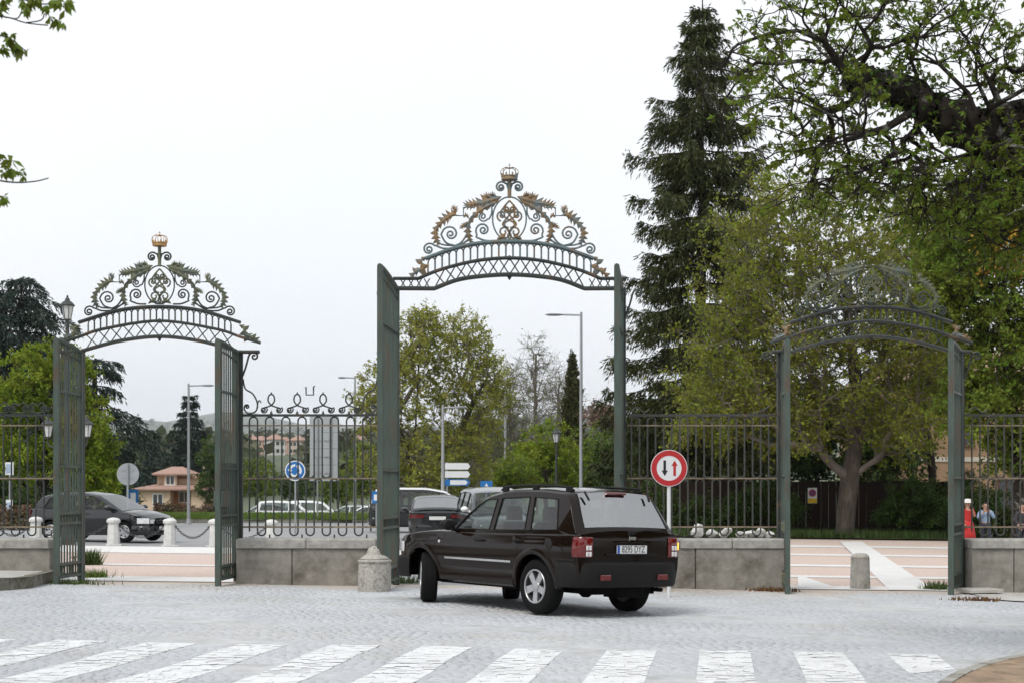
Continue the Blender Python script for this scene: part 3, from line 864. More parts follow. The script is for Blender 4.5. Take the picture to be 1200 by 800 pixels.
# ------------------------------------------------------------------ railings
def make_fence(name, label, xa, xb, crest, m=None):
    m = m or M_iron
    f = thing(name, label, 'fence', (xa, YG + .05, 0), 0)
    L_ = xb - xa
    zt, zt2, zm, zl, zu = ZG(486), ZG(498), ZG(560), ZG(617), ZG(627)
    for nm, z, r_, mm in (('top_rail', zt, .021, m), ('upper_rail', zt2, .012, M_rail), ('middle_rail', zm, .013, M_rail), ('lower_rail', zl, .015, M_rail)):
        mb = MB(); mb.box(0, L_, -r_ * 1.1, r_ * 1.1, z - r_, z + r_); mb.build(nm, mm, f)
    p_ = 0.1432
    n_ = int(L_ / p_)
    off = (L_ - (n_ - 1) * p_) / 2
    r_ = .0145
    # hairpin bars: upper and lower rows, hoop heads and hoop feet alternate
    hp = {}
    def hairpin(z0, z1, foot):
        key = (round(z0, 3), round(z1, 3), foot)
        if key in hp: return hp[key]
        mb = MB(); a = p_ / 2
        arc = [(a - a * math.cos(t_), math.sin(t_) * a) for t_ in np.linspace(0, PI, 9)]
        pts = [(0, 0, z0)] + [(x, 0, z1 - a + z) for x, z in arc] + [(p_, 0, z0)]
        mb.tube(pts, r_, n=6, up=(0, 1, 0))
        hp[key] = mb.mesh('bar', m)
        return hp[key]
    for i in range(0, n_ - 1, 2):
        for (z0, z1) in ((zm, zt - .03), (zu + p_ / 2, zm - .01)):
            link('bar', hairpin(z0, z1, 0), f, (off + i * p_, 0, 0))
    foot = {}
    for i in range(1, n_ - 1, 2):
        for z in (zm + .012, zu):
            if z not in foot:
                mb = MB(); a = p_ / 2
                mb.tube([(a - a * math.cos(t_), 0, z + a - math.sin(t_) * a) for t_ in np.linspace(0, PI, 9)], r_, n=6, up=(0, 1, 0)); foot[z] = mb.mesh('hoop_foot', m)
            link('hoop_foot', foot[z], f, (off + i * p_, 0, 0))
    # fixing pins into the coping
    for i in range(2, n_ - 1, 4):
        mb = MB(); mb.box(-.012, .012, -.012, .012, ZG(634), zu + .02)
        mb.build('fixing_pin', m, f, loc=(off + (i + .5) * p_ - .5 * p_ + p_ / 2, 0, 0))
    if crest == 'loops':
        z0 = zt + .02
        for c in (0.215, 0.405, 0.595, 0.785):
            u = c * L_
            mb = MB()
            for sg in (-1, 1):
                pts = smooth2([(u, z0 + .155), (u + sg * .08, z0 + .125), (u + sg * .17, z0 + .1)], 4) + [(u + sg * (.135 + a), z0 + .075 + b) for a, b in [(sg * p, q) for p, q in spiral(0, 0, .07, .014, 40, -1.7, 20)]]
                bar2(mb, pts, .011)
            lp_ = smooth2([(u, z0 + .155), (u - .055, z0 + .23), (u - .045, z0 + .32), (u, z0 + .35), (u + .045, z0 + .32), (u + .055, z0 + .23), (u, z0 + .155)], 5)
            bar2(mb, lp_, .011)
            mb.build('crest_scroll', m, f)
            mb = MB(); mb.lathe([(.002, 0), (.018, .01), (.014, .03), (.002, .05)], 6, (u, 0, z0 + .345)); mb.build('crest_knob', m, f)
            mb = MB(); mb.lathe([(.03, 0), (.02, .03), (.002, .07)], 6, (u, 0, z0 - .002)); mb.build('crest_spike', m, f)
        u = .5 * L_
        bar2(MB(), [(u - .075, z0 + .48), (u - .07, z0 + .34), (u + .06, z0 + .34), (u + .06, z0 + .48), (u + .085, z0 + .5)], .011).build('broken_crest', m, f)
        mb = MB(); bar2(mb, smooth2([(.02, z0 + .62), (.06, z0 + .45), (.19, z0 + .36), (.27, z0 + .2), (.25, z0 + .06), (.12, z0 + .01), (.04, z0 + .08)], 6) + [(.09 + a, z0 + .13 + b) for a, b in spiral(0, 0, .05, .012, 190, -1.4, 16)], .011)
        mb.build('swan_scroll', m, f)
        mb = MB(); bar2(mb, smooth2([(.26, z0 + .1), (.3, z0 + .24), (.34, z0 + .2)], 5), .009); mb.build('crest_tendril', m, f)
        mb = MB(); bar2(mb, smooth2([(L_ - .02, z0 + .62), (L_ - .07, z0 + .45), (L_ - .2, z0 + .36), (L_ - .27, z0 + .2), (L_ - .25, z0 + .06), (L_ - .12, z0 + .01), (L_ - .04, z0 + .08)], 6) + [(L_ - .09 - a, z0 + .13 + b) for a, b in spiral(0, 0, .05, .012, 190, -1.4, 16)], .011)
        mb.build('swan_scroll', m, f)
    elif crest == 'dense':
        z0 = zt + .02
        for i in range(int(L_ / .33)):
            u = .1 + i * .33
            mb = MB()
            for sg in (-1, 1):
                bar2(mb, smooth2([(u, z0 + .01), (u + sg * .09, z0 + .03)], 4) + [(u + sg * (.1 + a), z0 + .09 + b) for a, b in spiral(0, 0, .07, .014, 270, 1.6, 18)], .011)
            mb.build('crest_scroll', m, f)
            bar2(MB(), smooth2([(u - .16, z0 + .13), (u - .08, z0 + .19), (u, z0 + .15), (u + .08, z0 + .2), (u + .16, z0 + .13)], 4), .009).build('crest_wave', m, f)
    elif crest == 'stub':
        z0 = zt + .02
        mb = MB(); bar2(mb, smooth2([(.05, z0 + .02), (.16, z0 + .12), (.3, z0 + .03), (.4, z0 + .09)], 5), .009); mb.build('broken_crest', m, f)
        mb = MB(); bar2(mb, smooth2([(L_ - .5, z0 + .0), (L_ - .35, z0 + .06), (L_ - .2, z0 + .14)], 5), .009); mb.build('broken_crest', m, f)
    return f
make_fence('iron_fence', 'iron hairpin railing topped with looped scrolls and open sky behind', XG(283), XG(443), 'loops')
make_fence('iron_fence', 'iron hairpin railing with dense curled cresting left of the crowned side gate', XG(-270), XG(67), 'dense')
make_fence('iron_fence', 'iron hairpin railing without cresting behind the round red-rimmed sign', XG(735), XG(916), 'stub', m=mat('faded_iron', (0.05, 0.053, 0.047), 0.6, var=0.35, vscale=6, col2=RUST, blotch=(.55, .7, 2)))
make_fence('iron_fence', 'iron hairpin railing with people walking behind its bars', XG(1132), XG(1480), 'stub', m=mat('faded_iron', (0.08, 0.085, 0.075)))

# ------------------------------------------------------------------ walls under the railings
def make_wall(label, xa, xb, cuts):
    wl = thing('stone_wall', label, 'wall', (xa, YF, 0), 0)
    ed = [xa] + cuts + [xb]
    r_ = random.Random(int(xa * 10) + 99)
    for a, b in zip(ed[:-1], ed[1:]):
        z0 = gz((a + b) / 2, YF) - .06
        d = r_.uniform(-.008, .008)
        mb = MB(); mb.bbox(a - xa + .006, b - xa - .006, d, .62, z0, ZG(641) , .012); mb.build('stone_block', M_granite, wl)
    nc = max(1, round((xb - xa) / 1.1))
    for i in range(nc):
        a = xa + (xb - xa) * i / nc; b = xa + (xb - xa) * (i + 1) / nc
        d = r_.uniform(-.006, .006)
        mb = MB(); mb.bbox(a - xa + .004, b - xa - .004, -.035 + d, .66, ZG(641) + .003, ZG(630) + r_.uniform(-.005, .005), .025); mb.build('coping_stone', M_coping, wl)
    return wl
make_wall('granite wall of two large blocks under the looped railing', XG(281), XG(444), [XG(346)])
make_wall('granite wall on the raised kerbed pavement under the densely curled railing', XG(-275), XG(67), [XG(-200), XG(-110), XG(-20), XG(5)])
make_wall('granite wall with white rubble on its coping, behind the dark off-roader', XG(732), XG(916), [XG(812)])
make_wall('granite wall below the railing with people behind', XG(1131), XG(1485), [XG(1180), XG(1240), XG(1330), XG(1410)])

# white rubble stones lying on the coping behind the railing
rr = random.Random(5)
M_rub = mat('white_rubble', (0.78, 0.77, 0.75), .9, var=.15, vscale=9, bump=.5, bscale=20)
def rock(name, r_, sx, sy, sz, m, seed, parent=None, loc=None, rz=0, sub=2):
    bm = bmesh.new(); bmesh.ops.create_icosphere(bm, subdivisions=sub, radius=1)
    q = random.Random(seed)
    ph_ = [(Vector((q.uniform(-1, 1), q.uniform(-1, 1), q.uniform(-1, 1))).normalized(), q.uniform(.5, .85)) for _ in range(9)]
    for v in bm.verts:
        for d, k in ph_:
            t_ = v.co.dot(d)
            if t_ > k: v.co -= d * (t_ - k)
        v.co = Vector((v.co.x * sx, v.co.y * sy, v.co.z * sz)) * r_
    me = bpy.data.meshes.new(name); bm.to_mesh(me); bm.free(); me.materials.append(m)
    return link(name, me, parent, loc, rz)
for i, (px, wdt, hgt) in enumerate(((820, 24, 19), (837, 17, 12), (853, 21, 17), (869, 13, 10), (880, 19, 12), (893, 17, 14), (905, 14, 9))):
    x = XG(px)
    o_ = rock('rubble_stone', 1, wdt * MPP / 2 * .9, .13, hgt * MPP / 2, M_rub, 40 + i, loc=(x, YG + .26, ZG(630) + hgt * MPP / 2 * .78), rz=rr.uniform(-.3, .3))
    tag(o_, 'white rubble stone lying on the wall coping behind the railing', 'stone', 'white stones on the coping')

# ------------------------------------------------------------------ stone bollards by the gates
def domed_bollard():
    p_ = G(439, 692)
    t_ = thing('stone_bollard', 'squat granite bollard with domed knob at the open main gate leaf', 'bollard', p_)
    mb = MB(); mb.lathe([(.26, -.03), (.272, .02), (.27, .2), (.268, .42), (.262, .46), (.275, .475), (.278, .5), (.262, .52)], 28); o_ = mb.build('bollard_shaft', M_bollard, t_, auto=40)
    mb = MB(); mb.lathe([(.26, .521), (.21, .56), (.165, .585), (.135, .61), (.125, .65), (.11, .69), (.08, .72), (.04, .738), (.004, .742)], 24); mb.build('bollard_knob', M_bollard, t_, smooth=True)
    # battered surface
    q = np.random.default_rng(4)
    for v in o_.data.vertices:
        v.co.x += q.normal(0, .004); v.co.y += q.normal(0, .004)
    return t_
domed_bollard()
p_ = G(1008, 689)
t_ = thing('stone_bollard', 'plain tapered granite bollard between the posts of the crownless gate', 'bollard', p_)
MB().lathe([(.178, -.03), (.178, .05), (.17, .3), (.165, .54)], 22).build('bollard_shaft', M_kerb, t_, auto=40)
MB().lathe([(.165, .541), (.155, .585), (.12, .62), (.06, .637), (.004, .64)], 22).build('bollard_cap', M_bollard, t_, smooth=True)

# white tapered bollards with chains, beyond the left gate
M_wb = mat('whitewashed_stone', (0.6, 0.6, 0.58), .8, var=.12, vscale=8, col2=(.38, .37, .34), blotch=(.55, .72, 5), bump=.2)
M_chain = mat('chain_iron', (0.05, 0.05, 0.052), .6, var=.3)
wbs = []
for i, (px, lab) in enumerate(((-12, 'white tapered bollard farthest behind the densely curled railing'), (42, 'white tapered bollard at the rear wheel of the dark hatchback'), (133, 'white tapered bollard before the front door of the dark hatchback'), (199, 'white tapered bollard just past the dark hatchback\'s headlights'), (252, 'white tapered bollard behind the lock-plate gate leaf'), (318, 'white tapered bollard behind the looped railing'))):
    q = GX(px, 43.6)
    t_ = thing('chain_bollard', lab, 'bollard', q, R(8 * i))
    MB().bbox(-.21, .21, -.21, .21, -.02, .03, .01).build('bollard_base', M_wb, t_)
    mb = MB(); pr = [(.185, .031), (.15, .64)]
    mb.lathe(pr, 8); mb.build('bollard_shaft', M_wb, t_)
    MB().lathe([(.185, .641), (.195, .67), (.19, .72), (.15, .76), (.06, .785), (.004, .79)], 16).build('bollard_cap', M_wb, t_, auto=35)
    wbs.append(q)
for i, (a, b) in enumerate(zip(wbs[:-1], wbs[1:])):
    c = thing('chain', ['chain slung between bollards behind the curled railing', 'chain slung across the dark hatchback\'s rear wheel', 'chain slung before the dark hatchback\'s front wheel', 'chain slung between the two bollards right of the hatchback', 'chain slung behind the looped railing'][i], 'chain', (a + b) / 2, 0, None)
    d = b - a; Ln = d.length - .3; nl = 26
    def cat_(t_): return Vector((0, 0, .58 - .34 * (1 - (2 * t_ - 1) ** 2)))
    for k_ in range(nl):
        t0, t1 = k_ / nl, (k_ + 1.25) / nl
        pa = d.normalized() * (Ln * (t0 - .5)) + cat_(t0); pb = d.normalized() * (Ln * (min(t1, 1) - .5)) + cat_(min(t1, 1))
        mid = (pa + pb) / 2; ax = (pb - pa) / 2; sd_ = (Vector((0, 1, 0)) if k_ % 2 else Vector((0, .3, 1))).normalized() * .035
        ring = [mid + ax * math.cos(u) + sd_ * math.sin(u) for u in np.linspace(0, 2 * PI, 8, endpoint=False)]
        mb = MB(); mb.tube(ring, .011, n=4, closed=True); mb.build('chain_link', M_chain, c)
# ================================================================== CARS
M_tyre = mat('tyre_rubber', (0.010, 0.010, 0.010), .9, spec=.12, var=.3, vscale=20, bump=.3, bscale=60)
M_rim = mat('alloy', (0.55, 0.55, 0.56), .3, metal=.9, var=.1, vscale=10)
M_plastic = mat('dark_plastic', (0.011, 0.0105, 0.010), .6, spec=.2, var=.2, vscale=12)
M_under = mat('underbody', (0.006, 0.006, 0.006), .9, spec=.1, var=.2)
M_chrome = mat('chrome', (0.7, 0.7, 0.7), .15, metal=1.0, var=.05)
M_seat = mat('seat_leather', (0.10, 0.075, 0.055), .6, var=.2)
M_redlamp = mat('red_lamp', (0.13, 0.006, 0.006), .12, var=.15, vscale=30, coat=.6)
M_clearlamp = mat('clear_lamp', (0.72, 0.70, 0.70), .12, var=.12, vscale=40, coat=.6)
M_headlamp = mat('head_lamp', (0.78, 0.79, 0.80), .15, metal=.0, var=.2, vscale=14, coat=.8)
M_amber = mat('lit_indicator', (0.8, 0.25, 0.03), .2, var=.1, emit=(1.0, .33, .04), estr=2.2)
M_plate = mat('plate_white', (0.72, 0.73, 0.72), .4, var=.04)
M_plateblue = mat('plate_blue', (0.02, 0.09, 0.4), .4, var=.04)
M_ink = mat('black_ink', (0.012, 0.012, 0.012), .5, var=.1)
M_seam = mat('panel_gap', (0.006, 0.006, 0.006), .8, var=.1)
M_glass_t = glass_mat('tinted_glass', (0.80, 0.87, 0.85), boost=1.0)
M_glass_d = glass_mat('privacy_glass', (0.62, 0.68, 0.68), boost=1.15)

def text_mesh(name, body, size, m, parent=None, M=None, ext=0.0015, align='CENTER'):
    cu = bpy.data.curves.new(name, 'FONT'); cu.body = body; cu.size = size; cu.extrude = ext
    cu.align_x = align; cu.align_y = 'CENTER'
    ob = bpy.data.objects.new(name, cu); COL.objects.link(ob)
    dg = bpy.context.evaluated_depsgraph_get(); dg.update()
    me = bpy.data.meshes.new_from_object(ob.evaluated_get(dg))
    bpy.data.objects.remove(ob)
    if M is not None: me.transform(M)
    me.materials.clear(); me.materials.append(m); me.name = name
    return link(name, me, parent)

def wheel(parent, x, y, r, wd, steer=0, spokes=5, side=1, rim=M_rim, name='wheel'):
    """side=+1: outer face towards +y"""
    w_ = empty('wheel', (x, y, r), R(steer), parent)
    Mx = Matrix.Rotation(-PI / 2 * side, 4, 'X')
    rr_ = r * .63
    pr = [(rr_, -wd / 2 + .01), (rr_ + .02, -wd / 2), (r - .035, -wd / 2 + .005), (r - .008, -wd / 2 + .03), (r, -wd / 2 + .055), (r, wd / 2 - .055), (r - .008, wd / 2 - .03), (r - .035, wd / 2 - .005), (rr_ + .02, wd / 2), (rr_, wd / 2 - .01)]
    mb = MB()
    n = 40; vs_ = []; fs = []
    for (q, z) in pr:
        for k_ in range(n):
            a = 2 * PI * k_ / n; vs_.append(Mx @ Vector((q * math.cos(a), q * math.sin(a), z)))
    for i in range(len(pr) - 1):
        for k_ in range(n):
            l = (k_ + 1) % n; fs.append((i * n + k_, i * n + l, (i + 1) * n + l, (i + 1) * n + k_))
    mb.add(vs_, fs); mb.build('tyre', M_tyre, w_, smooth=True)
    mb = MB(); mb.lathe([(rr_ - .001, -wd / 2 + .03), (rr_ - .001, wd / 2 - .012), (rr_ - .018, wd / 2 - .004), (rr_ - .03, wd / 2 - .03), (rr_ - .035, wd / 2 - .07), (.05, wd / 2 - .075)], 40, M=Mx)
    mb.build('rim_barrel', mat('rim_shadow', (.05, .05, .052), .5, metal=.3), w_, smooth=False)
    mb = MB()
    ring = [Mx @ Vector(((rr_ - .014) * math.cos(a), (rr_ - .014) * math.sin(a), wd / 2 - .006)) for a in np.linspace(0, 2 * PI, 36, endpoint=False)]
    mb.tube(ring, .014, n=6, closed=True); mb.build('rim', rim, w_, smooth=True)
    for j in range(spokes):
        a = 2 * PI * j / spokes + .3
        Ms = Mx @ Matrix.Rotation(a, 4, 'Z')
        mb = MB()
        hw0, hw1 = .042, .052
        top = wd / 2 - .012
        vs_ = [(.03, -hw0, top - .006), (.03, hw0, top - .006), (rr_ - .012, hw1, top), (rr_ - .012, -hw1, top), (.03, -hw0, top - .05), (.03, hw0, top - .05), (rr_ - .012, hw1, top - .05), (rr_ - .012, -hw1, top - .05)]
        mb.add([Ms @ Vector(q) for q in vs_], [(0, 1, 2, 3), (7, 6, 5, 4), (0, 3, 7, 4), (1, 5, 6, 2), (2, 6, 7, 3), (0, 4, 5, 1)])
        mb.build('spoke', rim, w_)
    mb = MB(); mb.lathe([(.066, wd / 2 - .06), (.066, wd / 2 - .008), (.05, wd / 2 - .002), (.002, wd / 2 + .002)], 16, M=Mx); mb.build('hub_cap', rim, w_)
    return w_

class Car:
    def __init__(s, name, label, loc, heading, spec, paint, tilt=(0, 0)):
        s.sp = spec; s.paint = paint
        s.o = thing(name, label, 'car', loc, heading)
        s.o.rotation_euler = (tilt[0], tilt[1], heading)
        sp = spec
        s.ztop = lambda x: float(np.interp(x, [q[0] for q in sp['top']], [q[1] for q in sp['top']]))
        s.build()
    def plan(s, x):
        sp = s.sp; k = 1.0
        xf, xr = sp['front'], sp['rear']
        lf, lr = sp.get('lf', .75), sp.get('lr', .45)
        if x > xf - lf: k -= sp.get('cf', .16) * ((x - (xf - lf)) / lf) ** 2.4
        if x < xr + lr: k -= sp.get('cr', .07) * (((xr + lr) - x) / lr) ** 2.2
        return k
    def ys(s, x, z):
        sp = s.sp
        zm = sp['zwide']
        t_ = (z - zm)
        d = .16 * t_ * t_ if t_ > 0 else .22 * t_ * t_
        d += .018 / (1 + math.exp(-(z - (s.ztop(x) - .11)) / .012)) + .012 / (1 + math.exp((z - .58) / .015))
        return (sp['W'] - d) * s.plan(x)
    def zbot(s, x):
        sp = s.sp
        z = float(np.interp(x, [q[0] for q in sp['sill']], [q[1] for q in sp['sill']]))
        for xc in (sp['xf'], sp['xr']):
            dx = x - xc; Ra = sp['Ra']
            if abs(dx) < Ra:
                z = max(z, sp['r'] + math.sqrt(Ra * Ra - dx * dx) * 1.0)
        return z
    def gy(s, x, z):
        """side window surface half width"""
        sp = s.sp
        zb = s.ztop(max(min(x, sp['roof'][0][0]), sp['roof'][-1][0]))
        return s.ys(x, zb) - .012 - sp['tumble'] * max(0, z - zb) - .1 * max(0, z - zb) ** 2
    def build(s):
        sp = s.sp; o = s.o; paint = s.paint
        xs = set(np.round(np.linspace(sp['rear'], sp['front'], 61), 4))
        for xc in (sp['xf'], sp['xr']):
            for a in np.linspace(0, PI, 25): xs.add(round(xc + sp['Ra'] * math.cos(a), 4))
            for e in (-.001, .001):
                xs.add(round(xc + sp['Ra'] + e, 4)); xs.add(round(xc - sp['Ra'] + e, 4))
        xs = sorted(x for x in xs if sp['rear'] <= x <= sp['front'])
        nz = 12
        body = MB()
        for sg in (1, -1):
            rws = []
            for x in xs:
                zb, zt = s.zbot(x), s.ztop(x)
                rws.append([(x, sg * s.ys(x, z), z) for z in np.linspace(zb, zt - .03, nz)] + [(x, sg * (s.ys(x, zt - .03) - .008), zt - .012), (x, sg * (s.ys(x, zt - .03) - .028), zt)])
            body.grid(rws)
        # top deck
        rws = []
        for x in xs:
            wt = s.ys(x, s.ztop(x) - .03) - .028
            rws.append([(x, wt * u, s.ztop(x) + sp.get('crown', .05) * (1 - u * u)) for u in np.linspace(-1, 1, 11)])
        body.grid(rws)
        # ends
        for xe, sg in ((sp['front'], 1), (sp['rear'], -1)):
            zb, zt = s.zbot(xe), s.ztop(xe)
            rws = []
            for z in list(np.linspace(zb, zt - .03, nz)) + [zt]:
                wt = s.ys(xe, min(z, zt - .03)) - (.028 if z == zt else 0)
                rws.append([(xe + sg * sp.get('bulge', .06) * (1 - u * u) * (1 - .5 * (z == zt)), wt * u, z + (sp.get('crown', .05) * (1 - u * u) if z == zt else 0)) for u in np.linspace(-1, 1, 11)])
            body.grid(rws)
        bo = body.build('body', paint, o, smooth=True, fix=False)
        bm = bmesh.new(); bm.from_mesh(bo.data); bmesh.ops.remove_doubles(bm, verts=bm.verts, dist=.0004)
        bmesh.ops.recalc_face_normals(bm, faces=bm.faces); bm.to_mesh(bo.data); bm.free()
        bo.data.set_sharp_from_angle(angle=R(38))
        # underbody and wheel wells
        mb = MB()
        mb.box(sp['rear'] + .1, sp['front'] - .15, -sp['W'] * .58, sp['W'] * .58, sp['floor'], sp['r'] + sp['Ra'] + .05)
        mb.box(sp['xr'] + sp['Ra'] + .01, sp['xf'] - sp['Ra'] - .01, -sp['W'] + .07, sp['W'] - .07, sp['floor'] + .02, .7)
        mb.box(sp['rear'] + .06, sp['xr'] - sp['Ra'] - .005, -sp['W'] * .9, sp['W'] * .9, sp['floor'] + .12, .7)
        mb.build('underbody', M_under, o)
        # greenhouse
        rf = sp['roof']                                      # centre profile front -> rear
        prof = []
        seg = []
        for i in range(len(rf) - 1):
            nn = 6
            for k_ in range(nn):
                t_ = k_ / nn
                prof.append((rf[i][0] + (rf[i + 1][0] - rf[i][0]) * t_, rf[i][1] + (rf[i + 1][1] - rf[i][1]) * t_)); seg.append(i)
        prof.append(rf[-1]); seg.append(len(rf) - 2)
        # round the profile slightly
        pr = [prof[0]] + [tuple((prof[i - 1][j] + 2 * prof[i][j] + prof[i + 1][j]) / 4 for j in range(2)) for i in range(1, len(prof) - 1)] + [prof[-1]]
        rows_ = []
        E = .045
        us = [-1, -.985, -.95, -.9, -.84, -.6, -.3, 0, .3, .6, .84, .9, .95, .985, 1]
        edge = []
        for i, (x, z) in enumerate(pr):
            a = pr[max(i - 1, 0)]; b = pr[min(i + 1, len(pr) - 1)]
            d = Vector((b[0] - a[0], b[1] - a[1])).normalized(); nn_ = Vector((-d.y, d.x))
            if nn_.y < 0: nn_ = -nn_
            ze = z - E * .8
            wv = s.gy(x, ze)
            rw = []
            for u in us:
                off = sp.get('rcrown', .05) * (1 - u * u) - E * abs(u) ** 14
                rw.append((x + nn_.x * off, wv * u, z + nn_.y * off))
            rows_.append(rw); edge.append((rw[-1][0], rw[-1][2]))
        gl_f, gl_r, rb, frit = MB(), MB(), MB(), MB()
        n = len(us)
        last = len(rf) - 2
        for i in range(len(pr) - 1):
            for k_ in range(n - 1):
                q = [rows_[i][k_], rows_[i][k_ + 1], rows_[i + 1][k_ + 1], rows_[i + 1][k_]]
                um = (us[k_] + us[k_ + 1]) / 2
                ge = sp.get('glass_edge', .92)
                if seg[i] == 0 and abs(um) < ge: tgt = gl_f
                elif seg[i] == last and abs(um) < sp.get('rear_edge', ge) and sp.get('rear_glass', True) and i < len(pr) - 2: tgt = gl_r
                elif seg[i] == last and sp.get('rear_edge') and abs(um) < .9 and i < len(pr) - 2: tgt = frit
                else: tgt = rb
                tgt.add(q, [(0, 1, 2, 3)])
        def weld(ob, ang=30):
            bm = bmesh.new(); bm.from_mesh(ob.data); bmesh.ops.remove_doubles(bm, verts=bm.verts, dist=.0004)
            bmesh.ops.recalc_face_normals(bm, faces=bm.faces); bm.to_mesh(ob.data); bm.free()
            ob.data.set_sharp_from_angle(angle=R(ang))
        weld(rb.build('roof', sp.get('roof_mat', paint), o, smooth=True, fix=False))
        weld(gl_f.build('windscreen', sp.get('screen_mat', M_glass_t), o, smooth=True, fix=False))
        if frit.f: weld(frit.build('rear_window_frame', M_plastic, o, smooth=True, fix=False))
        if gl_r.f: weld(gl_r.build('rear_window', sp.get('rear_glass_mat', M_glass_d), o, smooth=True, fix=False))
        # sides: frame with window openings
        base = [(x, s.ztop(x) - .01) for x in np.linspace(edge[-1][0], edge[0][0], 14)]
        outline = edge + base
        holes = sp['windows']
        for sg in (1, -1):
            tris = tessellate_polygon([[Vector((x, z, 0)) for x, z in outline]] + [[Vector((x, z, 0)) for x, z in h] for h in holes])
            allp = outline + [q for h in holes for q in h]
            mb = MB(); mb.add([(x, sg * s.gy(x, z), z) for x, z in allp], [tuple(t_) for t_ in tris])
            # window rebates
            for h in holes:
                m_ = len(h)
                mb.add([(x, sg * s.gy(x, z), z) for x, z in h] + [(x, sg * (s.gy(x, z) - .02), z) for x, z in h], [(i, (i + 1) % m_, m_ + (i + 1) % m_, m_ + i) for i in range(m_)])
            mb.build('side_frame', sp.get('pillar_mat', paint), o)
            for wi, h in enumerate(holes):
                tri = tessellate_polygon([[Vector((x, z, 0)) for x, z in h]])
                mb = MB(); mb.add([(x, sg * (s.gy(x, z) - .012), z) for x, z in h], [tuple(t_) for t_ in tri])
                mb.build('side_window', M_glass_d if wi in sp.get('dark_windows', ()) else M_glass_t, o)
                # rubber/weatherstrip along the sill
                mb = MB(); mb.tube([(x, sg * (s.gy(x, z) + .002), z) for x, z in h], .009, n=4, closed=True); mb.build('window_trim', M_plastic, o)
        # cabin
        mb = MB(); zf = sp['floor'] + .2
        x0, x1 = sp['roof'][-1][0] + .15, sp['roof'][0][0] - .1
        mb.box(x0, x1, -sp['W'] + .16, sp['W'] - .16, s.ztop(0) - .12, s.ztop(0) - .06); mb.build('cabin_floor', M_under, o)
        for (sx_, row_) in sp['seats']:
            for sy_ in (-.38, .38):
                st = MB(); zb = s.ztop(0) - .2
                st.bbox(sx_ - .1, sx_ + .06, sy_ - .25, sy_ + .25, zb, zb + .36, .05)
                st.bbox(sx_ - .12, sx_ + .0, sy_ - .13, sy_ + .13, zb + .38, zb + .58, .04)
                st.build('seat', M_seat, o)
        # wheels
        W_ = sp['W']; tw = sp['tw']
        for xc, st in ((sp['xf'], sp.get('steer', 0)), (sp['xr'], 0)):
            for sg in (1, -1):
                wheel(o, xc, sg * (W_ - tw / 2 - .035), sp['r'], tw, st, sp.get('spokes', 5), sg)
        # arch flares
        if sp.get('flare'):
            fl = sp['flare']
            for xc in (sp['xf'], sp['xr']):
                for sg in (1, -1):
                    rws = []
                    for a in np.linspace(-.02, PI + .02, 29):
                        row_ = []
                        for (dr, dy) in ((-.012, -.03), (-.012, fl * .75), (.01, fl), (.05, fl * .95), (.075, fl * .4), (.085, -.02)):
                            x = xc + (sp['Ra'] + dr) * math.cos(a); z = sp['r'] + (sp['Ra'] + dr) * math.sin(a)
                            row_.append((x, sg * (s.ys(x, max(z, .3)) + dy), z))
                        rws.append(row_)
                    mb = MB(); mb.grid(rws); mb.build('wheel_arch_flare', sp.get('flare_mat', paint), o, auto=40)
        # door seams
        for lines in sp.get('seams', []):
            for sg in (1, -1):
                mb = MB(); mb.tube([(x, sg * (s.ys(x, min(z, s.ztop(x) - .03)) + .0005), z) for x, z in lines], .005, n=4); mb.build('door_seam', M_seam, o)
        for (x, z) in sp.get('handles', []):
            for sg in (1, -1):
                mb = MB(); y_ = s.ys(x, z)
                mb.tube([(x - .1, sg * (y_ - .005), z), (x - .085, sg * (y_ + .028), z + .003), (x + .085, sg * (y_ + .028), z), (x + .1, sg * (y_ - .005), z - .003)], .014, n=6); mb.build('door_handle', sp.get('handle_mat', paint), o)
        # mirrors
        mx_, mz_ = sp['mirror']
        for sg in (1, -1):
            y_ = s.ys(mx_, mz_ - .1)
            mb = MB(); mb.tube([(mx_ + .02, sg * (y_ - .04), mz_ - .05), (mx_, sg * (y_ + .08), mz_ - .02)], .03, n=6)
            rws = []
            for t_, k_ in ((-.08, .2), (-.07, .8), (-.02, 1.0), (.05, .9), (.09, .45), (.1, .1)):
                rws.append([(mx_ + t_, sg * (y_ + .15) + .115 * k_ * math.cos(a), mz_ + .03 + .085 * k_ * math.sin(a)) for a in np.linspace(0, 2 * PI, 12, endpoint=False)])
            mb.grid(rws, closed_u=True); mb.add(rws[0], [tuple(range(12))]); mb.add(rws[-1], [tuple(range(12))])
            mb.build('wing_mirror', sp.get('mirror_mat', M_plastic), o, auto=50)
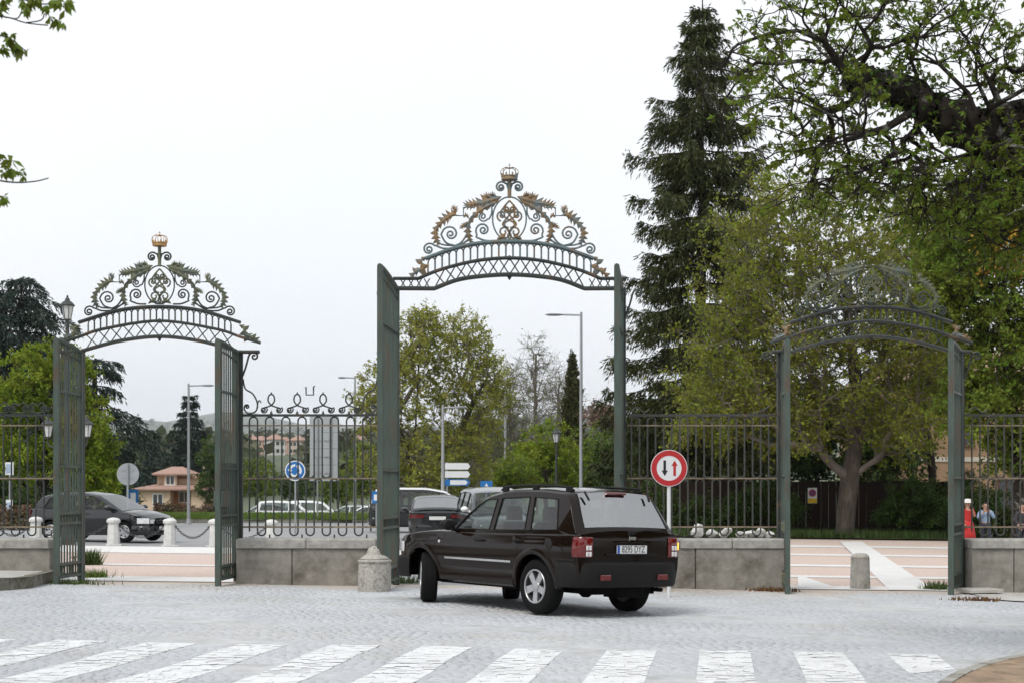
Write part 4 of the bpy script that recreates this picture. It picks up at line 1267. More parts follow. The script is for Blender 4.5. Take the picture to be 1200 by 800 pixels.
    def sweep_bumper(s, name, rear, z0, z1, out, wrap, m, ext=.02):
        """moulded bumper wrapping the end of the body"""
        sp = s.sp; o = s.o
        xe = sp['rear'] if rear else sp['front']; sg = -1 if rear else 1
        path = []
        W_ = sp['W'] + ext
        for t_ in np.linspace(-1, 1, 41):
            # superellipse plan
            a = t_ * PI / 2
            px = xe - sg * wrap + sg * (wrap + out) * abs(math.cos(a)) ** .42
            py = W_ * math.copysign(abs(math.sin(a)) ** .55, t_) if t_ else 0
            path.append((px, py))
        rws = []
        for i, (x, y) in enumerate(path):
            a = path[max(i - 1, 0)]; b = path[min(i + 1, len(path) - 1)]
            d = Vector((b[0] - a[0], b[1] - a[1])); d = d.normalized() if d.length > 1e-6 else Vector((1, 0))
            nn = Vector((d.y, -d.x))
            if nn.dot(Vector((x - (xe - sg * wrap * 1.4), y))) < 0: nn = -nn
            prof = ((-.07, z0 + .01), (-.03, z0), (-.008, z0 + .04), (0, (z0 + z1) / 2), (-.006, z1 - .05), (-.025, z1 - .012), (-.05, z1), (-.14, z1 + .004))
            rws.append([(x + nn.x * dd, y + nn.y * dd, z) for dd, z in prof])
        mb = MB(); mb.grid(rws); mb.build(name, m, o, auto=45)

# ---------------------------------------------------------------- the dark off-roader turning through the gate
M_brown = mat('dark_brown_metallic', (0.0095, 0.0052, 0.0034), .09, metal=.0, var=.08, vscale=2, coat=.0, spec=.27)
jeep_spec = dict(front=2.20, rear=-2.30, W=.925, zwide=.86, xf=1.39, xr=-1.39, r=.375, Ra=.45, tw=.245, floor=.30,
    top=[(-2.30, 1.10), (-1.9, 1.10), (0, 1.075), (.95, 1.075), (1.2, 1.065), (1.7, 1.03), (2.02, .985), (2.20, .90)],
    sill=[(-2.30, .52), (-1.9, .43), (-1.0, .36), (1.0, .36), (1.9, .42), (2.26, .5)],
    roof=[(.74, 1.09), (.0, 1.60), (-.5, 1.69), (-1.3, 1.70), (-1.93, 1.655), (-2.27, 1.09)],
    tumble=.26, crown=.055, rcrown=.035, glass_edge=.93, cf=.17, cr=.05, bulge=.05, rear_glass_mat=glass_mat('rear_glass', (.4, .46, .48), boost=3.1),
    windows=[[(.54, 1.115), (-.29, 1.12), (-.30, 1.55), (-.05, 1.54), (.09, 1.47)], [(-.40, 1.12), (-1.12, 1.13), (-1.05, 1.585), (-.41, 1.565)], [(-1.25, 1.135), (-1.84, 1.15), (-1.69, 1.56), (-1.16, 1.585)]],
    dark_windows=(1, 2), seats=[(-.15, 0), (-1.0, 1)], steer=-31, flare=.022, flare_mat=M_brown,
    seams=[[(.78, 1.04), (.80, .8), (.73, .55), (.66, .40)], [(-.34, 1.06), (-.34, .4)], [(-1.18, 1.07), (-1.12, .95), (-1.0, .88), (-.93, .5)], [(2.2, .93), (1.98, .80)]],
    handles=[(-.12, .965), (-1.03, .985)], mirror=(.50, 1.14), rear_edge=.86, handle_mat=M_plastic)
# fit: left wheels' contact points in the photograph
jr = G(632, 720)
yaw = math.atan2(2.24, -1.65)           # heading of the car's +x
hx, hy = math.cos(yaw), math.sin(yaw)
left = Vector((-hy, hx, 0))
jc = Vector((jr.x, jr.y, 0)) + Vector((hx, hy, 0)) * 1.39 - left * .80
jz = gz(jc.x, jc.y) - .004
slope_roll = SLOPE * (hy) * 1.0
J = Car('off_roader', 'dark brown off-roader with roof rails turning left towards the main gate', (jc.x, jc.y, jz), yaw, jeep_spec, M_brown, tilt=(R(1.35), R(-.15)))
o = J.o
J.sweep_bumper('rear_bumper', True, .40, .74, .11, .42, M_plastic, ext=.012)
J.sweep_bumper('front_bumper', False, .36, .68, .09, .5, M_plastic, ext=.005)
def on_rear(y, z, out=0.0):
    """point on the tailgate"""
    x = -2.30 - .05 * (1 - min(1, (y / .88)) ** 2) - out if z < 1.1 else -2.30
    return Vector((x, y, z))
# tail lamps at the corners
for sg in (1, -1):
    tl = empty('tail_lamp', parent=o)
    rws = []
    for (x_, yy) in ((-2.335, .66), (-2.362, .69), (-2.358, .78), (-2.335, .835), (-2.29, None), (-2.25, None), (-2.20, None)):
        rws.append([(x_ + (.012 if z in (.80, 1.065) and yy else 0), sg * (yy if yy else J.ys(max(x_, -2.3), z) + (.012 if .8 < z < 1.06 else .002)), z) for z in (.80, .82, .96, 1.05, 1.065)])
    mb = MB(); mb.grid(rws); mb.build('lamp_lens', M_redlamp, tl, auto=40)
    for (za, zb_) in ((.815, .875), (.895, .955)):
        for (ya, yb) in ((.705, .745), (.755, .795)):
            mb = MB(); mb.bbox(-.008, .008, ya, yb, za, zb_, .006); ob = mb.build('clear_cell', M_clearlamp, tl)
            for v in ob.data.vertices: v.co.y *= sg; v.co.x += -2.362
    if sg == -1:
        mb = MB(); mb.bbox(-.012, .012, -.86, -.80, .9, 1.0, .008); ob = mb.build('lit_indicator', M_amber, tl)
        for v in ob.data.vertices: v.co.x += -2.325
    mb = MB(); mb.bbox(-.01, .01, sg * .50 - .09, sg * .50 + .09, .50, .57, .008); ob = mb.build('bumper_reflector', M_redlamp, o)
    for v in ob.data.vertices: v.co.x += -2.415
# number plate
pl = empty('number_plate', (-2.372, 0.02, .905), 0, o)
MB().box(-.006, .004, -.26, .26, -.055, .055).build('plate_board', M_plate, pl)
MB().box(-.0085, -.0062, .218, .258, -.053, .053).build('plate_band', M_plateblue, pl)
Mt = Matrix.Translation((-.0072, -.02, -.0)) @ Matrix(((0, 0, -1, 0), (-1, 0, 0, 0), (0, 1, 0, 0), (0, 0, 0, 1))) @ Matrix.Diagonal((.82, 1.12, 1, 1))
text_mesh('plate_lettering', '8295 DYZ', .115, M_ink, pl, Mt)
mb = MB(); mb.tube([(-2.37, -.45, .835), (-2.378, 0, .84), (-2.37, .45, .835)], .012, n=6); mb.build('tailgate_strip', M_plastic, o)
mb = MB(); mb.tube([(-2.358, .30, 1.005), (-2.378, .0, 1.01), (-2.358, -.32, 1.005)], .012, n=6); mb.build('tailgate_handle', M_brown, o)
Mt = Matrix.Translation((-2.356, 0.0, 1.062)) @ Matrix(((0, 0, -1, 0), (-1, 0, 0, 0), (0, 1, 0, 0), (0, 0, 0, 1)))
text_mesh('tailgate_badge', 'Jeep', .075, M_chrome, o, Mt, ext=.003)
# wiper, high brake lamp, window hinges, washer
mb = MB(); mb.tube([(-2.335, .02, 1.125), (-2.325, -.25, 1.16), (-2.30, -.58, 1.15)], .015, n=5); mb.bbox(-2.36, -2.29, -.05, .07, 1.10, 1.15, .01); mb.build('rear_wiper', M_plastic, o)
mb = MB(); mb.tube([(-1.985, -.17, 1.648), (-1.985, .17, 1.648)], .026, n=8, up=(0, 0, 1), sx=.75); mb.build('high_brake_lamp', M_redlamp, o)
for sg in (1, -1):
    mb = MB(); mb.tube([(-2.0, sg * .55, 1.665), (-2.045, sg * .54, 1.60), (-2.075, sg * .53, 1.55)], .016, n=5); mb.build('glass_hinge', M_plastic, o)
    # roof rails
    mb = MB(); y_ = .60
    mb.tube([(-.2, sg * y_, 1.68), (-.3, sg * y_, 1.725), (-.6, sg * (y_ + .0), 1.738), (-1.1, sg * y_, 1.745), (-1.68, sg * y_, 1.725), (-1.84, sg * y_, 1.68)], .018, n=6); mb.build('roof_rail', M_plastic, o)
    for x in (-.3, -1.0, -1.74):
        mb = MB(); mb.bbox(x - .06, x + .06, sg * y_ - .022, sg * y_ + .022, 1.64, 1.735, .008); mb.build('rail_foot', M_plastic, o)
    # chrome side moulding
    mb = MB(); mb.tube([(x, sg * (J.ys(x, .69) + .008), .69) for x in np.linspace(.74, -.88, 12)], .02, n=4, up=(0, 1, 0), sx=.6); mb.build('side_moulding', M_chrome, o)
    mb = MB(); mb.tube([(x, sg * (J.ys(x, .70) + .004), .755) for x in np.linspace(-1.9, -2.25, 6)], .014, n=4); mb.build('bumper_strip', M_plastic, o)
    # lower door cladding
    rws = [[(x, sg * (J.ys(x, .5) + dy), z) for dy, z in ((-.02, .345), (.012, .37), (.018, .5), (.012, .6), (-.01, .615))] for x in np.linspace(.9, -.9, 16)]
    mb = MB(); mb.grid(rws); mb.build('side_cladding', M_brown, o, auto=40)
    # headlamps, indicators
    mb = MB(); rws = [[(x, sg * (J.ys(x, .82) + .006), z) for z in (.74, .78, .86, .895)] for x in np.linspace(1.92, 2.19, 7)]; mb.grid(rws)
    rws = [[(2.202 + .02, sg * yy, z) for z in (.74, .78, .86, .895)] for yy in (.52, .6, .7, .77)]; mb.grid(rws); mb.build('head_lamp', M_headlamp, o)
    mb = MB(); x = .9; mb.lathe([(.022, -.01), (.022, .008), (.004, .014)], 10, M=Matrix.Translation((x, sg * (J.ys(x, .92) + .002), .92)) @ Matrix.Rotation(-PI / 2 * sg, 4, 'X')); mb.build('side_repeater', M_clearlamp, o)
# grille slots
for i in range(7):
    mb = MB(); y_ = -.36 + .12 * i; mb.bbox(2.225, 2.258, y_ - .035, y_ + .035, .62, .84, .01); mb.build('grille_slot', M_chrome, o)
# fuel flap, tow shield, exhaust, axle, spare tank
mb = MB(); mb.lathe([(.085, -.004), (.085, .006), (.075, .009)], 20, M=Matrix.Translation((-1.72, J.ys(-1.72, .96), .96)) @ Matrix.Rotation(-PI / 2, 4, 'X')); mb.build('fuel_flap', M_brown, o)
mb = MB(); mb.bbox(-2.28, -1.95, -.3, .18, .26, .42, .04); mb.build('silencer', M_under, o)
mb = MB(); mb.tube([(-1.39, -.75, .375), (-1.39, .75, .375)], .06, n=8); mb.lathe([(.05, -.16), (.16, -.06), (.16, .06), (.05, .16)], 10, (-1.39, 0, .375)); mb.build('rear_axle', M_under, o)
mb = MB(); mb.tube([(-1.5, -.5, .33), (-2.1, -.52, .36), (-2.36, -.53, .36)], .03, n=8); mb.build('exhaust_pipe', M_under, o)

# ---------------------------------------------------------------- dark hatchback behind the left gate
M_black = mat('black_gloss', (0.010, 0.012, 0.014), .08, metal=.0, var=.06, vscale=2, coat=.0, spec=.8)
M_glass_sky = glass_mat('sky_windscreen', (.3, .34, .34), boost=2.4)
hatch = dict(screen_mat=M_glass_sky, front=2.05, rear=-2.05, W=.865, zwide=.7, xf=1.27, xr=-1.31, r=.315, Ra=.36, tw=.2, floor=.2,
    top=[(-2.05, .98), (-1.6, .98), (0, .93), (1.0, .92), (1.5, .87), (1.85, .78), (2.05, .66)], sill=[(-2.05, .34), (-1.5, .24), (1.5, .22), (2.05, .26)],
    roof=[(1.18, .93), (.35, 1.38), (-.3, 1.475), (-1.25, 1.45), (-1.72, 1.36), (-2.0, .98)], tumble=.32, crown=.07, rcrown=.05, cf=.2, cr=.1,
    windows=[[(.86, .985), (-.15, .985), (-.16, 1.37), (.12, 1.36), (.36, 1.27)], [(-.25, .985), (-1.05, 1.0), (-1.12, 1.36), (-.26, 1.375)], [(-1.16, 1.0), (-1.55, 1.03), (-1.42, 1.30), (-1.2, 1.35)]],
    seats=[(.1, 0), (-.8, 1)], seams=[[(.9, .9), (.95, .7), (.85, .28)], [(-.2, .92), (-.2, .28)], [(-1.1, .94), (-1.0, .7), (-.93, .35)], [(1.8, .78), (1.3, .86)]], handles=[(-.02, .84), (-.95, .87)], mirror=(.82, 1.0), mirror_mat=M_black, spokes=6)
q = GX(121, 46.9)
H = Car('hatchback', 'dark hatchback parked facing the chained bollards behind the crowned side gate', (q.x, q.y, q.z), R(-19), hatch, M_black)
o = H.o
H.sweep_bumper('front_bumper', False, .22, .5, .06, .5, M_black, ext=0)
H.sweep_bumper('rear_bumper', True, .3, .56, .06, .4, M_black, ext=0)
for sg in (1, -1):
    rws = [[(x, sg * (H.ys(x, .66) + .008), z) for z in (.56, .6, .68, .72)] for x in np.linspace(1.72, 2.05, 7)]
    mb = MB(); mb.grid(rws); rws = [[(2.08, sg * yy, z) for z in (.56, .6, .66, .68)] for yy in (.42, .52, .62, .69)]; mb.grid(rws); mb.build('head_lamp', M_headlamp, o)
    mb = MB(); mb.bbox(-.02, .02, sg * .7 - .1, sg * .7 + .1, .78, .98, .01); ob = mb.build('tail_lamp', M_redlamp, o)
    for v in ob.data.vertices: v.co.x -= 2.06
mb = MB(); mb.bbox(2.09, 2.125, -.4, .4, .55, .66, .01); mb.build('grille', M_plastic, o)
mb = MB()
for zz in (.575, .635): mb.box(2.122, 2.13, -.39, .39, zz, zz + .012)
mb.build('grille_bar', M_chrome, o)
mb = MB(); ring = [(2.135, .062 * math.cos(a), .61 + .062 * math.sin(a)) for a in np.linspace(0, 2 * PI, 20, endpoint=False)]; mb.tube(ring, .008, n=5, closed=True)
mb.tube([(2.135, -.042, .65), (2.135, -.012, .615), (2.135, 0, .64), (2.135, .012, .615), (2.135, .042, .65)], .007, n=4); mb.tube([(2.135, -.05, .62), (2.135, -.022, .565), (2.135, 0, .61), (2.135, .022, .565), (2.135, .05, .62)], .007, n=4); mb.build('front_emblem', M_chrome, o)
mb = MB(); mb.box(2.125, 2.14, -.26, .26, .36, .47); mb.build('number_plate', M_plate, o)
mb = MB(); mb.box(2.11, 2.122, -.45, .45, .27, .36); mb.build('air_intake', M_plastic, o)

# ---------------------------------------------------------------- dark saloon seen from behind, left of the off-roader
saloon = dict(front=2.2, rear=-2.2, W=.91, zwide=.72, xf=1.35, xr=-1.33, r=.325, Ra=.37, tw=.21, floor=.2,
    top=[(-2.2, .98), (-1.75, 1.03), (0, .95), (1.0, .92), (1.6, .86), (2.0, .76), (2.2, .64)], sill=[(-2.2, .36), (-1.6, .24), (1.6, .22), (2.2, .27)],
    roof=[(1.25, .93), (.4, 1.40), (-.3, 1.50), (-1.1, 1.47), (-1.45, 1.40), (-2.1, 1.03)], tumble=.34, crown=.05, rcrown=.05, cf=.2, cr=.1, rear_glass_mat=glass_mat('bright_rear_glass', (.3, .34, .35), boost=3.4),
    windows=[[(.9, .985), (-.15, .985), (-.16, 1.39), (.15, 1.38), (.4, 1.28)], [(-.25, .985), (-1.05, 1.0), (-1.1, 1.37), (-.26, 1.395)], [(-1.16, 1.02), (-1.6, 1.06), (-1.45, 1.25), (-1.2, 1.34)]],
    seats=[(.1, 0), (-.8, 1)], seams=[[(.9, .9), (.95, .7), (.85, .28)], [(-.2, .92), (-.2, .28)]], handles=[(-.02, .84), (-.95, .87)], mirror=(.86, 1.0), mirror_mat=M_black)
q = GX(511, 50.5)
Sc = Car('saloon_car', 'dark saloon seen from behind, waiting beyond the main gate', (q.x, q.y, q.z), R(94), saloon, M_black)
o = Sc.o
Sc.sweep_bumper('rear_bumper', True, .32, .62, .06, .4, M_black, ext=0)
for sg in (1, -1):
    rws = [[(-2.262 + .035 * (yy / .9) ** 6, sg * yy, z) for z in (.80, .83, .88, .905)] for yy in (.42, .55, .7, .82, .88)] 
    mb = MB(); mb.grid(rws); mb.build('tail_lamp', M_redlamp, o)
mb = MB(); mb.box(-2.28, -2.268, -.26, .26, .74, .85); mb.build('number_plate', M_plate, o)
mb = MB(); mb.tube([(-2.24, -.8, .955), (-2.275, 0, .965), (-2.24, .8, .955)], .02, n=5); mb.build('boot_lip', M_black, o)

# ---------------------------------------------------------------- white minivan behind the saloon, grey car hidden by the off-roader
van = dict(front=2.3, rear=-2.3, W=.95, zwide=.8, xf=1.5, xr=-1.5, r=.33, Ra=.38, tw=.21, floor=.22,
    top=[(-2.3, 1.05), (-1.75, 1.05), (0, 1.02), (1.2, 1.0), (1.8, .92), (2.1, .82), (2.3, .66)], sill=[(-2.3, .36), (-1.6, .26), (1.6, .24), (2.3, .28)],
    roof=[(1.6, 1.0), (.8, 1.62), (0, 1.76), (-1.3, 1.77), (-2.05, 1.70), (-2.28, 1.05)], tumble=.2, crown=.05, rcrown=.04, cf=.2, cr=.06,
    windows=[[(1.2, 1.06), (.2, 1.06), (.2, 1.6), (.62, 1.55)], [(.1, 1.06), (-.95, 1.07), (-.95, 1.64), (.1, 1.62)], [(-1.05, 1.08), (-2.0, 1.1), (-1.88, 1.6), (-1.05, 1.64)]], dark_windows=(0, 1, 2),
    seats=[(.4, 0), (-.6, 1)], seams=[[(.15, 1.0), (.15, .3)], [(-1.0, 1.0), (-1.0, .4)]], handles=[(.3, .93), (-.85, .93)], mirror=(1.15, 1.1), mirror_mat=M_white)
M_carwhite = mat('white_car_paint', (.72, .73, .74), .25, var=.03, coat=.7)
M_silver = mat('silver_car_paint', (.28, .29, .30), .28, metal=.5, var=.05, coat=.7)
q = GX(500, 62)
V_ = Car('minivan', 'dark minivan with pale roof, standing across behind the dark saloon', (q.x, q.y, q.z), R(4), dict(van, roof_mat=M_carwhite, mirror_mat=M_black), M_black)
V_.sweep_bumper('rear_bumper', True, .3, .62, .06, .4, M_black, ext=0); V_.sweep_bumper('front_bumper', False, .28, .6, .06, .4, M_black, ext=0)
q = GX(577, 47)
K = Car('estate_car', 'grey car facing the gate, mostly hidden behind the off-roader bonnet', (q.x, q.y, q.z), R(-80), dict(van, W=.9, top=[(a, b * .97) for a, b in van['top']]), mat('grey_car_paint', (.05, .055, .06), .25, metal=.4, coat=.8))
K.sweep_bumper('front_bumper', False, .28, .6, .06, .4, M_plastic, ext=0)
# white and silver vehicles parked beyond the roundabout
for (px, Y, hd, sp_, m_, nm, lab) in ((336, 116, 8, van, M_carwhite, 'parked_van', 'white van parked beyond the roundabout grass, behind the looped railing'),
        (368, 118, 5, van, M_carwhite, 'parked_van', 'white van parked second in the row beyond the roundabout grass'),
        (306, 117, 186, saloon, M_silver, 'parked_car', 'silver saloon parked beyond the roundabout grass near the roundabout sign'),
        (408, 114, 178, hatch, M_silver, 'parked_car', 'silver hatchback parked beyond the looped railing beside the leafy tree'),
        (432, 112, 170, hatch, M_carwhite, 'parked_car', 'white hatchback parked beyond the railing next to the main gate leaf')):
    q = GX(px, Y); q.z = gz(q.x, Y)
    Car(nm, lab, (q.x, q.y, q.z - .85), R(hd), sp_, m_)
# ================================================================== TREES
def frusta(A, B, ra, rb, n):
    """many tapered segments at once -> verts, quads"""
    A, B = np.asarray(A), np.asarray(B); ra, rb = np.asarray(ra), np.asarray(rb)
    d = B - A; ln = np.linalg.norm(d, axis=1, keepdims=True) + 1e-9; d = d / ln
    ref = np.where(np.abs(d[:, 2:3]) < .9, np.array([[0, 0, 1.]]), np.array([[1., 0, 0]]))
    u = np.cross(d, ref); u /= np.linalg.norm(u, axis=1, keepdims=True) + 1e-9
    v = np.cross(d, u)
    an = 2 * PI * np.arange(n) / n
    ring = u[:, None, :] * np.cos(an)[None, :, None] + v[:, None, :] * np.sin(an)[None, :, None]
    Va = A[:, None, :] + ring * ra[:, None, None]; Vb = B[:, None, :] + ring * rb[:, None, None]
    V = np.concatenate([Va, Vb], 1).reshape(-1, 3)
    base = (np.arange(len(A)) * 2 * n)[:, None, None]
    k = np.arange(n); l = (k + 1) % n
    F = (base + np.stack([k, l, l + n, k + n], 1)[None]).reshape(-1, 4)
    return V, F
def leaf_cards(pos, dirs, ln, wd, r_, fold=.25):
    """diamond shaped leaves: pos base (n,3), dirs (n,3) unit, ln, wd arrays"""
    n = len(pos)
    rnd = r_.normal(size=(n, 3))
    side = np.cross(dirs, rnd); side /= np.linalg.norm(side, axis=1, keepdims=True) + 1e-9
    nor = np.cross(side, dirs)
    ln = np.broadcast_to(ln, (n,))[:, None]; wd = np.broadcast_to(wd, (n,))[:, None]
    mid = pos + dirs * ln * .5
    V = np.stack([pos, mid + side * wd * .5 + nor * wd * fold * .5, pos + dirs * ln - nor * ln * .1, mid - side * wd * .5 + nor * wd * fold * .5], 1)
    F = np.arange(n * 4).reshape(-1, 4)
    return V.reshape(-1, 3), F
def unit(v): return v / (np.linalg.norm(v, axis=-1, keepdims=True) + 1e-9)
def join(parts):
    Vs, Fs, o_ = [], [], 0
    for V, F in parts:
        Vs.append(V); Fs.append(F + o_); o_ += len(V)
    return np.concatenate(Vs), np.concatenate(Fs)
def skeleton(trunks, tips, r_, sag=.0, wig=.12, step=.8, up=.25):
    """grow branches from trunk polylines to every tip; returns nodes, parents, counts"""
    nodes, par = [], []
    for tr_ in trunks:
        for i, q in enumerate(tr_):
            par.append(len(nodes) - 1 if i else -1); nodes.append(np.array(q, float))
    N = np.array(nodes)
    cap = len(tips) * 14 + len(N) + 10
    arr = np.zeros((cap, 3)); arr[:len(N)] = N; cnt = len(N)
    par = par + [0] * (cap - len(par)); dep = np.zeros(cap)
    for i in range(cnt):
        if par[i] >= 0: dep[i] = dep[par[i]] + np.linalg.norm(arr[i] - arr[par[i]])
    d0 = np.array([np.min(np.linalg.norm(N - t_, axis=1)) for t_ in tips])
    tip_ids = []
    for ti in np.argsort(d0):
        t_ = tips[ti]
        dv = t_ - arr[:cnt]
        dist = np.linalg.norm(dv, axis=1)
        cost = dist + .30 * dep[:cnt] + np.where(dv[:, 2] < -.1, -dv[:, 2] * (.6 if up > 0 else 0), 0)
        b = int(np.argmin(cost))
        L_ = dist[b]; k = max(2, min(10, int(L_ / step) + 1))
        p0 = arr[b]; prev = b
        perp = r_.normal(size=3) * wig * L_
        for j in range(1, k + 1):
            s_ = j / k
            q = p0 + (t_ - p0) * s_ + perp * math.sin(PI * s_) * .5 + np.array([0, 0, up * L_ * math.sin(PI * s_) * .35 - sag * L_ * s_ * (s_ - .3)]) + r_.normal(size=3) * .03 * L_ / k
            arr[cnt] = q; par[cnt] = prev; dep[cnt] = dep[prev] + np.linalg.norm(q - arr[prev]); prev = cnt; cnt += 1
        tip_ids.append(prev)
    wgt = np.zeros(cnt)
    for i in tip_ids: wgt[i] += 1
    for i in range(cnt - 1, -1, -1):
        if par[i] >= 0: wgt[par[i]] += wgt[i]
    return arr[:cnt], np.array(par[:cnt]), np.maximum(wgt, 1), tip_ids
def in_blobs(blobs, count, r_, shell=.35):
    """random points in a set of ellipsoids (cx,cy,cz,rx,ry,rz,weight), denser towards the surface"""
    wg = np.array([b[6] for b in blobs], float); wg /= wg.sum()
    pick = r_.choice(len(blobs), count, p=wg)
    d = unit(r_.normal(size=(count, 3)))
    rad = r_.uniform(0, 1, count) ** shell
    B = np.array([b[:6] for b in blobs])[pick]
    return B[:, :3] + d * rad[:, None] * B[:, 3:6]
def broadleaf(name, label, base, blobs, trunks, ntips, nleaf, lsize, leafm, barkm, seed, cat='tree', group=None, r_tip=.008, expo=.44, rmax=None,
              spread=.45, hang=.3, twigs=3, wig=.14, up=.2, step=.8, shell=.4, twig_len=.5, clump=1, aspect=.55, min_r=0.0):
    """coordinates are relative to base"""
    r_ = np.random.default_rng(seed)
    t_ = thing(name, label, cat, base, 0, group)
    tips = in_blobs(blobs, ntips, r_, shell)
    nodes, par, wgt, tid = skeleton(trunks, tips, r_, wig=wig, up=up, step=step)
    rad = np.maximum(r_tip * wgt ** expo, min_r)
    if rmax: rad = np.minimum(rad, rmax)
    i = np.where(par >= 0)[0]
    a, b = nodes[par[i]], nodes[i]
    ra = np.minimum(rad[par[i]], rad[i] * 1.35); rb_ = rad[i]
    thick = np.maximum(ra, rb_) > .05
    trunk_nodes = sum(len(x) for x in trunks)
    big = i < trunk_nodes
    if big.any():
        V, F = frusta(a[big], b[big], ra[big], rb_[big], 12)
        link('trunk', np_mesh('trunk', V, F, barkm, True), t_)
    rest = ~big
    parts = []
    for sel, n in ((rest & thick, 8), (rest & ~thick, 4)):
        if sel.any(): parts.append(frusta(a[sel], b[sel], ra[sel], rb_[sel], n))
    # fine twigs from the tips
    tp = nodes[tid]; tdir = unit(tp - nodes[par[tid]])
    tw0 = np.repeat(tp, twigs, 0); td = unit(np.repeat(tdir, twigs, 0) + r_.normal(size=(len(tw0), 3)) * .75 + np.array([0, 0, .15 - hang * .5]))
    tl = twig_len * r_.uniform(.4, 1.2, len(tw0))
    # curved in two pieces
    m1 = tw0 + td * tl[:, None] * .5
    td2 = unit(td + r_.normal(size=td.shape) * .3 + np.array([0, 0, -.25 * hang]))
    e1 = m1 + td2 * tl[:, None] * .5
    rr_ = np.full(len(tw0), max(r_tip * .8, min_r))
    parts.append(frusta(tw0, m1, rr_, rr_ * .8, 3)); parts.append(frusta(m1, e1, rr_ * .8, rr_ * .4, 3))
    V, F = join(parts)
    link('branches', np_mesh('branches', V, F, barkm if barkm is not M_bark else M_twig), t_)
    # leaves on the twigs
    if nleaf:
        nc = max(1, nleaf // clump)
        k = r_.integers(0, len(tw0), nc); s_ = r_.uniform(.1, 1.05, nc)[:, None]
        pos = np.where(s_ < .5, tw0[k] + (m1[k] - tw0[k]) * s_ * 2, m1[k] + (e1[k] - m1[k]) * (s_ - .5) * 2)
        pos = pos + r_.normal(size=pos.shape) * spread * .12
        pos = np.repeat(pos, clump, 0)
        dr = unit(np.repeat(td[k], clump, 0) * .4 + r_.normal(size=(len(pos), 3)) * .8 + np.array([0, 0, .1 - hang]))
        ln = lsize * r_.uniform(.55, 1.3, len(pos))
        V, F = leaf_cards(pos, dr, ln, ln * aspect, r_)
        o_ = link('crown', np_mesh('crown', V, F, leafm), t_); o_['kind'] = 'stuff'
    return t_
def conifer(name, label, base, H_, prof, seed, leafm, barkm, droop=.35, tiers=34, per=9, tw=.5, cardlen=.32, cardw=.055, dens=1.0, r0=.3, z0=.8, group=None, uplift=.2, hang=.8, gap=.0, rag=.62, tcut=1.0):
    """whorled conifer: prof(z)-> branch length"""
    r_ = np.random.default_rng(seed)
    t_ = thing(name, label, 'tree', base, 0, group)
    zz = np.linspace(0, H_ * tcut, 24)
    tr = np.stack([.05 * np.sin(zz * .7 + seed), .05 * np.cos(zz * .5), zz], 1)
    V, F = frusta(tr[:-1], tr[1:], r0 * (1 - zz[:-1] / H_) ** .8 + .012, r0 * (1 - zz[1:] / H_) ** .8 + .012, 10)
    link('trunk', np_mesh('trunk', V, F, barkm, True), t_)
    segA, segB, sr = [], [], []
    cp, cd, cl_ = [], [], []
    for i in range(tiers):
        z = z0 + (H_ - z0 - .15) * ((i + r_.uniform(-.3, .3)) / tiers)
        z = min(max(z, z0), H_ - .1)
        Lmax = prof(z)
        for j in range(per):
            if r_.uniform() < gap: continue
            a = 2 * PI * (j + r_.uniform(-.4, .4)) / per + i * 1.3
            L_ = Lmax * r_.uniform(rag, 1.14)
            if L_ < .1: continue
            k = max(4, int(L_ / .28))
            s_ = np.linspace(0, 1, k + 1)
            rad_ = L_ * s_
            zc = z - droop * (1 - .85 * (z / H_) ** 5) * L_ * (s_ ** 1.3) + uplift * L_ * s_ ** 4 + .12 * L_ * np.sin(PI * s_) * .5
            aa = a + .12 * np.sin(s_ * 3 + i)
            pts = np.stack([rad_ * np.cos(aa), rad_ * np.sin(aa), zc], 1)
            pts += r_.normal(size=pts.shape) * .02
            segA.append(pts[:-1]); segB.append(pts[1:]); sr.append(np.linspace(.022 + .006 * L_, .005, k))
            # side sprays
            ns = max(3, int(L_ * 16 * dens))
            u = r_.uniform(.12, 1.0, ns) ** .8
            idx = np.minimum((u * k).astype(int), k - 1); f = (u * k - idx)[:, None]
            p = pts[idx] + (pts[idx + 1] - pts[idx]) * f
            tang = unit(pts[idx + 1] - pts[idx])
            sgn = r_.choice([-1, 1], ns)[:, None]
            sd = np.stack([-tang[:, 1], tang[:, 0], 0 * tang[:, 0]], 1) * sgn
            dr = unit(tang * .7 + sd * r_.uniform(.2, 1.0, (ns, 1)) + np.array([0, 0, -hang]) * r_.uniform(.1, 1.2, (ns, 1)))
            ll = tw * r_.uniform(.35, 1.1, ns) * np.minimum(1, .45 + .6 * L_ / 2.5) * (1.15 - .5 * u)
            # each spray is three or four narrow needle cards along a drooping twig
            for c in range(4):
                cp.append(p + dr * (ll * c * .24)[:, None] + np.array([0, 0, -1.]) * (hang * .10 * ll * c * c * .35)[:, None])
                cd.append(unit(dr + np.array([0, 0, -.18 * hang * c]) + r_.normal(size=dr.shape) * .28)); cl_.append(np.full(ns, cardlen) * r_.uniform(.6, 1.15, ns) * np.minimum(1, ll / .3 + .3))
    V, F = frusta(np.concatenate(segA), np.concatenate(segB), np.concatenate(sr), np.concatenate(sr) * .85, 4)
    link('branches', np_mesh('branches', V, F, barkm), t_)
    pos, dr, ln = np.concatenate(cp), np.concatenate(cd), np.concatenate(cl_)
    V, F = leaf_cards(pos, dr, ln, np.full(len(pos), cardw) * r_.uniform(.7, 1.3, len(pos)), r_, fold=.5)
    o_ = link('crown', np_mesh('crown', V, F, leafm), t_); o_['kind'] = 'stuff'
    return t_

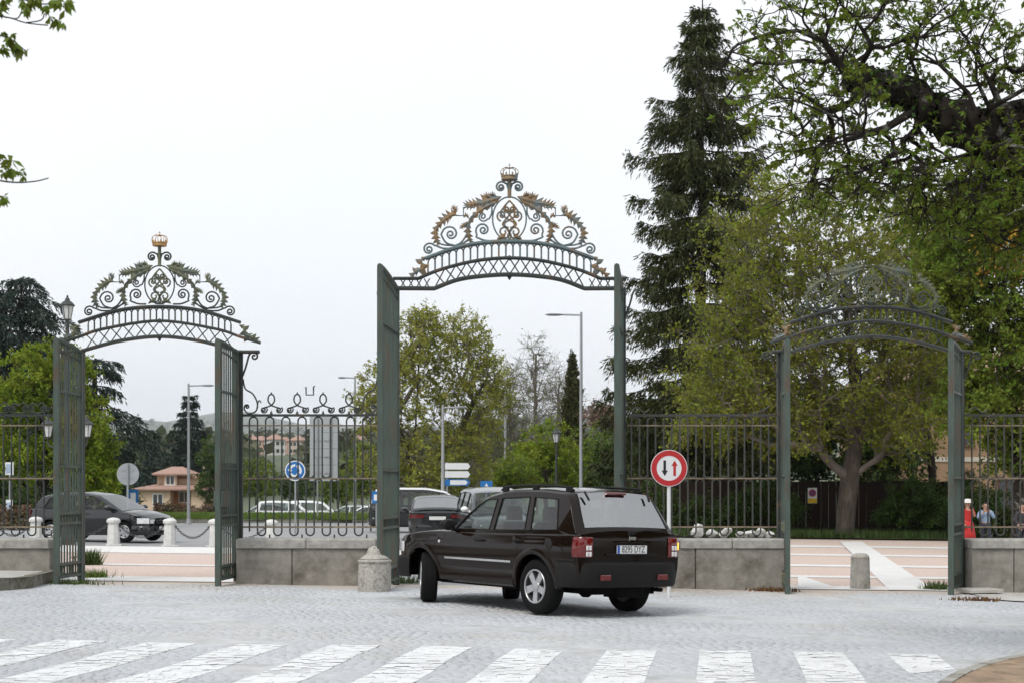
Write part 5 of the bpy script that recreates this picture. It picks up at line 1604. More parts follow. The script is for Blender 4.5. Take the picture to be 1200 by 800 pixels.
L_spruce = leaf_mat('spruce_needles', (0.030, 0.038, 0.007), (0.056, 0.064, 0.012), trans=.12, island=.45)
L_cedar = leaf_mat('cedar_needles', (0.018, 0.034, 0.026), (0.03, 0.05, 0.036), trans=.1, island=.4)
L_fresh = leaf_mat('fresh_leaves', (0.185, 0.215, 0.018), (0.25, 0.265, 0.034), trans=.45, island=.4)
L_fresh2 = leaf_mat('bright_spring_leaves', (0.25, 0.27, 0.035), (0.33, 0.33, 0.06), trans=.42, island=.35)
L_lime = leaf_mat('lime_leaves', (0.155, 0.22, 0.012), (0.25, 0.30, 0.025), trans=.42, island=.35)
L_mid = leaf_mat('spring_leaves', (0.115, 0.17, 0.016), (0.185, 0.225, 0.024), trans=.42, island=.45)
L_dark = leaf_mat('deep_leaves', (0.035, 0.07, 0.010), (0.07, 0.115, 0.014), trans=.3, island=.45)
L_chest = leaf_mat('chestnut_leaves', (0.10, 0.15, 0.014), (0.16, 0.20, 0.022), trans=.45, island=.4)
L_gold = leaf_mat('golden_leaves', (0.45, 0.25, 0.03), (0.35, 0.2, 0.03), trans=.35, island=.3)
L_plum = leaf_mat('plum_leaves', (0.22, 0.13, 0.105), (0.27, 0.17, 0.13), trans=.3, island=.3)
L_brown = leaf_mat('brown_shrub_leaves', (0.13, 0.06, 0.045), (0.10, 0.085, 0.035), trans=.25, island=.4)

def rel(px, py, Y, base): 
    q = P(px, py, Y); return (q.x - base[0], q.y - base[1], q.z - base[2])
def blob(px, py, Y, rx, rz, base, ry=None, wt=1.0):
    """ellipsoid from photograph pixels: centre, half sizes in pixels at depth Y"""
    c = rel(px, py, Y, base); m = Y / FPX
    return (*c, rx * m, ry if ry is not None else rx * m, rz * m, wt)

# ---- the tall spruce behind the right-hand railing
b = GX(822, 66); mpp = 66 / FPX
Hs = CAM_H + 590 * mpp
def prof_s(z):
    return float(np.interp(z, [0, 2, 5, 9, 12, 15, 17.5, 20, Hs - .9, Hs], [3.6, 4.0, 4.1, 4.1, 3.7, 3.1, 2.4, 1.4, .6, .12]))
conifer('spruce_tree', 'tall dark spruce with drooping branches rising above everything behind the railing', b, Hs, prof_s, 11, L_spruce, M_barkdark, droop=.42, tiers=30, per=11, tw=.95, cardlen=.30, cardw=.054, dens=2.6, r0=.34, uplift=.34, hang=1.1, gap=.1, rag=.5)

# ---- big spring-green tree in front of it, trunk behind the square's edge
Yb = 57.5; b = GX(996, Yb)
bl = [blob(905, 300, Yb, 95, 95, b, 4, 1.1), blob(1000, 290, Yb, 105, 105, b, 4, 1.2), blob(870, 420, Yb, 85, 85, b, 4, 1.0), blob(985, 410, Yb, 110, 90, b, 4.2, 1.3), blob(1070, 400, Yb, 70, 100, b, 3.5, 1), blob(840, 480, Yb - 1, 55, 55, b, 2.5, .5), blob(930, 490, Yb, 90, 50, b, 3, .7), blob(1050, 500, Yb, 65, 45, b, 3, .5)]
tr = [[rel(990, 625, Yb, b), rel(992, 595, Yb, b), rel(996, 560, Yb, b), rel(1002, 520, Yb, b), rel(1006, 480, Yb, b), rel(1000, 420, Yb, b), rel(992, 360, Yb, b), rel(985, 300, Yb, b)]]
broadleaf('plane_tree', 'broad spring-green tree with thick trunk behind the crownless gate', b, bl, tr, 1050, 70000, .145, L_fresh, M_bark, 21, r_tip=.011, expo=.50, rmax=.46, twigs=6, twig_len=1.0, hang=.3, shell=.5)

# ---- darker trees at the right edge
Yb = 50; b = GX(1190, Yb)
bl = [blob(1150, 300, Yb, 70, 70, b, 3, 1), blob(1220, 260, Yb, 90, 110, b, 3.5, 1.2), blob(1170, 400, Yb, 70, 80, b, 3, 1), blob(1240, 420, Yb, 80, 90, b, 3, 1), blob(1110, 330, Yb, 35, 60, b, 2, .4), blob(1150, 475, Yb, 42, 40, b, 2, .7), blob(1200, 520, Yb, 45, 40, b, 2, .6)]
tr = [[(0, 0, -.2), (.1, 0, 2), (0, .1, 4), (-.2, 0, 6), (-.4, 0, 8.5)]]
broadleaf('leafy_tree', 'dense green tree with golden patches at the edge of the ochre building', b, bl, tr, 600, 56000, .16, L_mid, M_barkdark, 22, r_tip=.011, rmax=.3, twigs=5, twig_len=.8, hang=.3, shell=.5)
t_ = bpy.data.objects['leafy_tree']
r_ = np.random.default_rng(5)
pp = np.concatenate([np.array(rel(px, py, 47.5, b)) + r_.normal(size=(70, 3)) * np.array([.22, .25, .3]) for px, py in ((1188, 280), (1196, 310), (1150, 285), (1157, 310), (1190, 268))])
V, F = leaf_cards(pp, unit(r_.normal(size=pp.shape) + np.array([0, 0, -.8])), r_.uniform(.1, .22, len(pp)), r_.uniform(.06, .1, len(pp)), r_)
o_ = link('golden_leaves', np_mesh('golden_leaves', V, F, L_gold), t_); o_['kind'] = 'stuff'

# ---- ochre-side second tree to close the canopy behind
Yb = 64; b = GX(1090, Yb)
bl = [blob(1080, 330, Yb, 60, 90, b, 3, 1), blob(1100, 260, Yb, 50, 50, b, 2.5, .4), blob(1110, 440, Yb, 40, 60, b, 2.5, .8)]
tr = [[(0, 0, -.2), (.1, 0, 2.5), (-.2, .1, 5), (-.4, 0, 8), (-.6, 0, 11)]]
broadleaf('leafy_tree', 'yellow-green tree rising between the broad tree and the ochre building', b, bl, tr, 420, 24000, .16, L_fresh, M_barkdark, 23, r_tip=.012, rmax=.28, twigs=4, twig_len=.9, shell=.5)

# ---- foreground chestnut: trunk out of frame to the right, one heavy limb reaching in
Yc = 15.0
b = Vector((9.3, 15.5, gz(9.3, 15.5)))
limb_px = [(1430, 330, 15.5, .42), (1400, 215, 15.4, .34), (1330, 170, 15.2, .29), (1260, 152, 15.1, .25), (1195, 146, 15.0, .225), (1150, 152, 15.0, .21), (1105, 138, 14.9, .18), (1065, 112, 14.9, .145), (1030, 100, 14.8, .125), (1000, 97, 14.8, .1)]
r_ = np.random.default_rng(31)
t_ = thing('chestnut_tree', 'old chestnut reaching a heavy mossy limb over the crownless gate', 'tree', b)
mb = MB()
tp = [(0, 0, -.3), (0, 0, .3), (.05, 0, 1.5), (-.1, 0, 2.6), rel(*limb_px[0][:3], b)] + [rel(*q[:3], b) for q in limb_px[1:]]
tr_r = [.62, .5, .44, .43, .42] + [q[3] for q in limb_px[1:]]
P3 = smooth2(tp, 16); R3 = np.interp(np.linspace(0, len(tr_r) - 1, len(P3)), range(len(tr_r)), tr_r)
P3 = [Vector(q) + Vector(r_.normal(size=3)) * .018 for q in P3]
mb.tube(P3, list(R3 * r_.uniform(.96, 1.05, len(R3))), n=22)
mb.v = [tuple(np.array(q) + r_.normal(size=3) * .012 + np.array([.02 * math.sin(q[0] * 5 + q[2] * 3), .02 * math.sin(q[0] * 7), .022 * math.sin(q[0] * 6 + q[1] * 9)])) for q in mb.v]
mb.build('trunk', M_barkdark, t_, smooth=True)
limb_nodes = [list(rel(*q[:3], b)) for q in limb_px[1:]]
def cb(px, py, rx, rz, wt=1., dy=1.6, Y=Yc): return blob(px, py, Y, rx, rz, b, dy, wt)
bl = [cb(950, 40, 100, 45, 1.0), cb(870, 90, 60, 50, .45), cb(900, 150, 70, 40, .35), cb(1060, 40, 80, 45, .75), cb(1150, 60, 80, 60, .8), cb(980, 150, 70, 40, .8), cb(1050, 200, 70, 45, 1.1), cb(1130, 225, 70, 55, 1.5), cb(1190, 260, 60, 70, 1.3), cb(960, 210, 60, 35, .6), cb(1220, 100, 60, 80, .8), cb(1180, 190, 50, 40, .8), cb(1300, 60, 90, 90, 1.0), cb(1400, 20, 100, 110, 1.2), cb(1330, -60, 110, 60, .8), cb(1480, 120, 80, 90, .8)]
tips = in_blobs(bl, 1040, r_, .55)
sec = [[rel(1000, 97, 14.8, b), rel(985, 78, 14.8, b), rel(965, 48, 14.7, b), rel(935, 36, 14.7, b), rel(900, 40, 14.6, b), rel(865, 52, 14.6, b)],
       [rel(1180, 140, 15, b), rel(1160, 95, 15, b), rel(1135, 50, 15, b), rel(1105, 10, 15, b), rel(1085, -25, 15, b)],
       [rel(1150, 150, 15, b), rel(1135, 110, 15.2, b), rel(1100, 75, 15.4, b), rel(1060, 50, 15.5, b)],
       [rel(1080, 125, 14.9, b), rel(1040, 150, 14.6, b), rel(990, 165, 14.4, b), rel(930, 178, 14.3, b)]]
nodes, par, wgt, tid = skeleton([limb_nodes] + sec, tips, r_, wig=.16, up=.12, step=.35)
rad = np.minimum(.0054 * wgt ** .47, .05)
i = np.where(par >= 0)[0]
fix = i >= len(limb_nodes)
i = i[fix]
V, F = frusta(nodes[par[i]], nodes[i], np.minimum(rad[par[i]], rad[i] * 1.4), rad[i], 5)
# fine bare twigs
tp_ = nodes[tid]; k = 3
w0 = np.repeat(tp_, k, 0); wd_ = unit(np.repeat(unit(tp_ - nodes[par[tid]]), k, 0) + r_.normal(size=w0.shape) * .6 + np.array([0, 0, .1]))
wl = r_.uniform(.1, .32, len(w0))[:, None]; w1 = w0 + wd_ * wl * .55; w2 = w1 + unit(wd_ + r_.normal(size=w0.shape) * .35 + np.array([0, 0, -.15])) * wl * .5
rr_ = np.full(len(w0), .0052)
V2 = join([(V, F), frusta(w0, w1, rr_, rr_ * .8, 4), frusta(w1, w2, rr_ * .8, rr_ * .5, 4)])
link('branches', np_mesh('branches', V2[0], V2[1], M_barkdark), t_)
# young palmate leaves: five drooping leaflets from each bud
def palmate(pos, r_, size, nl=5):
    n = len(pos)
    ax = unit(r_.normal(size=(n, 3)) * .6 + np.array([0, 0, -.4])); u = unit(np.cross(ax, r_.normal(size=(n, 3)))); v = np.cross(ax, u)
    sz = size * r_.uniform(.5, 1.25, n)
    ps, ds, ls = [], [], []
    for j in range(nl):
        a = (j - (nl - 1) / 2) * .95
        d = unit(u * math.cos(a) + v * math.sin(a) * .9 + ax * .55 + np.array([0, 0, -.35]) + r_.normal(size=(n, 3)) * .12)
        ps.append(pos); ds.append(d); ls.append(sz * (1 - .12 * abs(j - (nl - 1) / 2)))
    return np.concatenate(ps), np.concatenate(ds), np.concatenate(ls)
k = r_.integers(0, len(w2), 5600)
cpos = w2[k] + r_.normal(size=(len(k), 3)) * .03
cpos[::3] = w1[k[::3]]
cpos = cpos[(cpos[:, 0] + b.x) / (cpos[:, 1] + b.y) * FPX + 600 > 836 + r_.uniform(0, 40, len(cpos))]
lp_, ld_, ll_ = palmate(cpos, r_, .08)
V, F = leaf_cards(lp_, ld_, ll_, ll_ * .42, r_)
o_ = link('crown', np_mesh('crown', V, F, L_chest), t_); o_['kind'] = 'stuff'
# moss and sprouting shoots on the limb
mp_ = np.array([P3[j] for j in r_.integers(len(P3) // 3, len(P3), 1500)]) + unit(r_.normal(size=(1500, 3))) * .2
V, F = leaf_cards(mp_, unit(r_.normal(size=mp_.shape)), r_.uniform(.03, .09, 1500), r_.uniform(.02, .05, 1500), r_)
o_ = link('limb_sprouts', np_mesh('limb_sprouts', V, F, L_dark), t_); o_['kind'] = 'stuff'

# ---- chestnut whose branch ends hang in from the upper left
b = Vector((-6.6, 10.5, gz(-6.6, 10.5)))
t_ = thing('chestnut_tree', 'chestnut with a few fresh leaf tips hanging against the pale sky', 'tree', b)
r_ = np.random.default_rng(33)
mb = MB(); mb.tube([(0, 0, -.2), (0, 0, .4), (.05, 0, 2), (0, .05, 3.6), (-.1, 0, 5.5)], [.36, .29, .25, .22, .16], n=12); mb.build('trunk', M_barkdark, t_, smooth=True)
A, B, ra, rb_, grp = [], [], [], [], []
lv = []
for pts in ([(-330, 90), (-150, 40), (-40, 18), (5, 20), (30, 27), (56, 30)], [(-150, 40), (-60, -10), (20, -2), (45, 5), (72, 3)], [(-40, 18), (-10, 38), (12, 46), (30, 60)],
            [(-330, 260), (-150, 215), (-30, 210), (15, 214), (40, 213), (57, 209)], [(-30, 210), (-8, 195), (8, 192)], [(-30, 210), (-10, 225), (-2, 238)], [(5, 20), (20, 22), (25, 14)], [(30, 27), (48, 24), (52, 16)]):
    q = [np.array(rel(px, py, 10, b)) for px, py in pts]
    if pts[0][0] == -330: q = [np.array([0., 0, 3.2 if pts[0][1] > 200 else 4.2])] + q
    q = [np.array(z) for z in smooth2([tuple(z) for z in q], 4)]
    for j in range(len(q) - 1):
        A.append(q[j]); B.append(q[j + 1]); s_ = 1 - j / len(q); grp.append(int(pts[0][1] > 150))
        ra.append(.004 + .03 * s_ ** 3 * (len(pts) > 4)); rb_.append(.004 + .03 * (s_ - 1 / len(q)) ** 3 * (len(pts) > 4))
grp = np.array(grp)
for gi in (0, 1):
    s_ = np.where(grp == gi)[0]
    V, F = frusta(np.array(A)[s_], np.array(B)[s_], np.array(ra)[s_], np.array(rb_)[s_], 6); link('branch', np_mesh('branch', V, F, M_barkdark), t_)
spots = [(3, 8), (12, 2), (-4, 20), (25, 8), (34, 3), (28, 16), (52, 14), (62, 5), (70, 3), (76, 8), (60, 27), (68, 29), (74, 33), (80, 4), (4, 44), (10, 52), (16, 58), (24, 62), (3, 62), (14, 46), (30, 67), (2, 186), (8, 196), (5, 207), (14, 204), (22, 207), (28, 210), (18, 212), (2, 235), (-3, 243), (8, 202), (-4, 190), (66, 32), (45, 2), (38, 6)]
cpos = np.array([rel(px + r_.normal() * 2, py + r_.normal() * 2 - 6, 10 + r_.normal() * .12, b) for px, py in spots for _ in range(2)])
lp_, ld_, ll_ = palmate(cpos, r_, .085); ld_ = unit(ld_ + np.array([0, 0, -.7]))
V, F = leaf_cards(lp_, ld_, ll_, ll_ * .4, r_)
o_ = link('crown', np_mesh('crown', V, F, L_chest), t_); o_['kind'] = 'stuff'

# ---- pair of green trees seen through the main gate
Yb = 78; b = GX(478, Yb)
bl = [blob(488, 420, Yb, 42, 55, b, 2.5, 1), blob(475, 490, Yb, 55, 60, b, 3, 1.1), blob(442, 460, Yb, 30, 40, b, 2, .5), blob(495, 385, Yb, 24, 28, b, 1.5, .35), blob(480, 550, Yb, 60, 35, b, 3, .9)]
tr = [[rel(478, 615, Yb, b), rel(480, 560, Yb, b), rel(487, 500, Yb, b), rel(490, 440, Yb, b), rel(493, 390, Yb, b)], [rel(482, 540, Yb, b), rel(462, 490, Yb, b), rel(446, 455, Yb, b)]]
broadleaf('leafy_tree', 'yellow-green tree directly beside the tall open main gate leaf', b, bl, tr, 420, 19000, .165, L_fresh2, M_bark, 41, r_tip=.013, rmax=.22, twigs=4, twig_len=.75, shell=.5)
b = GX(538, Yb + 3); Yb = 81
bl = [blob(545, 400, Yb, 30, 38, b, 2, .6), blob(545, 450, Yb, 48, 45, b, 2.5, 1), blob(540, 510, Yb, 55, 50, b, 3, 1), blob(575, 460, Yb, 25, 40, b, 2, .4), blob(530, 560, Yb, 50, 30, b, 3, .6)]
tr = [[rel(530, 615, Yb, b), rel(528, 560, Yb, b), rel(532, 500, Yb, b), rel(540, 440, Yb, b), rel(545, 395, Yb, b)], [rel(532, 520, Yb, b), rel(555, 470, Yb, b), rel(572, 440, Yb, b)]]
broadleaf('leafy_tree', 'yellow-green tree behind the white direction signs', b, bl, tr, 400, 16500, .165, L_fresh2, M_bark, 42, r_tip=.013, rmax=.2, twigs=4, twig_len=.75, shell=.5)
# ---- bare and budding trees further back
for (px, Y, top, wd_, seed, nl, lab) in ((628, 118, 395, 42, 51, 900, 'bare tree still in bud above the bright shrubs'), (598, 112, 430, 26, 52, 1500, 'thin grey budding tree next to the green pair'), (655, 125, 430, 34, 53, 700, 'bare spreading tree between the tall lamp and the cypress'), (560, 110, 470, 34, 54, 2500, 'low twiggy budding tree behind the direction signs')):
    b = GX(px, Y); b.z = gz(b.x, min(Y, 118))
    hp = 575 - top
    bl = [blob(px, top + hp * .45, Y, wd_, hp * .45, b, 3, 1), blob(px, top + hp * .2, Y, wd_ * .5, hp * .25, b, 2, .4)]
    tr = [[(0, 0, -1), rel(px, 560, Y, b), rel(px + 2, 520, Y, b), rel(px - 1, 480, Y, b), rel(px, top + 20, Y, b)]]
    broadleaf('bare_tree', lab, b, bl, tr, 330, nl, .16, L_mid, M_twig, seed, r_tip=.014, rmax=.2, twigs=4, twig_len=1.0, up=.5, hang=-.3, shell=.5)
# ---- bright shrubs and small trees beyond the main gate
for (px, py, Y, rx, rz, seed, lm, nl, lab) in ((640, 530, 92, 42, 42, 61, L_lime, 13000, 'bright lime green bushy tree behind the classic lantern'), (690, 535, 96, 30, 38, 62, L_mid, 9000, 'mid green bushy tree between lamp post and main gate post'),
        (603, 555, 88, 26, 26, 63, L_lime, 5000, 'small lime green bush beside the thin lamp post'), (706, 484, 100, 20, 14, 64, L_plum, 2600, 'reddish plum tree beside the spruce foot'), (722, 540, 84, 26, 42, 65, L_dark, 8000, 'dark bushy tree pressed against the spruce foot')):
    b = GX(px, Y)
    bl = [blob(px, py, Y, rx, rz, b, 2.2, 1), blob(px + rx * .4, py + rz * .4, Y, rx * .7, rz * .6, b, 2, .6), blob(px - rx * .4, py + rz * .3, Y, rx * .7, rz * .7, b, 2, .6)]
    tr = [[(0, 0, -.2), (0, 0, .5), rel(px, py + rz * .5, Y, b), rel(px, py, Y, b)]]
    broadleaf('bushy_tree', lab, b, bl, tr, 160, nl, .19, lm, M_bark, seed, r_tip=.012, rmax=.13, twigs=5, twig_len=.6, shell=.5)
# cypress tip
b = GX(671, 104); Hc = CAM_H + (575 - 408) * 104 / FPX
conifer('cypress_tree', 'narrow pointed brown-green cypress beside the tallest lamp post', b, Hc, lambda z: float(np.interp(z, [0, 3, 6, 9, Hc], [1.0, .95, .8, .45, .05])), 71, leaf_mat('cypress_leaves', (.07, .065, .025), (.09, .095, .03), trans=.1), M_barkdark, droop=-1.6, tiers=60, per=7, tw=.4, cardlen=.3, cardw=.07, dens=1.6, r0=.15, z0=.3, hang=-.5, uplift=0)

# ---- left side: cedar, lime green trees, spruce by the house
def cedar(px, Y, top, seed, prof, lab, tiers=16, per=8, z0=2.0, **kw):
    b = GX(px, Y); b.z = gz(b.x, Y); H_ = CAM_H + (575 - top) * Y / FPX - b.z
    return conifer('cedar_tree', lab, b, H_, prof(H_), seed, L_cedar, M_barkdark, droop=.22, tiers=tiers, per=per, tw=1.1, cardlen=.34, cardw=.075, uplift=.0, hang=.8, r0=.42, z0=z0, gap=.2, rag=.35, tcut=.93, **kw)
cedar(24, 88, 318, 81, lambda H_: (lambda z: float(np.interp(z, [0, 3, 6, 9, 11, 12.5, H_], [3.0, 3.4, 3.6, 3.6, 3.4, 2.9, 1.4]))), 'dark blue-green cedar with tiered boughs above the lantern', tiers=26, per=10, dens=1.2)
cedar(112, 80, 405, 82, lambda H_: (lambda z: float(np.interp(z, [0, 2.4, 3.2, 5, 6.5, H_], [1.4, 1.7, 3.8, 4.4, 3.0, 1.0]))), 'dark cedar with long drooping boughs reaching towards the pink house', tiers=11, per=8, dens=1.2)
cedar(-20, 84, 335, 83, lambda H_: (lambda z: float(np.interp(z, [0, 3, 6, 9, 11, H_], [3, 4, 4.5, 4.2, 3.0, .6]))), 'dark cedar behind the densely curled railing', tiers=18, dens=.9)
Yb = 68; b = GX(50, Yb)
bl = [blob(40, 460, Yb, 60, 55, b, 2.5, 1.1), blob(0, 500, Yb, 40, 60, b, 2.5, .7), blob(95, 510, Yb, 38, 55, b, 2.5, .9), blob(70, 430, Yb, 35, 30, b, 2, .4), blob(60, 540, Yb, 65, 30, b, 3, .8), blob(110, 560, Yb, 34, 30, b, 2.2, .8)]
tr = [[(0, 0, -.2), (0, 0, 1), (.1, 0, 2.4), (.1, 0, 4), (-.2, 0, 5.6)]]
broadleaf('leafy_tree', 'lime green tree spreading behind the crowned side gate', b, bl, tr, 420, 40000, .17, L_lime, M_barkdark, 84, r_tip=.011, rmax=.2, twigs=5, twig_len=.6, shell=.5)
b = GX(222, 168); b.z = gz(b.x, 168)
Hp = CAM_H + (575 - 455) * 168 / FPX - b.z
conifer('spruce_tree', 'dark pointed spruce standing right behind the pink house', b, Hp, lambda z: float(np.interp(z, [0, 2, 6, 10, Hp], [3.6, 4.2, 3.4, 1.9, .2])), 91, L_cedar, M_barkdark, droop=.35, tiers=22, per=8, tw=.9, cardlen=.5, cardw=.12, dens=.8, r0=.25)
b = GX(180, 185); b.z = gz(b.x, 185); Hp2 = CAM_H + (575 - 508) * 185 / FPX - b.z
conifer('spruce_tree', 'shorter grey-green spruce left of the pink house roof', b, Hp2, lambda z: float(np.interp(z, [0, 2, 5, Hp2], [2.6, 2.6, 1.8, .1])), 92, L_cedar, M_barkdark, droop=.35, tiers=16, per=8, tw=.9, cardlen=.5, cardw=.12, dens=.8, r0=.2)
for (px, py, Y, rx, rz, seed, lm, nl, lab) in ((246, 545, 150, 16, 48, 93, L_dark, 6000, 'dark bushy tree at the corner of the pink house'), (143, 590, 100, 18, 22, 94, L_dark, 5000, 'dark low bush behind the hatchback roof'),
        (196, 599, 119, 15, 10, 95, L_brown, 2400, 'reddish brown shrub before the pink house porch'), (219, 601, 119, 13, 9, 96, L_brown, 2200, 'olive brown shrub right of the porch steps'), (246, 600, 119, 11, 11, 97, L_brown, 1800, 'brown shrub at the house corner beside the gate leaf'),
        (300, 560, 150, 24, 26, 98, L_mid, 4500, 'green bushy tree left of the roundabout sign'), (340, 565, 160, 22, 22, 99, L_dark, 4000, 'dark bushy tree behind the roundabout sign'), (396, 565, 140, 22, 26, 100, L_mid, 4500, 'green bushy tree behind the large grey sign panel'), (424, 545, 130, 20, 34, 101, L_mid, 5000, 'green bushy tree left of the main gate leaf'),
        (25, 605, 62, 26, 10, 102, L_brown, 3500, 'rust coloured flower bed bush behind the left railing'), (-10, 570, 75, 30, 40, 103, L_dark, 6000, 'dark shrub mass behind the left railing'), (45, 590, 74, 30, 22, 104, L_dark, 5000, 'dark clipped shrub behind the hatchback boot')):
    b = GX(px, Y); b.z = gz(b.x, Y)
    bl = [blob(px, py, Y, rx, rz, b, rx * Y / FPX, 1), blob(px + rx * .4, py + rz * .4, Y, rx * .7, rz * .6, b, 1.5, .6), blob(px - rx * .4, py + rz * .3, Y, rx * .7, rz * .7, b, 1.5, .6)]
    c = rel(px, py, Y, b)
    tr = [[(0, 0, -.3), (0, 0, .1), (0, 0, max(.3, c[2] * .6)), (0, 0, max(.5, c[2]))]]
    broadleaf('bushy_tree' if rz > 15 else 'shrub', lab, b, bl, tr, 110, nl, .1 + .0009 * Y, lm, M_bark, seed, cat='tree' if rz > 15 else 'shrub', r_tip=.012, rmax=.12, twigs=5, twig_len=.4 if rz < 15 else .6, shell=.5)
# dark trees closing the view behind the board fence
for (px, py, Y, rx, rz, seed, lab) in ((790, 530, 72, 60, 60, 121, 'dark leafy tree behind the board fence at the spruce foot'), (880, 520, 74, 60, 62, 122, 'dark leafy tree behind the board fence left of the notice'), (955, 515, 73, 55, 62, 123, 'dark leafy tree behind the board fence above the notice'), (1035, 530, 71, 48, 52, 124, 'dark leafy tree between thick trunk and ochre building')):
    b = GX(px, Y); b.z = gz(b.x, Y)
    bl = [blob(px, py, Y, rx, rz, b, 2.0, 1), blob(px, py - rz * .5, Y, rx * .7, rz * .6, b, 1.8, .6)]
    broadleaf('leafy_tree', lab, b, bl, [[(0, 0, -.2), (0, 0, 1), (.1, 0, 2.2), (0, 0, 4)]], 240, 17000, .2, L_dark, M_barkdark, seed, r_tip=.012, rmax=.2, twigs=5, twig_len=.7, shell=.5)
# hedge and shrubs before the brown wall on the right
for (px, py, Y, rx, rz, seed, lm, nl, lab) in ((760, 590, 58.8, 34, 34, 111, L_dark, 9000, 'dark shrub under the spruce behind the round sign'), (900, 585, 59, 40, 28, 112, L_dark, 8000, 'dark shrub left of the no-parking notice'), (1075, 590, 58.5, 45, 36, 113, L_dark, 14000, 'dark rounded shrub right of the thick trunk'), (1170, 600, 57, 60, 36, 114, L_dark, 12000, 'dark hedge shrub behind the walking people'), (840, 600, 59, 40, 22, 115, L_dark, 7000, 'low dark shrub along the brown wall'), (1130, 585, 60, 30, 40, 116, L_dark, 8000, 'tall dark shrub against the ochre building')):
    b = GX(px, Y); b.z = gz(b.x, Y)
    bl = [blob(px, py, Y, rx, rz, b, 1.0, 1), blob(px + rx * .5, py + rz * .4, Y, rx * .7, rz * .6, b, .9, .6), blob(px - rx * .5, py + rz * .3, Y, rx * .7, rz * .7, b, .9, .6)]
    tr = [[(0, 0, -.1), (0, 0, .3), (0, 0, .9)]]
    broadleaf('shrub', lab, b, bl, tr, 150, nl, .1, lm, M_barkdark, seed, cat='shrub', r_tip=.01, rmax=.06, twigs=5, twig_len=.35, shell=.5)
# weeds at the gate foot
def tuft(px, py, wd_, h, cnt, seed, lab, m=None, bw=.01):
    q = G(px, py)
    def sm(r_, c):
        x = r_.normal(0, wd_ / 2.2, c); y = r_.normal(0, wd_ / 4, c)
        return np.stack([x + q.x, y + q.y, 0 * x + q.z - .01], 1)
    o_ = grass_patch('weeds', sm, cnt, h, bw, m or M_weed, lean=.9, seed=seed)
    tag(o_, lab, 'weeds')
tuft(112, 676, .35, .16, 300, 1, 'green weeds growing inside the crowned side gate', M_grass)
tuft(105, 661, .22, .3, 350, 2, 'dark weed clump against the left gate post', bw=.02)
tuft(80, 684, .6, .1, 350, 3, 'moss and weeds under the crowned gate\'s left leaf')
tuft(470, 682, .35, .14, 250, 4, 'weeds at the foot of the tall main gate leaf')
tuft(1098, 690, .3, .16, 300, 5, 'weeds left of the crownless gate\'s right post')
tuft(1150, 688, .8, .08, 300, 6, 'weeds along the wall foot right of the crownless gate')
tuft(40, 666, .3, .07, 160, 7, 'moss tuft on the raised left pavement', M_grass)
tuft(905, 692, .4, .08, 200, 8, 'dry leaves and weeds at the crownless gate\'s left post', leaf_mat('dry_leaves', (.12, .06, .025), (.16, .08, .03), trans=.1), .02)
tuft(1140, 703, .4, .07, 200, 9, 'dry fallen leaves at the crownless gate\'s right post', leaf_mat('dry_leaves', (.12, .06, .025), (.16, .08, .03)), .02)

# ---- unseen chestnuts added around the viewer to shade the scene and mirror in car paint
tb = None
for i, (x, y, rz) in enumerate(((-16, 13, 0), (-19.5, 23, 1.1), (-17, 3, 2.2), (17, 17.5, 3.0), (21, 9, 4.1), (19, 26, 5.0), (-8, -9, 1.7), (9.5, -9, 2.6), (0.5, -22, .6))):
    if tb is None:
        bl = [(0, 0, 7.5, 4.5, 4.5, 3.6, 1), (-1.5, .5, 10.5, 3.2, 3.2, 2.6, .7), (1.8, -.8, 5.2, 3.6, 3.6, 2.2, .8), (-2.2, -1, 5.0, 3.0, 3.0, 2.0, .6)]
        tb = broadleaf('added_chestnut', 'broad avenue chestnut on the garden side of the gates', (x, y, gz(x, y)), bl, [[(0, 0, -.3), (0, 0, 1), (.1, 0, 2.6), (.2, .1, 4.5), (.1, 0, 7)]], 330, 15000, .42, L_dark, M_barkdark, 301, group='unseen chestnuts added on the garden side', r_tip=.016, rmax=.36, twigs=4, twig_len=.9, shell=.5)
    else:
        c = copy_tree(tb); c.location = (x, y, gz(x, y)); c.rotation_euler = (0, 0, rz)
# ================================================================== SIGNS, LAMPS
M_signred = mat('sign_red', (0.45, 0.02, 0.025), .45, var=.06)
M_signwhite = mat('sign_white', (0.72, 0.73, 0.74), .45, var=.04)
M_signblue = mat('sign_blue', (0.012, 0.14, 0.40), .45, var=.06)
M_signgrey = mat('sign_back', (0.36, 0.38, 0.40), .5, metal=.3, var=.08)
def disc(mb, r, y0, y1, n=36, cx=0, cz=0): mb.prism([(cx + r * math.cos(a), cz + r * math.sin(a)) for a in np.linspace(0, 2 * PI, n, endpoint=False)], y0, y1); return mb
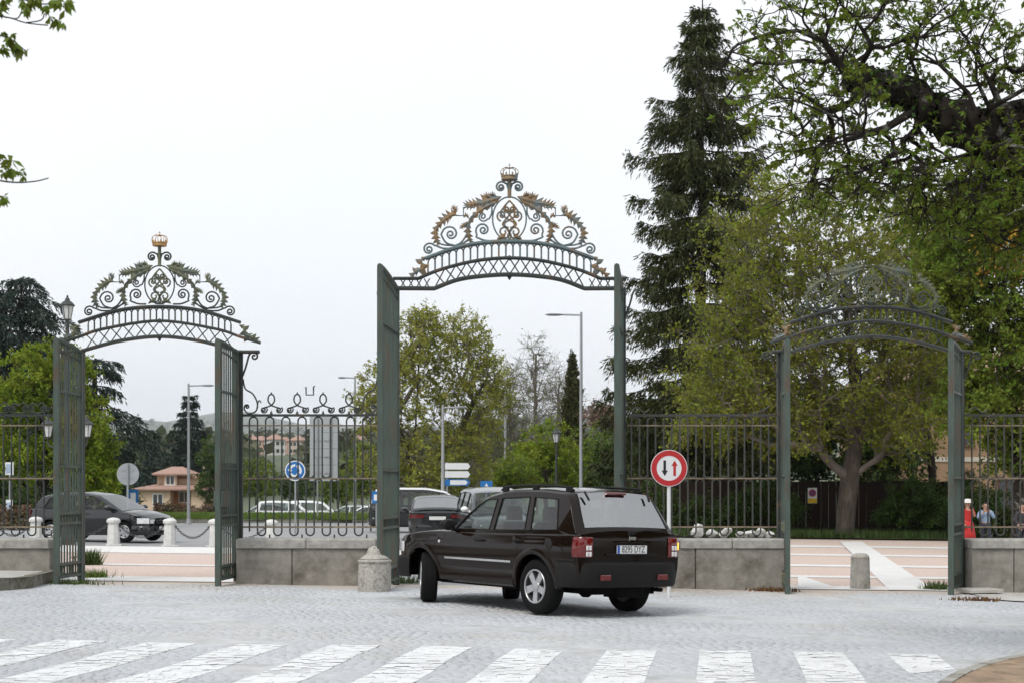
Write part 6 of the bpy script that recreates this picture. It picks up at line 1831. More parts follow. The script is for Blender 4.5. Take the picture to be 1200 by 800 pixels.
# priority-to-oncoming sign: behind the off-roader's tail
b = GX(784, 24.6); zc = P(784, 548, 24.6).z - b.z; r = 21.5 * 24.6 / FPX
s = thing('traffic_sign', 'round red-rimmed sign with black and red arrows beside the off-roader', 'sign', b)
mb = MB(); mb.tube([(0, .03, -.1), (0, .03, zc + r * .7)], .03, n=10); mb.build('post', M_signwhite, s)
disc(MB(), r, -.012, .006, cz=zc).build('sign_plate', M_signwhite, s)
mb = MB(); n = 40
rws = [[(rad * math.cos(a), y, zc + rad * math.sin(a)) for rad, y in ((r * .965, -.0125), (r * .965, -.0155), (r * .68, -.0155), (r * .68, -.0125))] for a in np.linspace(0, 2 * PI, n + 1)]
mb.grid(rws); mb.build('red_ring', M_signred, s)
def arrow(up_, x, h, hw, sw, m):
    z0, z1 = zc - h / 2, zc + h / 2
    poly = [(x - sw, z0), (x + sw, z0), (x + sw, z1 - h * .35), (x + hw, z1 - h * .35), (x, z1), (x - hw, z1 - h * .35), (x - sw, z1 - h * .35)]
    if not up_: poly = [(a, 2 * zc - c) for a, c in reversed(poly)]
    mb = MB(); mb.prism(poly, -.0155, -.0125); mb.build('arrow', m, s)
arrow(False, -r * .24, r * .84, r * .17, r * .07, M_ink); arrow(True, r * .30, r * .84, r * .17, r * .07, M_signred)
# roundabout sign seen through the looped railing
Y = 58; b = GX(346, Y); zc = P(346, 551, Y).z - b.z; r = 12 * Y / FPX
s = thing('traffic_sign', 'round blue roundabout sign seen through the looped railing', 'sign', b)
mb = MB(); mb.tube([(0, .04, -.1), (0, .04, zc + r * .6)], .035, n=8); mb.build('post', M_galv, s)
disc(MB(), r, -.012, .008, cz=zc).build('sign_plate', M_signblue, s)
rws = [[(rad * math.cos(a), y, zc + rad * math.sin(a)) for rad, y in ((r, -.0122), (r, -.0148), (r * .9, -.0148), (r * .9, -.0122))] for a in np.linspace(0, 2 * PI, 37)]
mb = MB(); mb.grid(rws); mb.build('white_rim', M_signwhite, s)
for j in range(3):
    a0 = R(90 + 120 * j); mb = MB()
    ar = np.linspace(a0, a0 + R(78), 9)
    poly = [(r * .64 * math.cos(a), zc + r * .64 * math.sin(a)) for a in ar] 
    e = a0 + R(78); e2 = a0 + R(108)
    poly += [(r * .76 * math.cos(e), zc + r * .76 * math.sin(e)), (r * .53 * math.cos(e2), zc + r * .53 * math.sin(e2)), (r * .28 * math.cos(e), zc + r * .28 * math.sin(e))]
    poly += [(r * .42 * math.cos(a), zc + r * .42 * math.sin(a)) for a in reversed(ar)]
    mb.prism(poly, -.0148, -.0122); mb.build('arrow', M_signwhite, s)
# backs of signs near the hatchback
Y = 52; b = GX(150, Y); zc = P(150, 555, Y).z - b.z; r = 13 * Y / FPX
s = thing('traffic_sign', 'round sign seen from its grey back, above the hatchback bonnet', 'sign', b)
mb = MB(); mb.tube([(0, -.05, -.1), (0, -.05, zc + r * .95)], .035, n=8); mb.build('post', M_galv, s)
disc(MB(), r, -.01, .012, cz=zc).build('sign_plate', M_signgrey, s)
for z in (.35, -.35):
    mb = MB(); mb.box(-.3 * r * 2, .3 * r * 2, -.022, -.0105, zc + z * r - .02, zc + z * r + .02); mb.build('clamp', M_galv, s)
Y = 70; b = GX(156, Y)
s = thing('traffic_sign', 'small blue and white panel sign behind the grey sign back', 'sign', b)
mb = MB(); mb.tube([(0, .03, -.1), (0, .03, 1.5)], .03, n=8); mb.build('post', M_galv, s)
za, zb_ = P(0, 596, Y).z, P(0, 574, Y).z
mb = MB(); mb.bbox(-.24, .24, -.01, .008, za, zb_, .004); mb.build('sign_plate', M_signblue, s)
mb = MB(); mb.box(-.12, .12, -.014, -.0105, za + .25, zb_ - .15); mb.build('panel', M_signwhite, s)
Y = 66
for (px, py0, py1, wpx, lab) in ((11, 541, 556, 10, 'small pale square sign behind the left railing'), (11, 585, 606, 8, 'small pale blue panel low behind the left railing')):
    b = GX(px, Y); s = thing('traffic_sign', lab, 'sign', b)
    za, zb_ = P(0, py1, Y).z - b.z, P(0, py0, Y).z - b.z
    mb = MB(); mb.tube([(0, .03, -.1), (0, .03, zb_)], .03, n=8); mb.build('post', M_galv, s)
    mb = MB(); h_ = wpx * Y / FPX / 2; mb.bbox(-h_, h_, -.012, .008, za, zb_, .004); mb.build('sign_plate', M_signwhite, s)
    mb = MB(); mb.box(-h_ * .7, h_ * .7, -.0155, -.0125, za + (zb_ - za) * .15, zb_ - (zb_ - za) * .15); mb.build('panel', mat('pale_blue', (.35, .45, .6), .5), s)
# big grey direction panel from behind
Y = 88; b = GX(380, Y); s = thing('road_sign', 'large grey road panel seen from behind with clamp bars', 'sign', b)
za, zb_ = P(0, 563, Y).z - b.z, P(0, 487, Y).z - b.z; h_ = 17 * Y / FPX
for x in (-h_ * .45, h_ * .45):
    mb = MB(); mb.tube([(x, -.08, -.1), (x, -.08, zb_ - .1)], .05, n=8); mb.build('post', M_galv, s)
for i in range(4):
    z0 = za + (zb_ - za) * i / 4; z1 = za + (zb_ - za) * (i + 1) / 4 - .02
    mb = MB(); mb.bbox(-h_, h_, 0, .03, z0, z1, .008); mb.build('panel', mat('panel_back', (.42, .44, .46), .55, metal=.2, var=.05), s)
    for x in (-h_ * .45, h_ * .25):
        mb = MB(); mb.box(x - .22, x + .22, -.03, -.002, (z0 + z1) / 2 - .03, (z0 + z1) / 2 + .03); mb.build('clamp_bar', M_galv, s)
# finger boards
Y = 66; b = GX(524, Y); s = thing('direction_sign', 'white direction boards stacked on a post beyond the main gate', 'sign', b)
mb = MB(); zt = P(0, 541, Y).z - b.z; mb.tube([(0, .05, -.1), (0, .05, zt)], .04, n=8); mb.build('post', M_galv, s)
M_letter = mat('sign_lettering', (.2, .22, .26), .6)
for i, (p0, p1, tip) in enumerate(((542, 549.5, 0), (551.5, 559, 0), (561, 568.5, 1))):
    za, zb_ = P(0, p1, Y).z - b.z, P(0, p0, Y).z - b.z
    x0, x1 = (521.5 - 524) * Y / FPX, (551 - 524) * Y / FPX
    poly = [(x0, za), (x1 - .1, za), (x1, (za + zb_) / 2), (x1 - .1, zb_), (x0, zb_)]
    mb = MB(); mb.prism(poly, -.02, .01); mb.build('finger_board', M_signblue if tip else M_signwhite, s)
    if tip:
        mb = MB(); mb.prism([(x0 + .22, za + .04), (x1 - .2, za + .04), (x1 - .1, (za + zb_) / 2), (x1 - .2, zb_ - .04), (x0 + .22, zb_ - .04)], -.024, -.0205); mb.build('board_face', M_signwhite, s)
# blue pedestrian crossing sign
Y = 60; b = GX(570, Y); s = thing('traffic_sign', 'square blue pedestrian crossing sign above the off-roader bonnet', 'sign', b)
zc = P(0, 570, Y).z - b.z; h_ = 7 * Y / FPX
mb = MB(); mb.tube([(0, .04, -.1), (0, .04, zc + h_)], .03, n=8); mb.build('post', M_galv, s)
mb = MB(); mb.bbox(-h_, h_, -.012, .008, zc - h_, zc + h_, .004); mb.build('sign_plate', M_signblue, s)
mb = MB(); mb.prism([(-h_ * .6, zc - h_ * .5), (h_ * .6, zc - h_ * .5), (0, zc + h_ * .65)], -.0155, -.0125); mb.build('white_triangle', M_signwhite, s)
mb = MB(); mb.tube([(0, -.017, zc - .08), (-.02, -.017, zc + .04)], .025, n=5); mb.tube([(0, -.017, zc - .08), (-.06, -.017, zc - .2)], .02, n=5); mb.tube([(0, -.017, zc - .08), (.06, -.017, zc - .2)], .02, n=5); mb.build('walking_figure', M_ink, s)
# small blue sign edge at the main gate leaf, behind railing
Y = 57; b = GX(441, Y); s = thing('traffic_sign', 'narrow blue and white sign just left of the main gate leaf', 'sign', b)
za, zb_ = P(0, 589, Y).z - b.z, P(0, 575, Y).z - b.z
mb = MB(); mb.tube([(0, .04, -.1), (0, .04, zb_)], .03, n=8); mb.build('post', M_galv, s)
mb = MB(); mb.bbox(-.16, .16, -.012, .008, za, zb_, .004); mb.build('sign_plate', M_signblue, s)
mb = MB(); mb.box(-.09, .09, -.0155, -.0125, za + .1, zb_ - .12); mb.build('panel', M_signwhite, s)

def street_lamp(px, Y, top, arm_px, lab, r0=.075, head=.75, m=None):
    b = GX(px, Y); b.z = gz(b.x, Y); h = P(px, top, Y).z - b.z
    s = thing('street_lamp', lab, 'lamp post', b)
    m = m or M_galv
    mb = MB(); mb.tube([(0, 0, -.2), (0, 0, h * .4), (0, 0, h)], [r0 * 1.25, r0, r0 * .7], n=10); mb.build('pole', m, s)
    al = (arm_px - px) * Y / FPX; sg = 1 if al > 0 else -1
    mb = MB(); mb.tube([(0, 0, h - .12), (al * .55, 0, h - .1)], r0 * .5, n=8); mb.build('arm', m, s)
    x0, x1 = al * .5, al
    mb = MB(); rws = []
    for t_, k in ((0, .25), (.08, .6), (.35, 1), (.8, .95), (1, .3)):
        x = x0 + (x1 - x0) * t_
        rws.append([(x, .13 * k * math.cos(a), h - .1 + .055 * k * math.sin(a)) for a in np.linspace(0, 2 * PI, 10, endpoint=False)])
    mb.grid(rws, closed_u=True); mb.add(rws[0], [tuple(range(10))]); mb.add(rws[-1], [tuple(range(10))]); mb.build('lamp_head', mat('lamp_head_grey', (.25, .26, .27), .4, metal=.4), s, auto=40)
    mb = MB(); mb.lathe([(r0 * 2, -.1), (r0 * 2, .04), (r0 * 1.3, .3)], 10); mb.build('base', m, s)
street_lamp(681, 64, 366, 639, 'tallest street lamp with arm pointing at the main gate arch')
street_lamp(519, 62, 474, 547, 'street lamp with arm above the white direction boards')
street_lamp(592, 92, 443, 562, 'slim far street lamp among the budding trees')
street_lamp(221, 78, 449, 251, 'street lamp standing before the pink house')
street_lamp(416, 84, 440, 396, 'pale street lamp behind the railing next to the main gate leaf')
def lantern_head(s, x, y, z, sc=1.0, frame=None):
    frame = frame or M_iron
    ln = empty('lantern', (x, y, z), 0, s)
    k = sc
    n = 6
    mb = MB()
    mb.lathe([(.09 * k, 0), (.10 * k, .03 * k), (.12 * k, .05 * k)], n); mb.build('lantern_base', frame, ln)
    mb = MB(); mb.lathe([(.10 * k, .051 * k), (.17 * k, .44 * k)], n); mb.build('lantern_glass', mat('frosted_glass', (.62, .63, .62), .25, var=.05), ln)
    for j in range(n):
        a = 2 * PI * j / n
        mb = MB(); mb.tube([(.105 * k * math.cos(a), .105 * k * math.sin(a), .05 * k), (.178 * k * math.cos(a), .178 * k * math.sin(a), .44 * k)], .012 * k, n=4); mb.build('lantern_bar', frame, ln)
    mb = MB(); mb.lathe([(.22 * k, .441 * k), (.225 * k, .47 * k), (.15 * k, .56 * k), (.08 * k, .60 * k), (.07 * k, .66 * k), (.03 * k, .70 * k), (.035 * k, .74 * k), (.004 * k, .78 * k)], 12); mb.build('lantern_roof', frame, ln, auto=40)
# classic single lantern
Y = 70; b = GX(652, Y); s = thing('lantern_post', 'classic single lantern on a slim post before lime green shrubs', 'lamp post', b)
zt = P(0, 519, Y).z - b.z
mb = MB(); mb.lathe([(.16, -.1), (.16, .1), (.09, .3), (.065, .9), (.05, zt)], 12); mb.build('post', M_iron, s, auto=40)
lantern_head(s, 0, 0, zt, 1.0)
# three-armed lantern behind the crowned gate's left leaf
Y = 44; b = GX(79, Y); s = thing('lantern_post', 'three-armed classic lantern post behind the crowned gate\'s left leaf', 'lamp post', b)
zt = P(0, 376, Y).z - b.z; zs = P(0, 513, Y).z - b.z
mb = MB(); mb.lathe([(.2, -.1), (.2, .25), (.12, .5), (.08, 1.2), (.065, zs), (.055, zt)], 12); mb.build('post', M_iron, s, auto=40)
lantern_head(s, 0, 0, zt, .95)
for sg in (1, -1):
    ax = sg * 23 * Y / FPX
    mb = MB(); mb.tube([(x, 0, z) for x, z in smooth2([(0, zs - .35), (ax * .5, zs - .3), (ax * .95, zs - .2), (ax, zs)], 5)], .022, n=6); mb.build('arm', M_iron, s)
    bar2(MB(), [(ax * .45 + a, zs - .12 + c) for a, c in spiral(0, 0, .14, .03, 270, 1.5 * sg, 18)], .012).build('arm_scroll', M_iron, s)
    lantern_head(s, ax, 0, zs, .85)

# ================================================================== BROWN WALL, NOTICE, BUILDINGS
M_brownwall = mat('dark_brown_boards', (0.022, 0.013, 0.010), .8, spec=.2, var=.3, vscale=2, stretch=(4, 4, .4))
x0, x1 = P(732, 0, 60.6).x, P(1122, 0, 60.6).x
s = thing('board_fence', 'dark brown solid board fence behind the square and the thick trunk', 'fence', (x0, 60.6, gz(10, 60.6) - .02))
nb = 44; me_b = MB().bbox(0, (x1 - x0) / nb - .012, 0, .05, .12, 2.15, .006).mesh('board', M_brownwall)
for i in range(nb): link('board', me_b, s, ((x1 - x0) * i / nb, random.Random(i).uniform(-.012, .012), random.Random(i + 50).uniform(-.02, .02)))
MB().box(-.05, x1 - x0, -.02, .3, -.1, .118).build('plinth', M_kerb, s)
s = thing('parking_notice', 'white notice with round no-parking symbol and yellow foot on the board fence', 'sign', (P(952, 0, 60.2).x, 60.2, P(952, 0, 60.2).z * 0 + gz(11.8, 60)))
zz = lambda py: P(952, py, 60.2).z - gz(11.8, 60)
mb = MB(); mb.tube([(0, .05, -.1), (0, .05, zz(572))], .03, n=8); mb.build('post', M_brownwall, s)
mb = MB(); mb.box(-.18, .18, -.01, .01, zz(589), zz(571)); mb.build('sign_plate', M_signwhite, s)
mb = MB(); mb.box(-.175, .175, -.014, -.0105, zz(588.8), zz(583.5)); mb.build('yellow_band', mat('sign_yellow', (.75, .5, .02), .5), s)
disc(MB(), .145, -.0145, -.0105, cz=zz(577)).build('red_disc', M_signred, s)
disc(MB(), .105, -.018, -.0148, cz=zz(577)).build('blue_disc', mat('notice_violet', (.08, .06, .25), .5), s)
mb = MB(); mb.box(-.1, .1, -.021, -.0183, -.018, .018, Matrix.Translation((0, 0, zz(577))) @ Matrix.Rotation(R(45), 4, 'Y')); mb.build('red_slash', M_signred, s)

def window(parent, x, y, z, wd, h, m_frame, shutter=None):
    wn = empty('window', (x, y, z), 0, parent)
    for (a, b_, c, d) in ((-wd / 2 - .07, wd / 2 + .07, h, h + .08), (-wd / 2 - .1, wd / 2 + .1, -.08, 0)):
        mb = MB(); mb.box(a, b_, -.09, .06, c, d); mb.build('sill', m_frame, wn)
    for xx in (-wd / 2 - .035, 0, wd / 2 + .035):
        mb = MB(); mb.box(xx - .035, xx + .035, -.05, .05, 0.002, h - .002); mb.build('frame', m_frame, wn)
    mb = MB(); mb.box(-wd / 2, wd / 2, .0, .02, .001, h - .001); mb.build('pane', mat('window_pane', (.05, .055, .06), .08, var=.2), wn)
    if shutter:
        for sg in (-1, 1):
            mb = MB(); mb.box(sg * (wd / 2 + .08) - (0 if sg > 0 else wd * .5), sg * (wd / 2 + .08) + (wd * .5 if sg > 0 else 0), -.08, -.04, 0, h); mb.build('shutter', shutter, wn)
M_ochre = mat('ochre_render', (.34, .22, .13), .9, var=.12, vscale=1.2, col2=(.3, .2, .12), blotch=(.5, .75, .8))
M_trim = mat('cream_trim', (.55, .5, .42), .85, var=.1)
M_brownshut = mat('brown_shutter', (.09, .045, .03), .7)
M_tile = mat('roof_tile', (.34, .215, .17), .9, var=.25, vscale=6, col2=(.27, .165, .125), blotch=(.5, .7, 3))
Y = 74; x0, x1 = P(1030, 0, Y).x, P(1330, 0, Y).x; zb = gz(18, Y); zt = P(0, 452, Y).z
s = thing('ochre_building', 'ochre rendered building with brown windows behind the right-hand trees', 'building', (x0, Y, zb))
L_ = x1 - x0; h = zt - zb
MB().box(0, L_, 0, 9, -.2, h).build('wall', M_ochre, s)
MB().box(-.06, L_ + .06, -.05, 9.05, 3.1, 3.32).build('string_course', M_trim, s)
MB().box(-.25, L_ + .25, -.3, 9.3, h, h + .25).build('cornice', M_trim, s)
rf = MB(); rf.add([(-.5, -.55, h + .25), (L_ + .5, -.55, h + .25), (L_ + .5, 9.5, h + .25), (-.5, 9.5, h + .25), (3, 4.5, h + 2), (L_ - 3, 4.5, h + 2)], [(0, 1, 5, 4), (2, 3, 4, 5), (1, 2, 5), (3, 0, 4), (3, 2, 1, 0)]); rf.build('roof', M_tile, s)
for px in (1060, 1131, 1180, 1228, 1275):
    x = P(px, 0, Y).x - x0
    window(s, x, -.02, P(0, 521, Y).z - zb, .75, 1.25, M_brownshut)
    window(s, x, -.02, .9, .75, 1.3, M_brownshut)

# pink house on the left
Y = 150; b = GX(200, Y); b.z = gz(b.x, Y)
X = lambda px: (px - 200) * Y / FPX
Zp = lambda py: P(0, py, Y).z - b.z
s = thing('pink_house', 'peach rendered house with red tiled roofs and a recessed porch', 'house', b)
M_peach = mat('peach_render', (.62, .47, .34), .9, var=.08, vscale=1)
MB().box(X(160), X(199.5), 0, 7, -.5, Zp(574)).build('wall', M_peach, s)
MB().box(X(224), X(240.5), 0, 7, -.5, Zp(574)).build('wall', M_peach, s)
MB().box(X(199.5), X(224), 1.6, 7, -.5, Zp(574)).build('porch_wall', mat('porch_brick', (.36, .17, .09), .9, var=.2), s)
MB().box(X(199.5), X(224), .05, 1.6, -.5, Zp(596)).build('porch_parapet', M_peach, s)
window(s, X(212), 1.57, Zp(588), 1.0, 1.0, M_white)
window(s, X(185), -.02, Zp(592), .9, 1.1, M_white)
MB().box(X(178), X(228), 2.2, 7, Zp(574), Zp(556)).build('upper_wall', M_peach, s)
MB().box(X(188), X(203), 1.5, 2.25, Zp(571), Zp(555)).build('dormer_wall', M_peach, s)
window(s, X(195.5), 1.48, Zp(567), .75, .85, M_white)
def hip(x0, x1, y0, y1, z0, h_, inset, nm='roof'):
    mb = MB(); mb.add([(x0, y0, z0), (x1, y0, z0), (x1, y1, z0), (x0, y1, z0), (x0 + inset, (y0 + y1) / 2, z0 + h_), (x1 - inset, (y0 + y1) / 2, z0 + h_), (x0, y0, z0 - .15), (x1, y0, z0 - .15), (x1, y1, z0 - .15), (x0, y1, z0 - .15)],
        [(0, 1, 5, 4), (2, 3, 4, 5), (1, 2, 5), (3, 0, 4), (6, 7, 1, 0), (7, 8, 2, 1), (8, 9, 3, 2), (9, 6, 0, 3), (9, 8, 7, 6)]); mb.build(nm, M_tile, s)
hip(X(155), X(245), -.6, 8, Zp(574) + .16, .75, 3.0)
hip(X(174), X(220), 1.0, 7.2, Zp(555.5) + .1, .75, 1.4, 'roof'); hip(X(203), X(232), 2.0, 7, Zp(558.5), .5, .9, 'roof')
mb = MB(); mb.box(X(228), X(231), 4, 4.5, Zp(560), Zp(545)); mb.build('chimney', M_peach, s)
# pink roofed house behind the left railing, grey one at its right
for (px, Y, wpx, top, eave, lab, wm) in ((20, 112, 90, 458, 492, 'house with pinkish tiled roof hidden behind the lime green tree', M_peach), (52, 120, 44, 450, 470, 'small house with orange tiled roof above the left railing', M_peach)):
    b = GX(px, Y); b.z = gz(b.x, Y); s = thing('distant_house', lab, 'house', b)
    W_ = wpx * Y / FPX; ze = P(0, eave, Y).z - b.z; zt = P(0, top, Y).z - b.z
    MB().box(-W_ / 2, W_ / 2, 0, 8, -.5, ze).build('wall', wm, s)
    hip(-W_ / 2 - .4, W_ / 2 + .4, -.5, 8.5, ze + .16, zt - ze, 2.0)
    for k in (-.3, 0, .3): window(s, W_ * k, -.02, ze - 1.8, .9, 1.2, M_white)
# little town below the hills, seen through the looped railing
M_twn = [mat('town_render_cream', (.5, .42, .34), .9), mat('town_render_pink', (.5, .33, .26), .9), mat('town_render_white', (.58, .57, .54), .9)]
wh = ['cream', 'pink', 'white']
town = [(292, 560, 538, 20, 0), (306, 600, 533, 16, 1), (322, 520, 545, 18, 2), (334, 640, 531, 14, 1), (350, 560, 542, 15, 0), (404, 520, 543, 16, 1), (422, 480, 541, 18, 2), (438, 560, 536, 14, 0), (262, 500, 545, 14, 2), (213, 520, 532, 14, 0), (640, 480, 560, 16, 1), (660, 500, 556, 14, 2)]
pl = ['with a wide front left of the roundabout sign', 'uphill of the wide front', 'just left of the roundabout sign', 'high above the roundabout sign', 'beside the grey road panel', 'right of the grey road panel', 'beneath the railing end scroll', 'uphill beside the main gate leaf', 'at the lock-plate gate leaf', 'above the pink house', 'behind the lime bush', 'behind the far lamp']
for i, (px, Y, py, wpx, c) in enumerate(town):
    q = P(px, py, Y); zg = gz(q.x, Y) + far_relief(q.x, Y)
    b = Vector((q.x, Y, zg - .5)); s = thing('town_house', f'distant {wh[c]} house with tiled roof {pl[i]}', 'house', b, R(random.Random(i).uniform(-25, 25)))
    W_ = wpx * Y / FPX; ht = 5.5
    MB().box(-W_ / 2, W_ / 2, -4, 4, 0, ht).build('wall', M_twn[c], s)
    hip(-W_ / 2 - .4, W_ / 2 + .4, -4.5, 4.5, ht + .16, 1.8, 2.2)
    for k in (-.3, 0, .3):
        for z in (1.2, 3.7):
            mb = MB(); mb.box(W_ * k - .5, W_ * k + .5, -4.04, -4.0, z, z + 1.2); mb.build('window', mat('window_pane', (.05, .055, .06), .08), s)
# woods on the far slopes: one mass of crowns
r_ = np.random.default_rng(77)
n = 8000
yy = 230 * (7000 / 230) ** r_.uniform(0, 1, n); xx = r_.uniform(-1, .35, n) * (.38 * yy)
dens = np.sin(xx / 70 + yy / 130) + np.sin(xx / 31 - yy / 57) + r_.normal(0, .6, n)
k = (dens > .1) & ~((yy < 700) & (np.abs(xx / yy + .15) < .02))
xx, yy = xx[k], yy[k]
zz_ = np.array([gz(a, b_) + far_relief(a, b_) for a, b_ in zip(xx, yy)])
pos = np.repeat(np.stack([xx, yy, zz_], 1), 26, 0); sc = np.repeat(r_.uniform(2.2, 4.5, len(xx)) * (1 + yy / 1500), 26)
d = r_.normal(size=pos.shape); d = unit(d); d[:, 2] = np.abs(d[:, 2])
pos = pos + d * sc[:, None] * r_.uniform(.3, 1, (len(pos), 1)) * np.array([1, 1, 1.3])
V, F = leaf_cards(pos, unit(r_.normal(size=pos.shape)), sc * .6, sc * .5, r_)
o_ = link('far_woods', np_mesh('far_woods', V, F, leaf_mat('far_tree_leaves', (.045, .06, .025), (.085, .085, .04), trans=.15, scale=.02)))
tag(o_, 'hazy scattered woods on the distant slopes', 'woods', kind='stuff')

# ================================================================== PEOPLE behind the right railing
M_skin = mat('skin', (.42, .25, .18), .6, var=.08)
def person(label, px, Y, head_py, pose, cloths, seed=0, face=0.0, hat=None, hair=(.03, .02, .015), skirt=None):
    b = GX(px, Y)
    H_ = P(px, head_py, Y).z - b.z
    k = H_ / 1.70
    s = thing('person', label, 'person', b, face)
    J_ = {'pelvis': (0, 0, .93), 'chest': (0, .0, 1.22), 'neck': (0, .01, 1.43), 'head': (0, -.015, 1.55), 'top': (0, -.01, 1.64),
          'hipL': (.09, 0, .9), 'kneeL': (.1, -.06, .5), 'ankL': (.1, .05, .08), 'toeL': (.1, -.12, .03),
          'hipR': (-.09, 0, .9), 'kneeR': (-.1, -.02, .5), 'ankR': (-.1, .02, .08), 'toeR': (-.1, -.15, .03),
          'shL': (.17, 0, 1.38), 'elL': (.22, .03, 1.12), 'haL': (.2, -.1, .92), 'shR': (-.17, 0, 1.38), 'elR': (-.22, .03, 1.12), 'haR': (-.2, -.1, .92)}
    J_.update(pose)
    E_ = [('pelvis', 'chest'), ('chest', 'neck'), ('neck', 'head'), ('head', 'top'), ('pelvis', 'hipL'), ('hipL', 'kneeL'), ('kneeL', 'ankL'), ('ankL', 'toeL'), ('pelvis', 'hipR'), ('hipR', 'kneeR'), ('kneeR', 'ankR'), ('ankR', 'toeR'), ('chest', 'shL'), ('shL', 'elL'), ('elL', 'haL'), ('chest', 'shR'), ('shR', 'elR'), ('elR', 'haR')]
    Rd = {'pelvis': .14, 'chest': .145, 'neck': .055, 'head': .088, 'top': .06, 'hip': .095, 'knee': .06, 'ank': .042, 'toe': .035, 'sh': .06, 'el': .043, 'ha': .032}
    nm = list(J_)
    def skin(name, keys, edges, grow, m, parent):
        me = bpy.data.meshes.new(name); ids = {q: i for i, q in enumerate(keys)}
        me.from_pydata([tuple(c * k for c in J_[q]) for q in keys], [(ids[a], ids[c]) for a, c in edges], [])
        me.materials.append(m)
        ob = link(name, me, parent)
        md = ob.modifiers.new('skin', 'SKIN'); md.use_smooth_shade = True
        for q in keys:
            r0 = Rd.get(q) or Rd[q[:-1]]
            v = me.skin_vertices[0].data[ids[q]]
            v.radius = ((r0 + grow) * k, (r0 + grow) * k * (.72 if q in ('pelvis', 'chest') else 1))
            v.use_root = (q == keys[0])
        sb = ob.modifiers.new('sub', 'SUBSURF'); sb.levels = 2; sb.render_levels = 2
        return ob
    skin('body', nm, E_, 0, M_skin, s)
    top_k = ['chest', 'pelvis', 'neck', 'shL', 'elL', 'shR', 'elR']
    if cloths.get('sleeves', 'long') == 'long': top_k += ['haL', 'haR']
    J2 = dict(J_)
    ed = [e for e in E_ if e[0] in top_k and e[1] in top_k]
    save = J_['neck']; J_['neck'] = (save[0], save[1], save[2] - .05)
    if 'haL' in top_k:
        for q in ('L', 'R'):
            e_, h_ = np.array(J_['el' + q]), np.array(J_['ha' + q]); J2['ha' + q] = J_['ha' + q]; J_['ha' + q] = tuple(e_ + (h_ - e_) * .8)
    skin('shirt', top_k, ed, .014, cloths['top'], s)
    J_.update(J2); J_['neck'] = save
    if skirt:
        mb = MB(); mb.lathe([(.15 * k, 1.0 * k), (.19 * k, .9 * k), (.23 * k, .65 * k), (.28 * k, .35 * k)], 18); mb.build('skirt', cloths['leg'], s, smooth=True)
    else:
        lk = ['pelvis', 'hipL', 'kneeL', 'ankL', 'hipR', 'kneeR', 'ankR']
        skin('trousers', lk, [e for e in E_ if e[0] in lk and e[1] in lk], .014, cloths['leg'], s)
    hd = Vector(J_['head']) * k
    for sg in (1, -1):
        mb = MB(); mb.lathe([(.002, -.012), (.011, -.006), (.011, .006), (.002, .012)], 8, (hd.x + sg * .035 * k, hd.y - .083 * k, hd.z + .01)); mb.build('eye', M_ink, s)
        mb = MB(); mb.tube([(hd.x + sg * .088 * k, hd.y, hd.z + .03), (hd.x + sg * .1 * k, hd.y + .01, hd.z), (hd.x + sg * .088 * k, hd.y, hd.z - .03)], .014, n=5); mb.build('ear', M_skin, s)
    mb = MB(); mb.tube([(hd.x, hd.y - .082 * k, hd.z + .01), (hd.x, hd.y - .112 * k, hd.z - .022), (hd.x, hd.y - .085 * k, hd.z - .03)], [.01, .016, .01], n=6); mb.build('nose', M_skin, s)
    mb = MB(); mb.tube([(hd.x - .025, hd.y - .08 * k, hd.z - .055), (hd.x, hd.y - .088 * k, hd.z - .057), (hd.x + .025, hd.y - .08 * k, hd.z - .055)], .006, n=5); mb.build('mouth', mat('lips', (.3, .09, .08), .6), s)
    # hair cap
    mb = MB(); rws = []
    for t_ in np.linspace(0, 1, 7):
        ph_ = t_ * R(105)
        rws.append([(hd.x + .102 * k * math.sin(ph_) * math.cos(a), hd.y + .012 + .108 * k * math.sin(ph_) * math.sin(a) * (1 if math.sin(a) > 0 else (.9 if t_ < .55 else .35)), hd.z + .02 * k + .108 * k * math.cos(ph_)) for a in np.linspace(0, 2 * PI, 18, endpoint=False)])
    mb.grid(rws, closed_u=True); mb.build('hair', mat('hair_%d' % seed, hair, .6), s, smooth=True)
    # hands: palm and five fingers
    for q, sg in (('L', 1), ('R', -1)):
        h0 = Vector(J_['ha' + q]) * k; e0 = Vector(J_['el' + q]) * k
        d = (h0 - e0).normalized(); sd_ = d.cross(Vector((0, 1, .3))).normalized()
        mb = MB()
        mb.tube([h0, h0 + d * .045 * k, h0 + d * .09 * k], [.028 * k, .04 * k, .036 * k], n=8)
        for j in range(4):
            o0 = h0 + d * .085 * k + sd_ * (.03 - .02 * j) * k
            ln_ = (.075, .085, .08, .062)[j] * k
            mb.tube([o0, o0 + d * ln_ * .5, o0 + d * ln_ * .9 + Vector((0, -.02, 0))], [.0095 * k, .009 * k, .007 * k], n=6)
        o0 = h0 + d * .03 * k + sd_ * .036 * k
        mb.tube([o0, o0 + (d + sd_).normalized() * .035 * k, o0 + (d * 1.2 + sd_ * .6).normalized() * .06 * k], [.012 * k, .011 * k, .008 * k], n=6)
        mb.build('hand', M_skin, s, smooth=True)
        f0 = Vector(J_['ank' + q]) * k; mb = MB()
        mb.tube([f0 + Vector((0, .05, -.045 * k)), f0 + Vector((0, -.06, -.045 * k)), f0 + Vector((0, -.17, -.055 * k))], [.045, .05, .035], n=8); mb.build('shoe', mat('shoe_dark', (.03, .028, .028), .6), s, smooth=True)
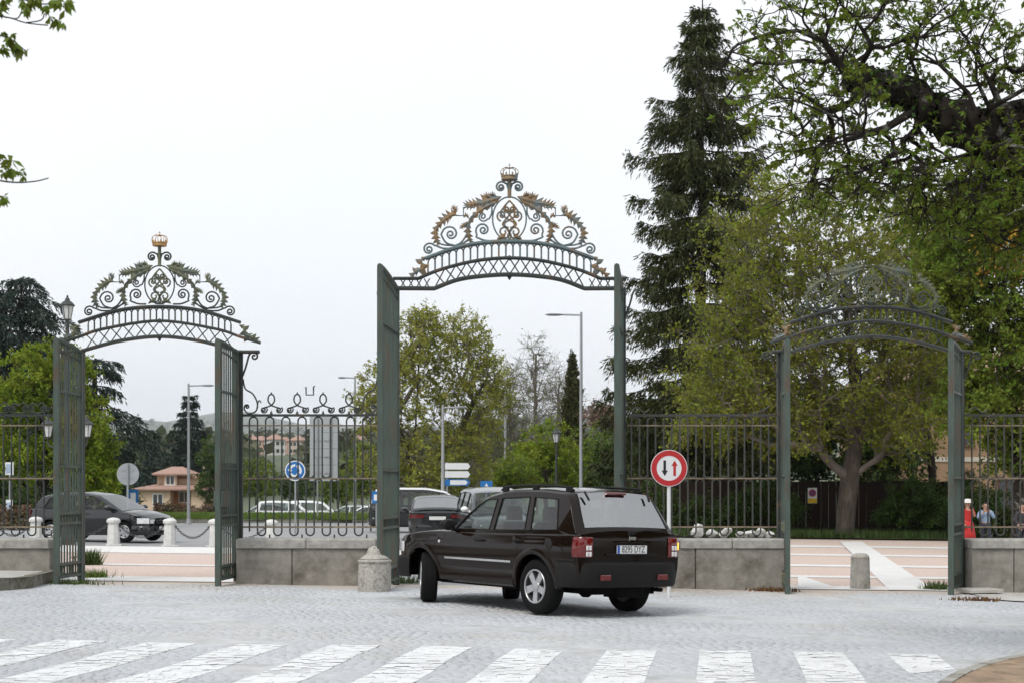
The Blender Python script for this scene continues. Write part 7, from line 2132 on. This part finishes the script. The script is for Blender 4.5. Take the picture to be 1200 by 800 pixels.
    if hat:
        mb = MB(); mb.lathe([(.17 * k, -.012), (.168 * k, 0), (.112 * k, .012), (.108 * k, .07 * k), (.085 * k, .105 * k), (.004, .115 * k)], 20, (hd.x, hd.y + .01, hd.z + .055 * k)); mb.build('hat', hat, s, auto=50)
    return s
M_red = mat('red_dress', (.42, .02, .02), .8, var=.1); M_blueshirt = mat('check_shirt', (.22, .32, .45), .8, var=.5, vscale=30); M_navy = mat('navy_trousers', (.02, .025, .04), .8); M_hat = mat('white_hat', (.7, .69, .66), .8)
person('person in red dress and white hat, hand raised to chin, behind the railing', 1134, 46, 584.5, {'elL': (.24, -.02, 1.14), 'haL': (.08, -.17, 1.33)}, {'top': M_red, 'leg': M_red, 'sleeves': 'short'}, 1, R(15), M_hat, skirt=True)
person('person in dark jacket and pale blue shirt, hands to face, behind the railing', 1155, 46.5, 587, {'elL': (.26, -.1, 1.14), 'haL': (.07, -.2, 1.42), 'elR': (-.26, -.1, 1.14), 'haR': (-.08, -.2, 1.36)}, {'top': M_blueshirt, 'leg': M_navy}, 2, R(-10))
person('person in dark clothes at the far end of the railing', 1197, 45, 588, {'elL': (.24, 0, 1.12), 'haL': (.1, -.2, 1.12)}, {'top': mat('dark_coat', (.03, .03, .035), .8), 'leg': M_navy}, 3, R(25))

# flat pavement slab lying loose by the right gate post
p_ = G(1147, 695); s = tag(MB().bbox(-.32, .32, -.28, .28, 0, .06, .012).build('paving_slab', M_pave2, loc=(p_.x, p_.y, p_.z + .03), rz=R(14)), 'loose pale slab lying by the crownless gate\'s right post', 'slab')

# ================================================================== HAZE
mh = bpy.data.materials.new('haze_air'); mh.use_nodes = True
t_ = mh.node_tree; t_.nodes.clear()
ho = t_.nodes.new('ShaderNodeOutputMaterial'); pv = t_.nodes.new('ShaderNodeVolumePrincipled')
pv.inputs['Color'].default_value = (.9, .94, 1.0, 1); pv.inputs['Density'].default_value = .00008
pv.inputs['Anisotropy'].default_value = 0.0
t_.links.new(pv.outputs[0], ho.inputs['Volume'])
mb = MB(); mb.box(-8200, 8200, -70, 10700, -9, 640)
o_ = mb.build('haze', mh); o_['kind'] = 'stuff'; o_['label'] = 'pale haze in the air over the distant slopes'; o_['category'] = 'haze'
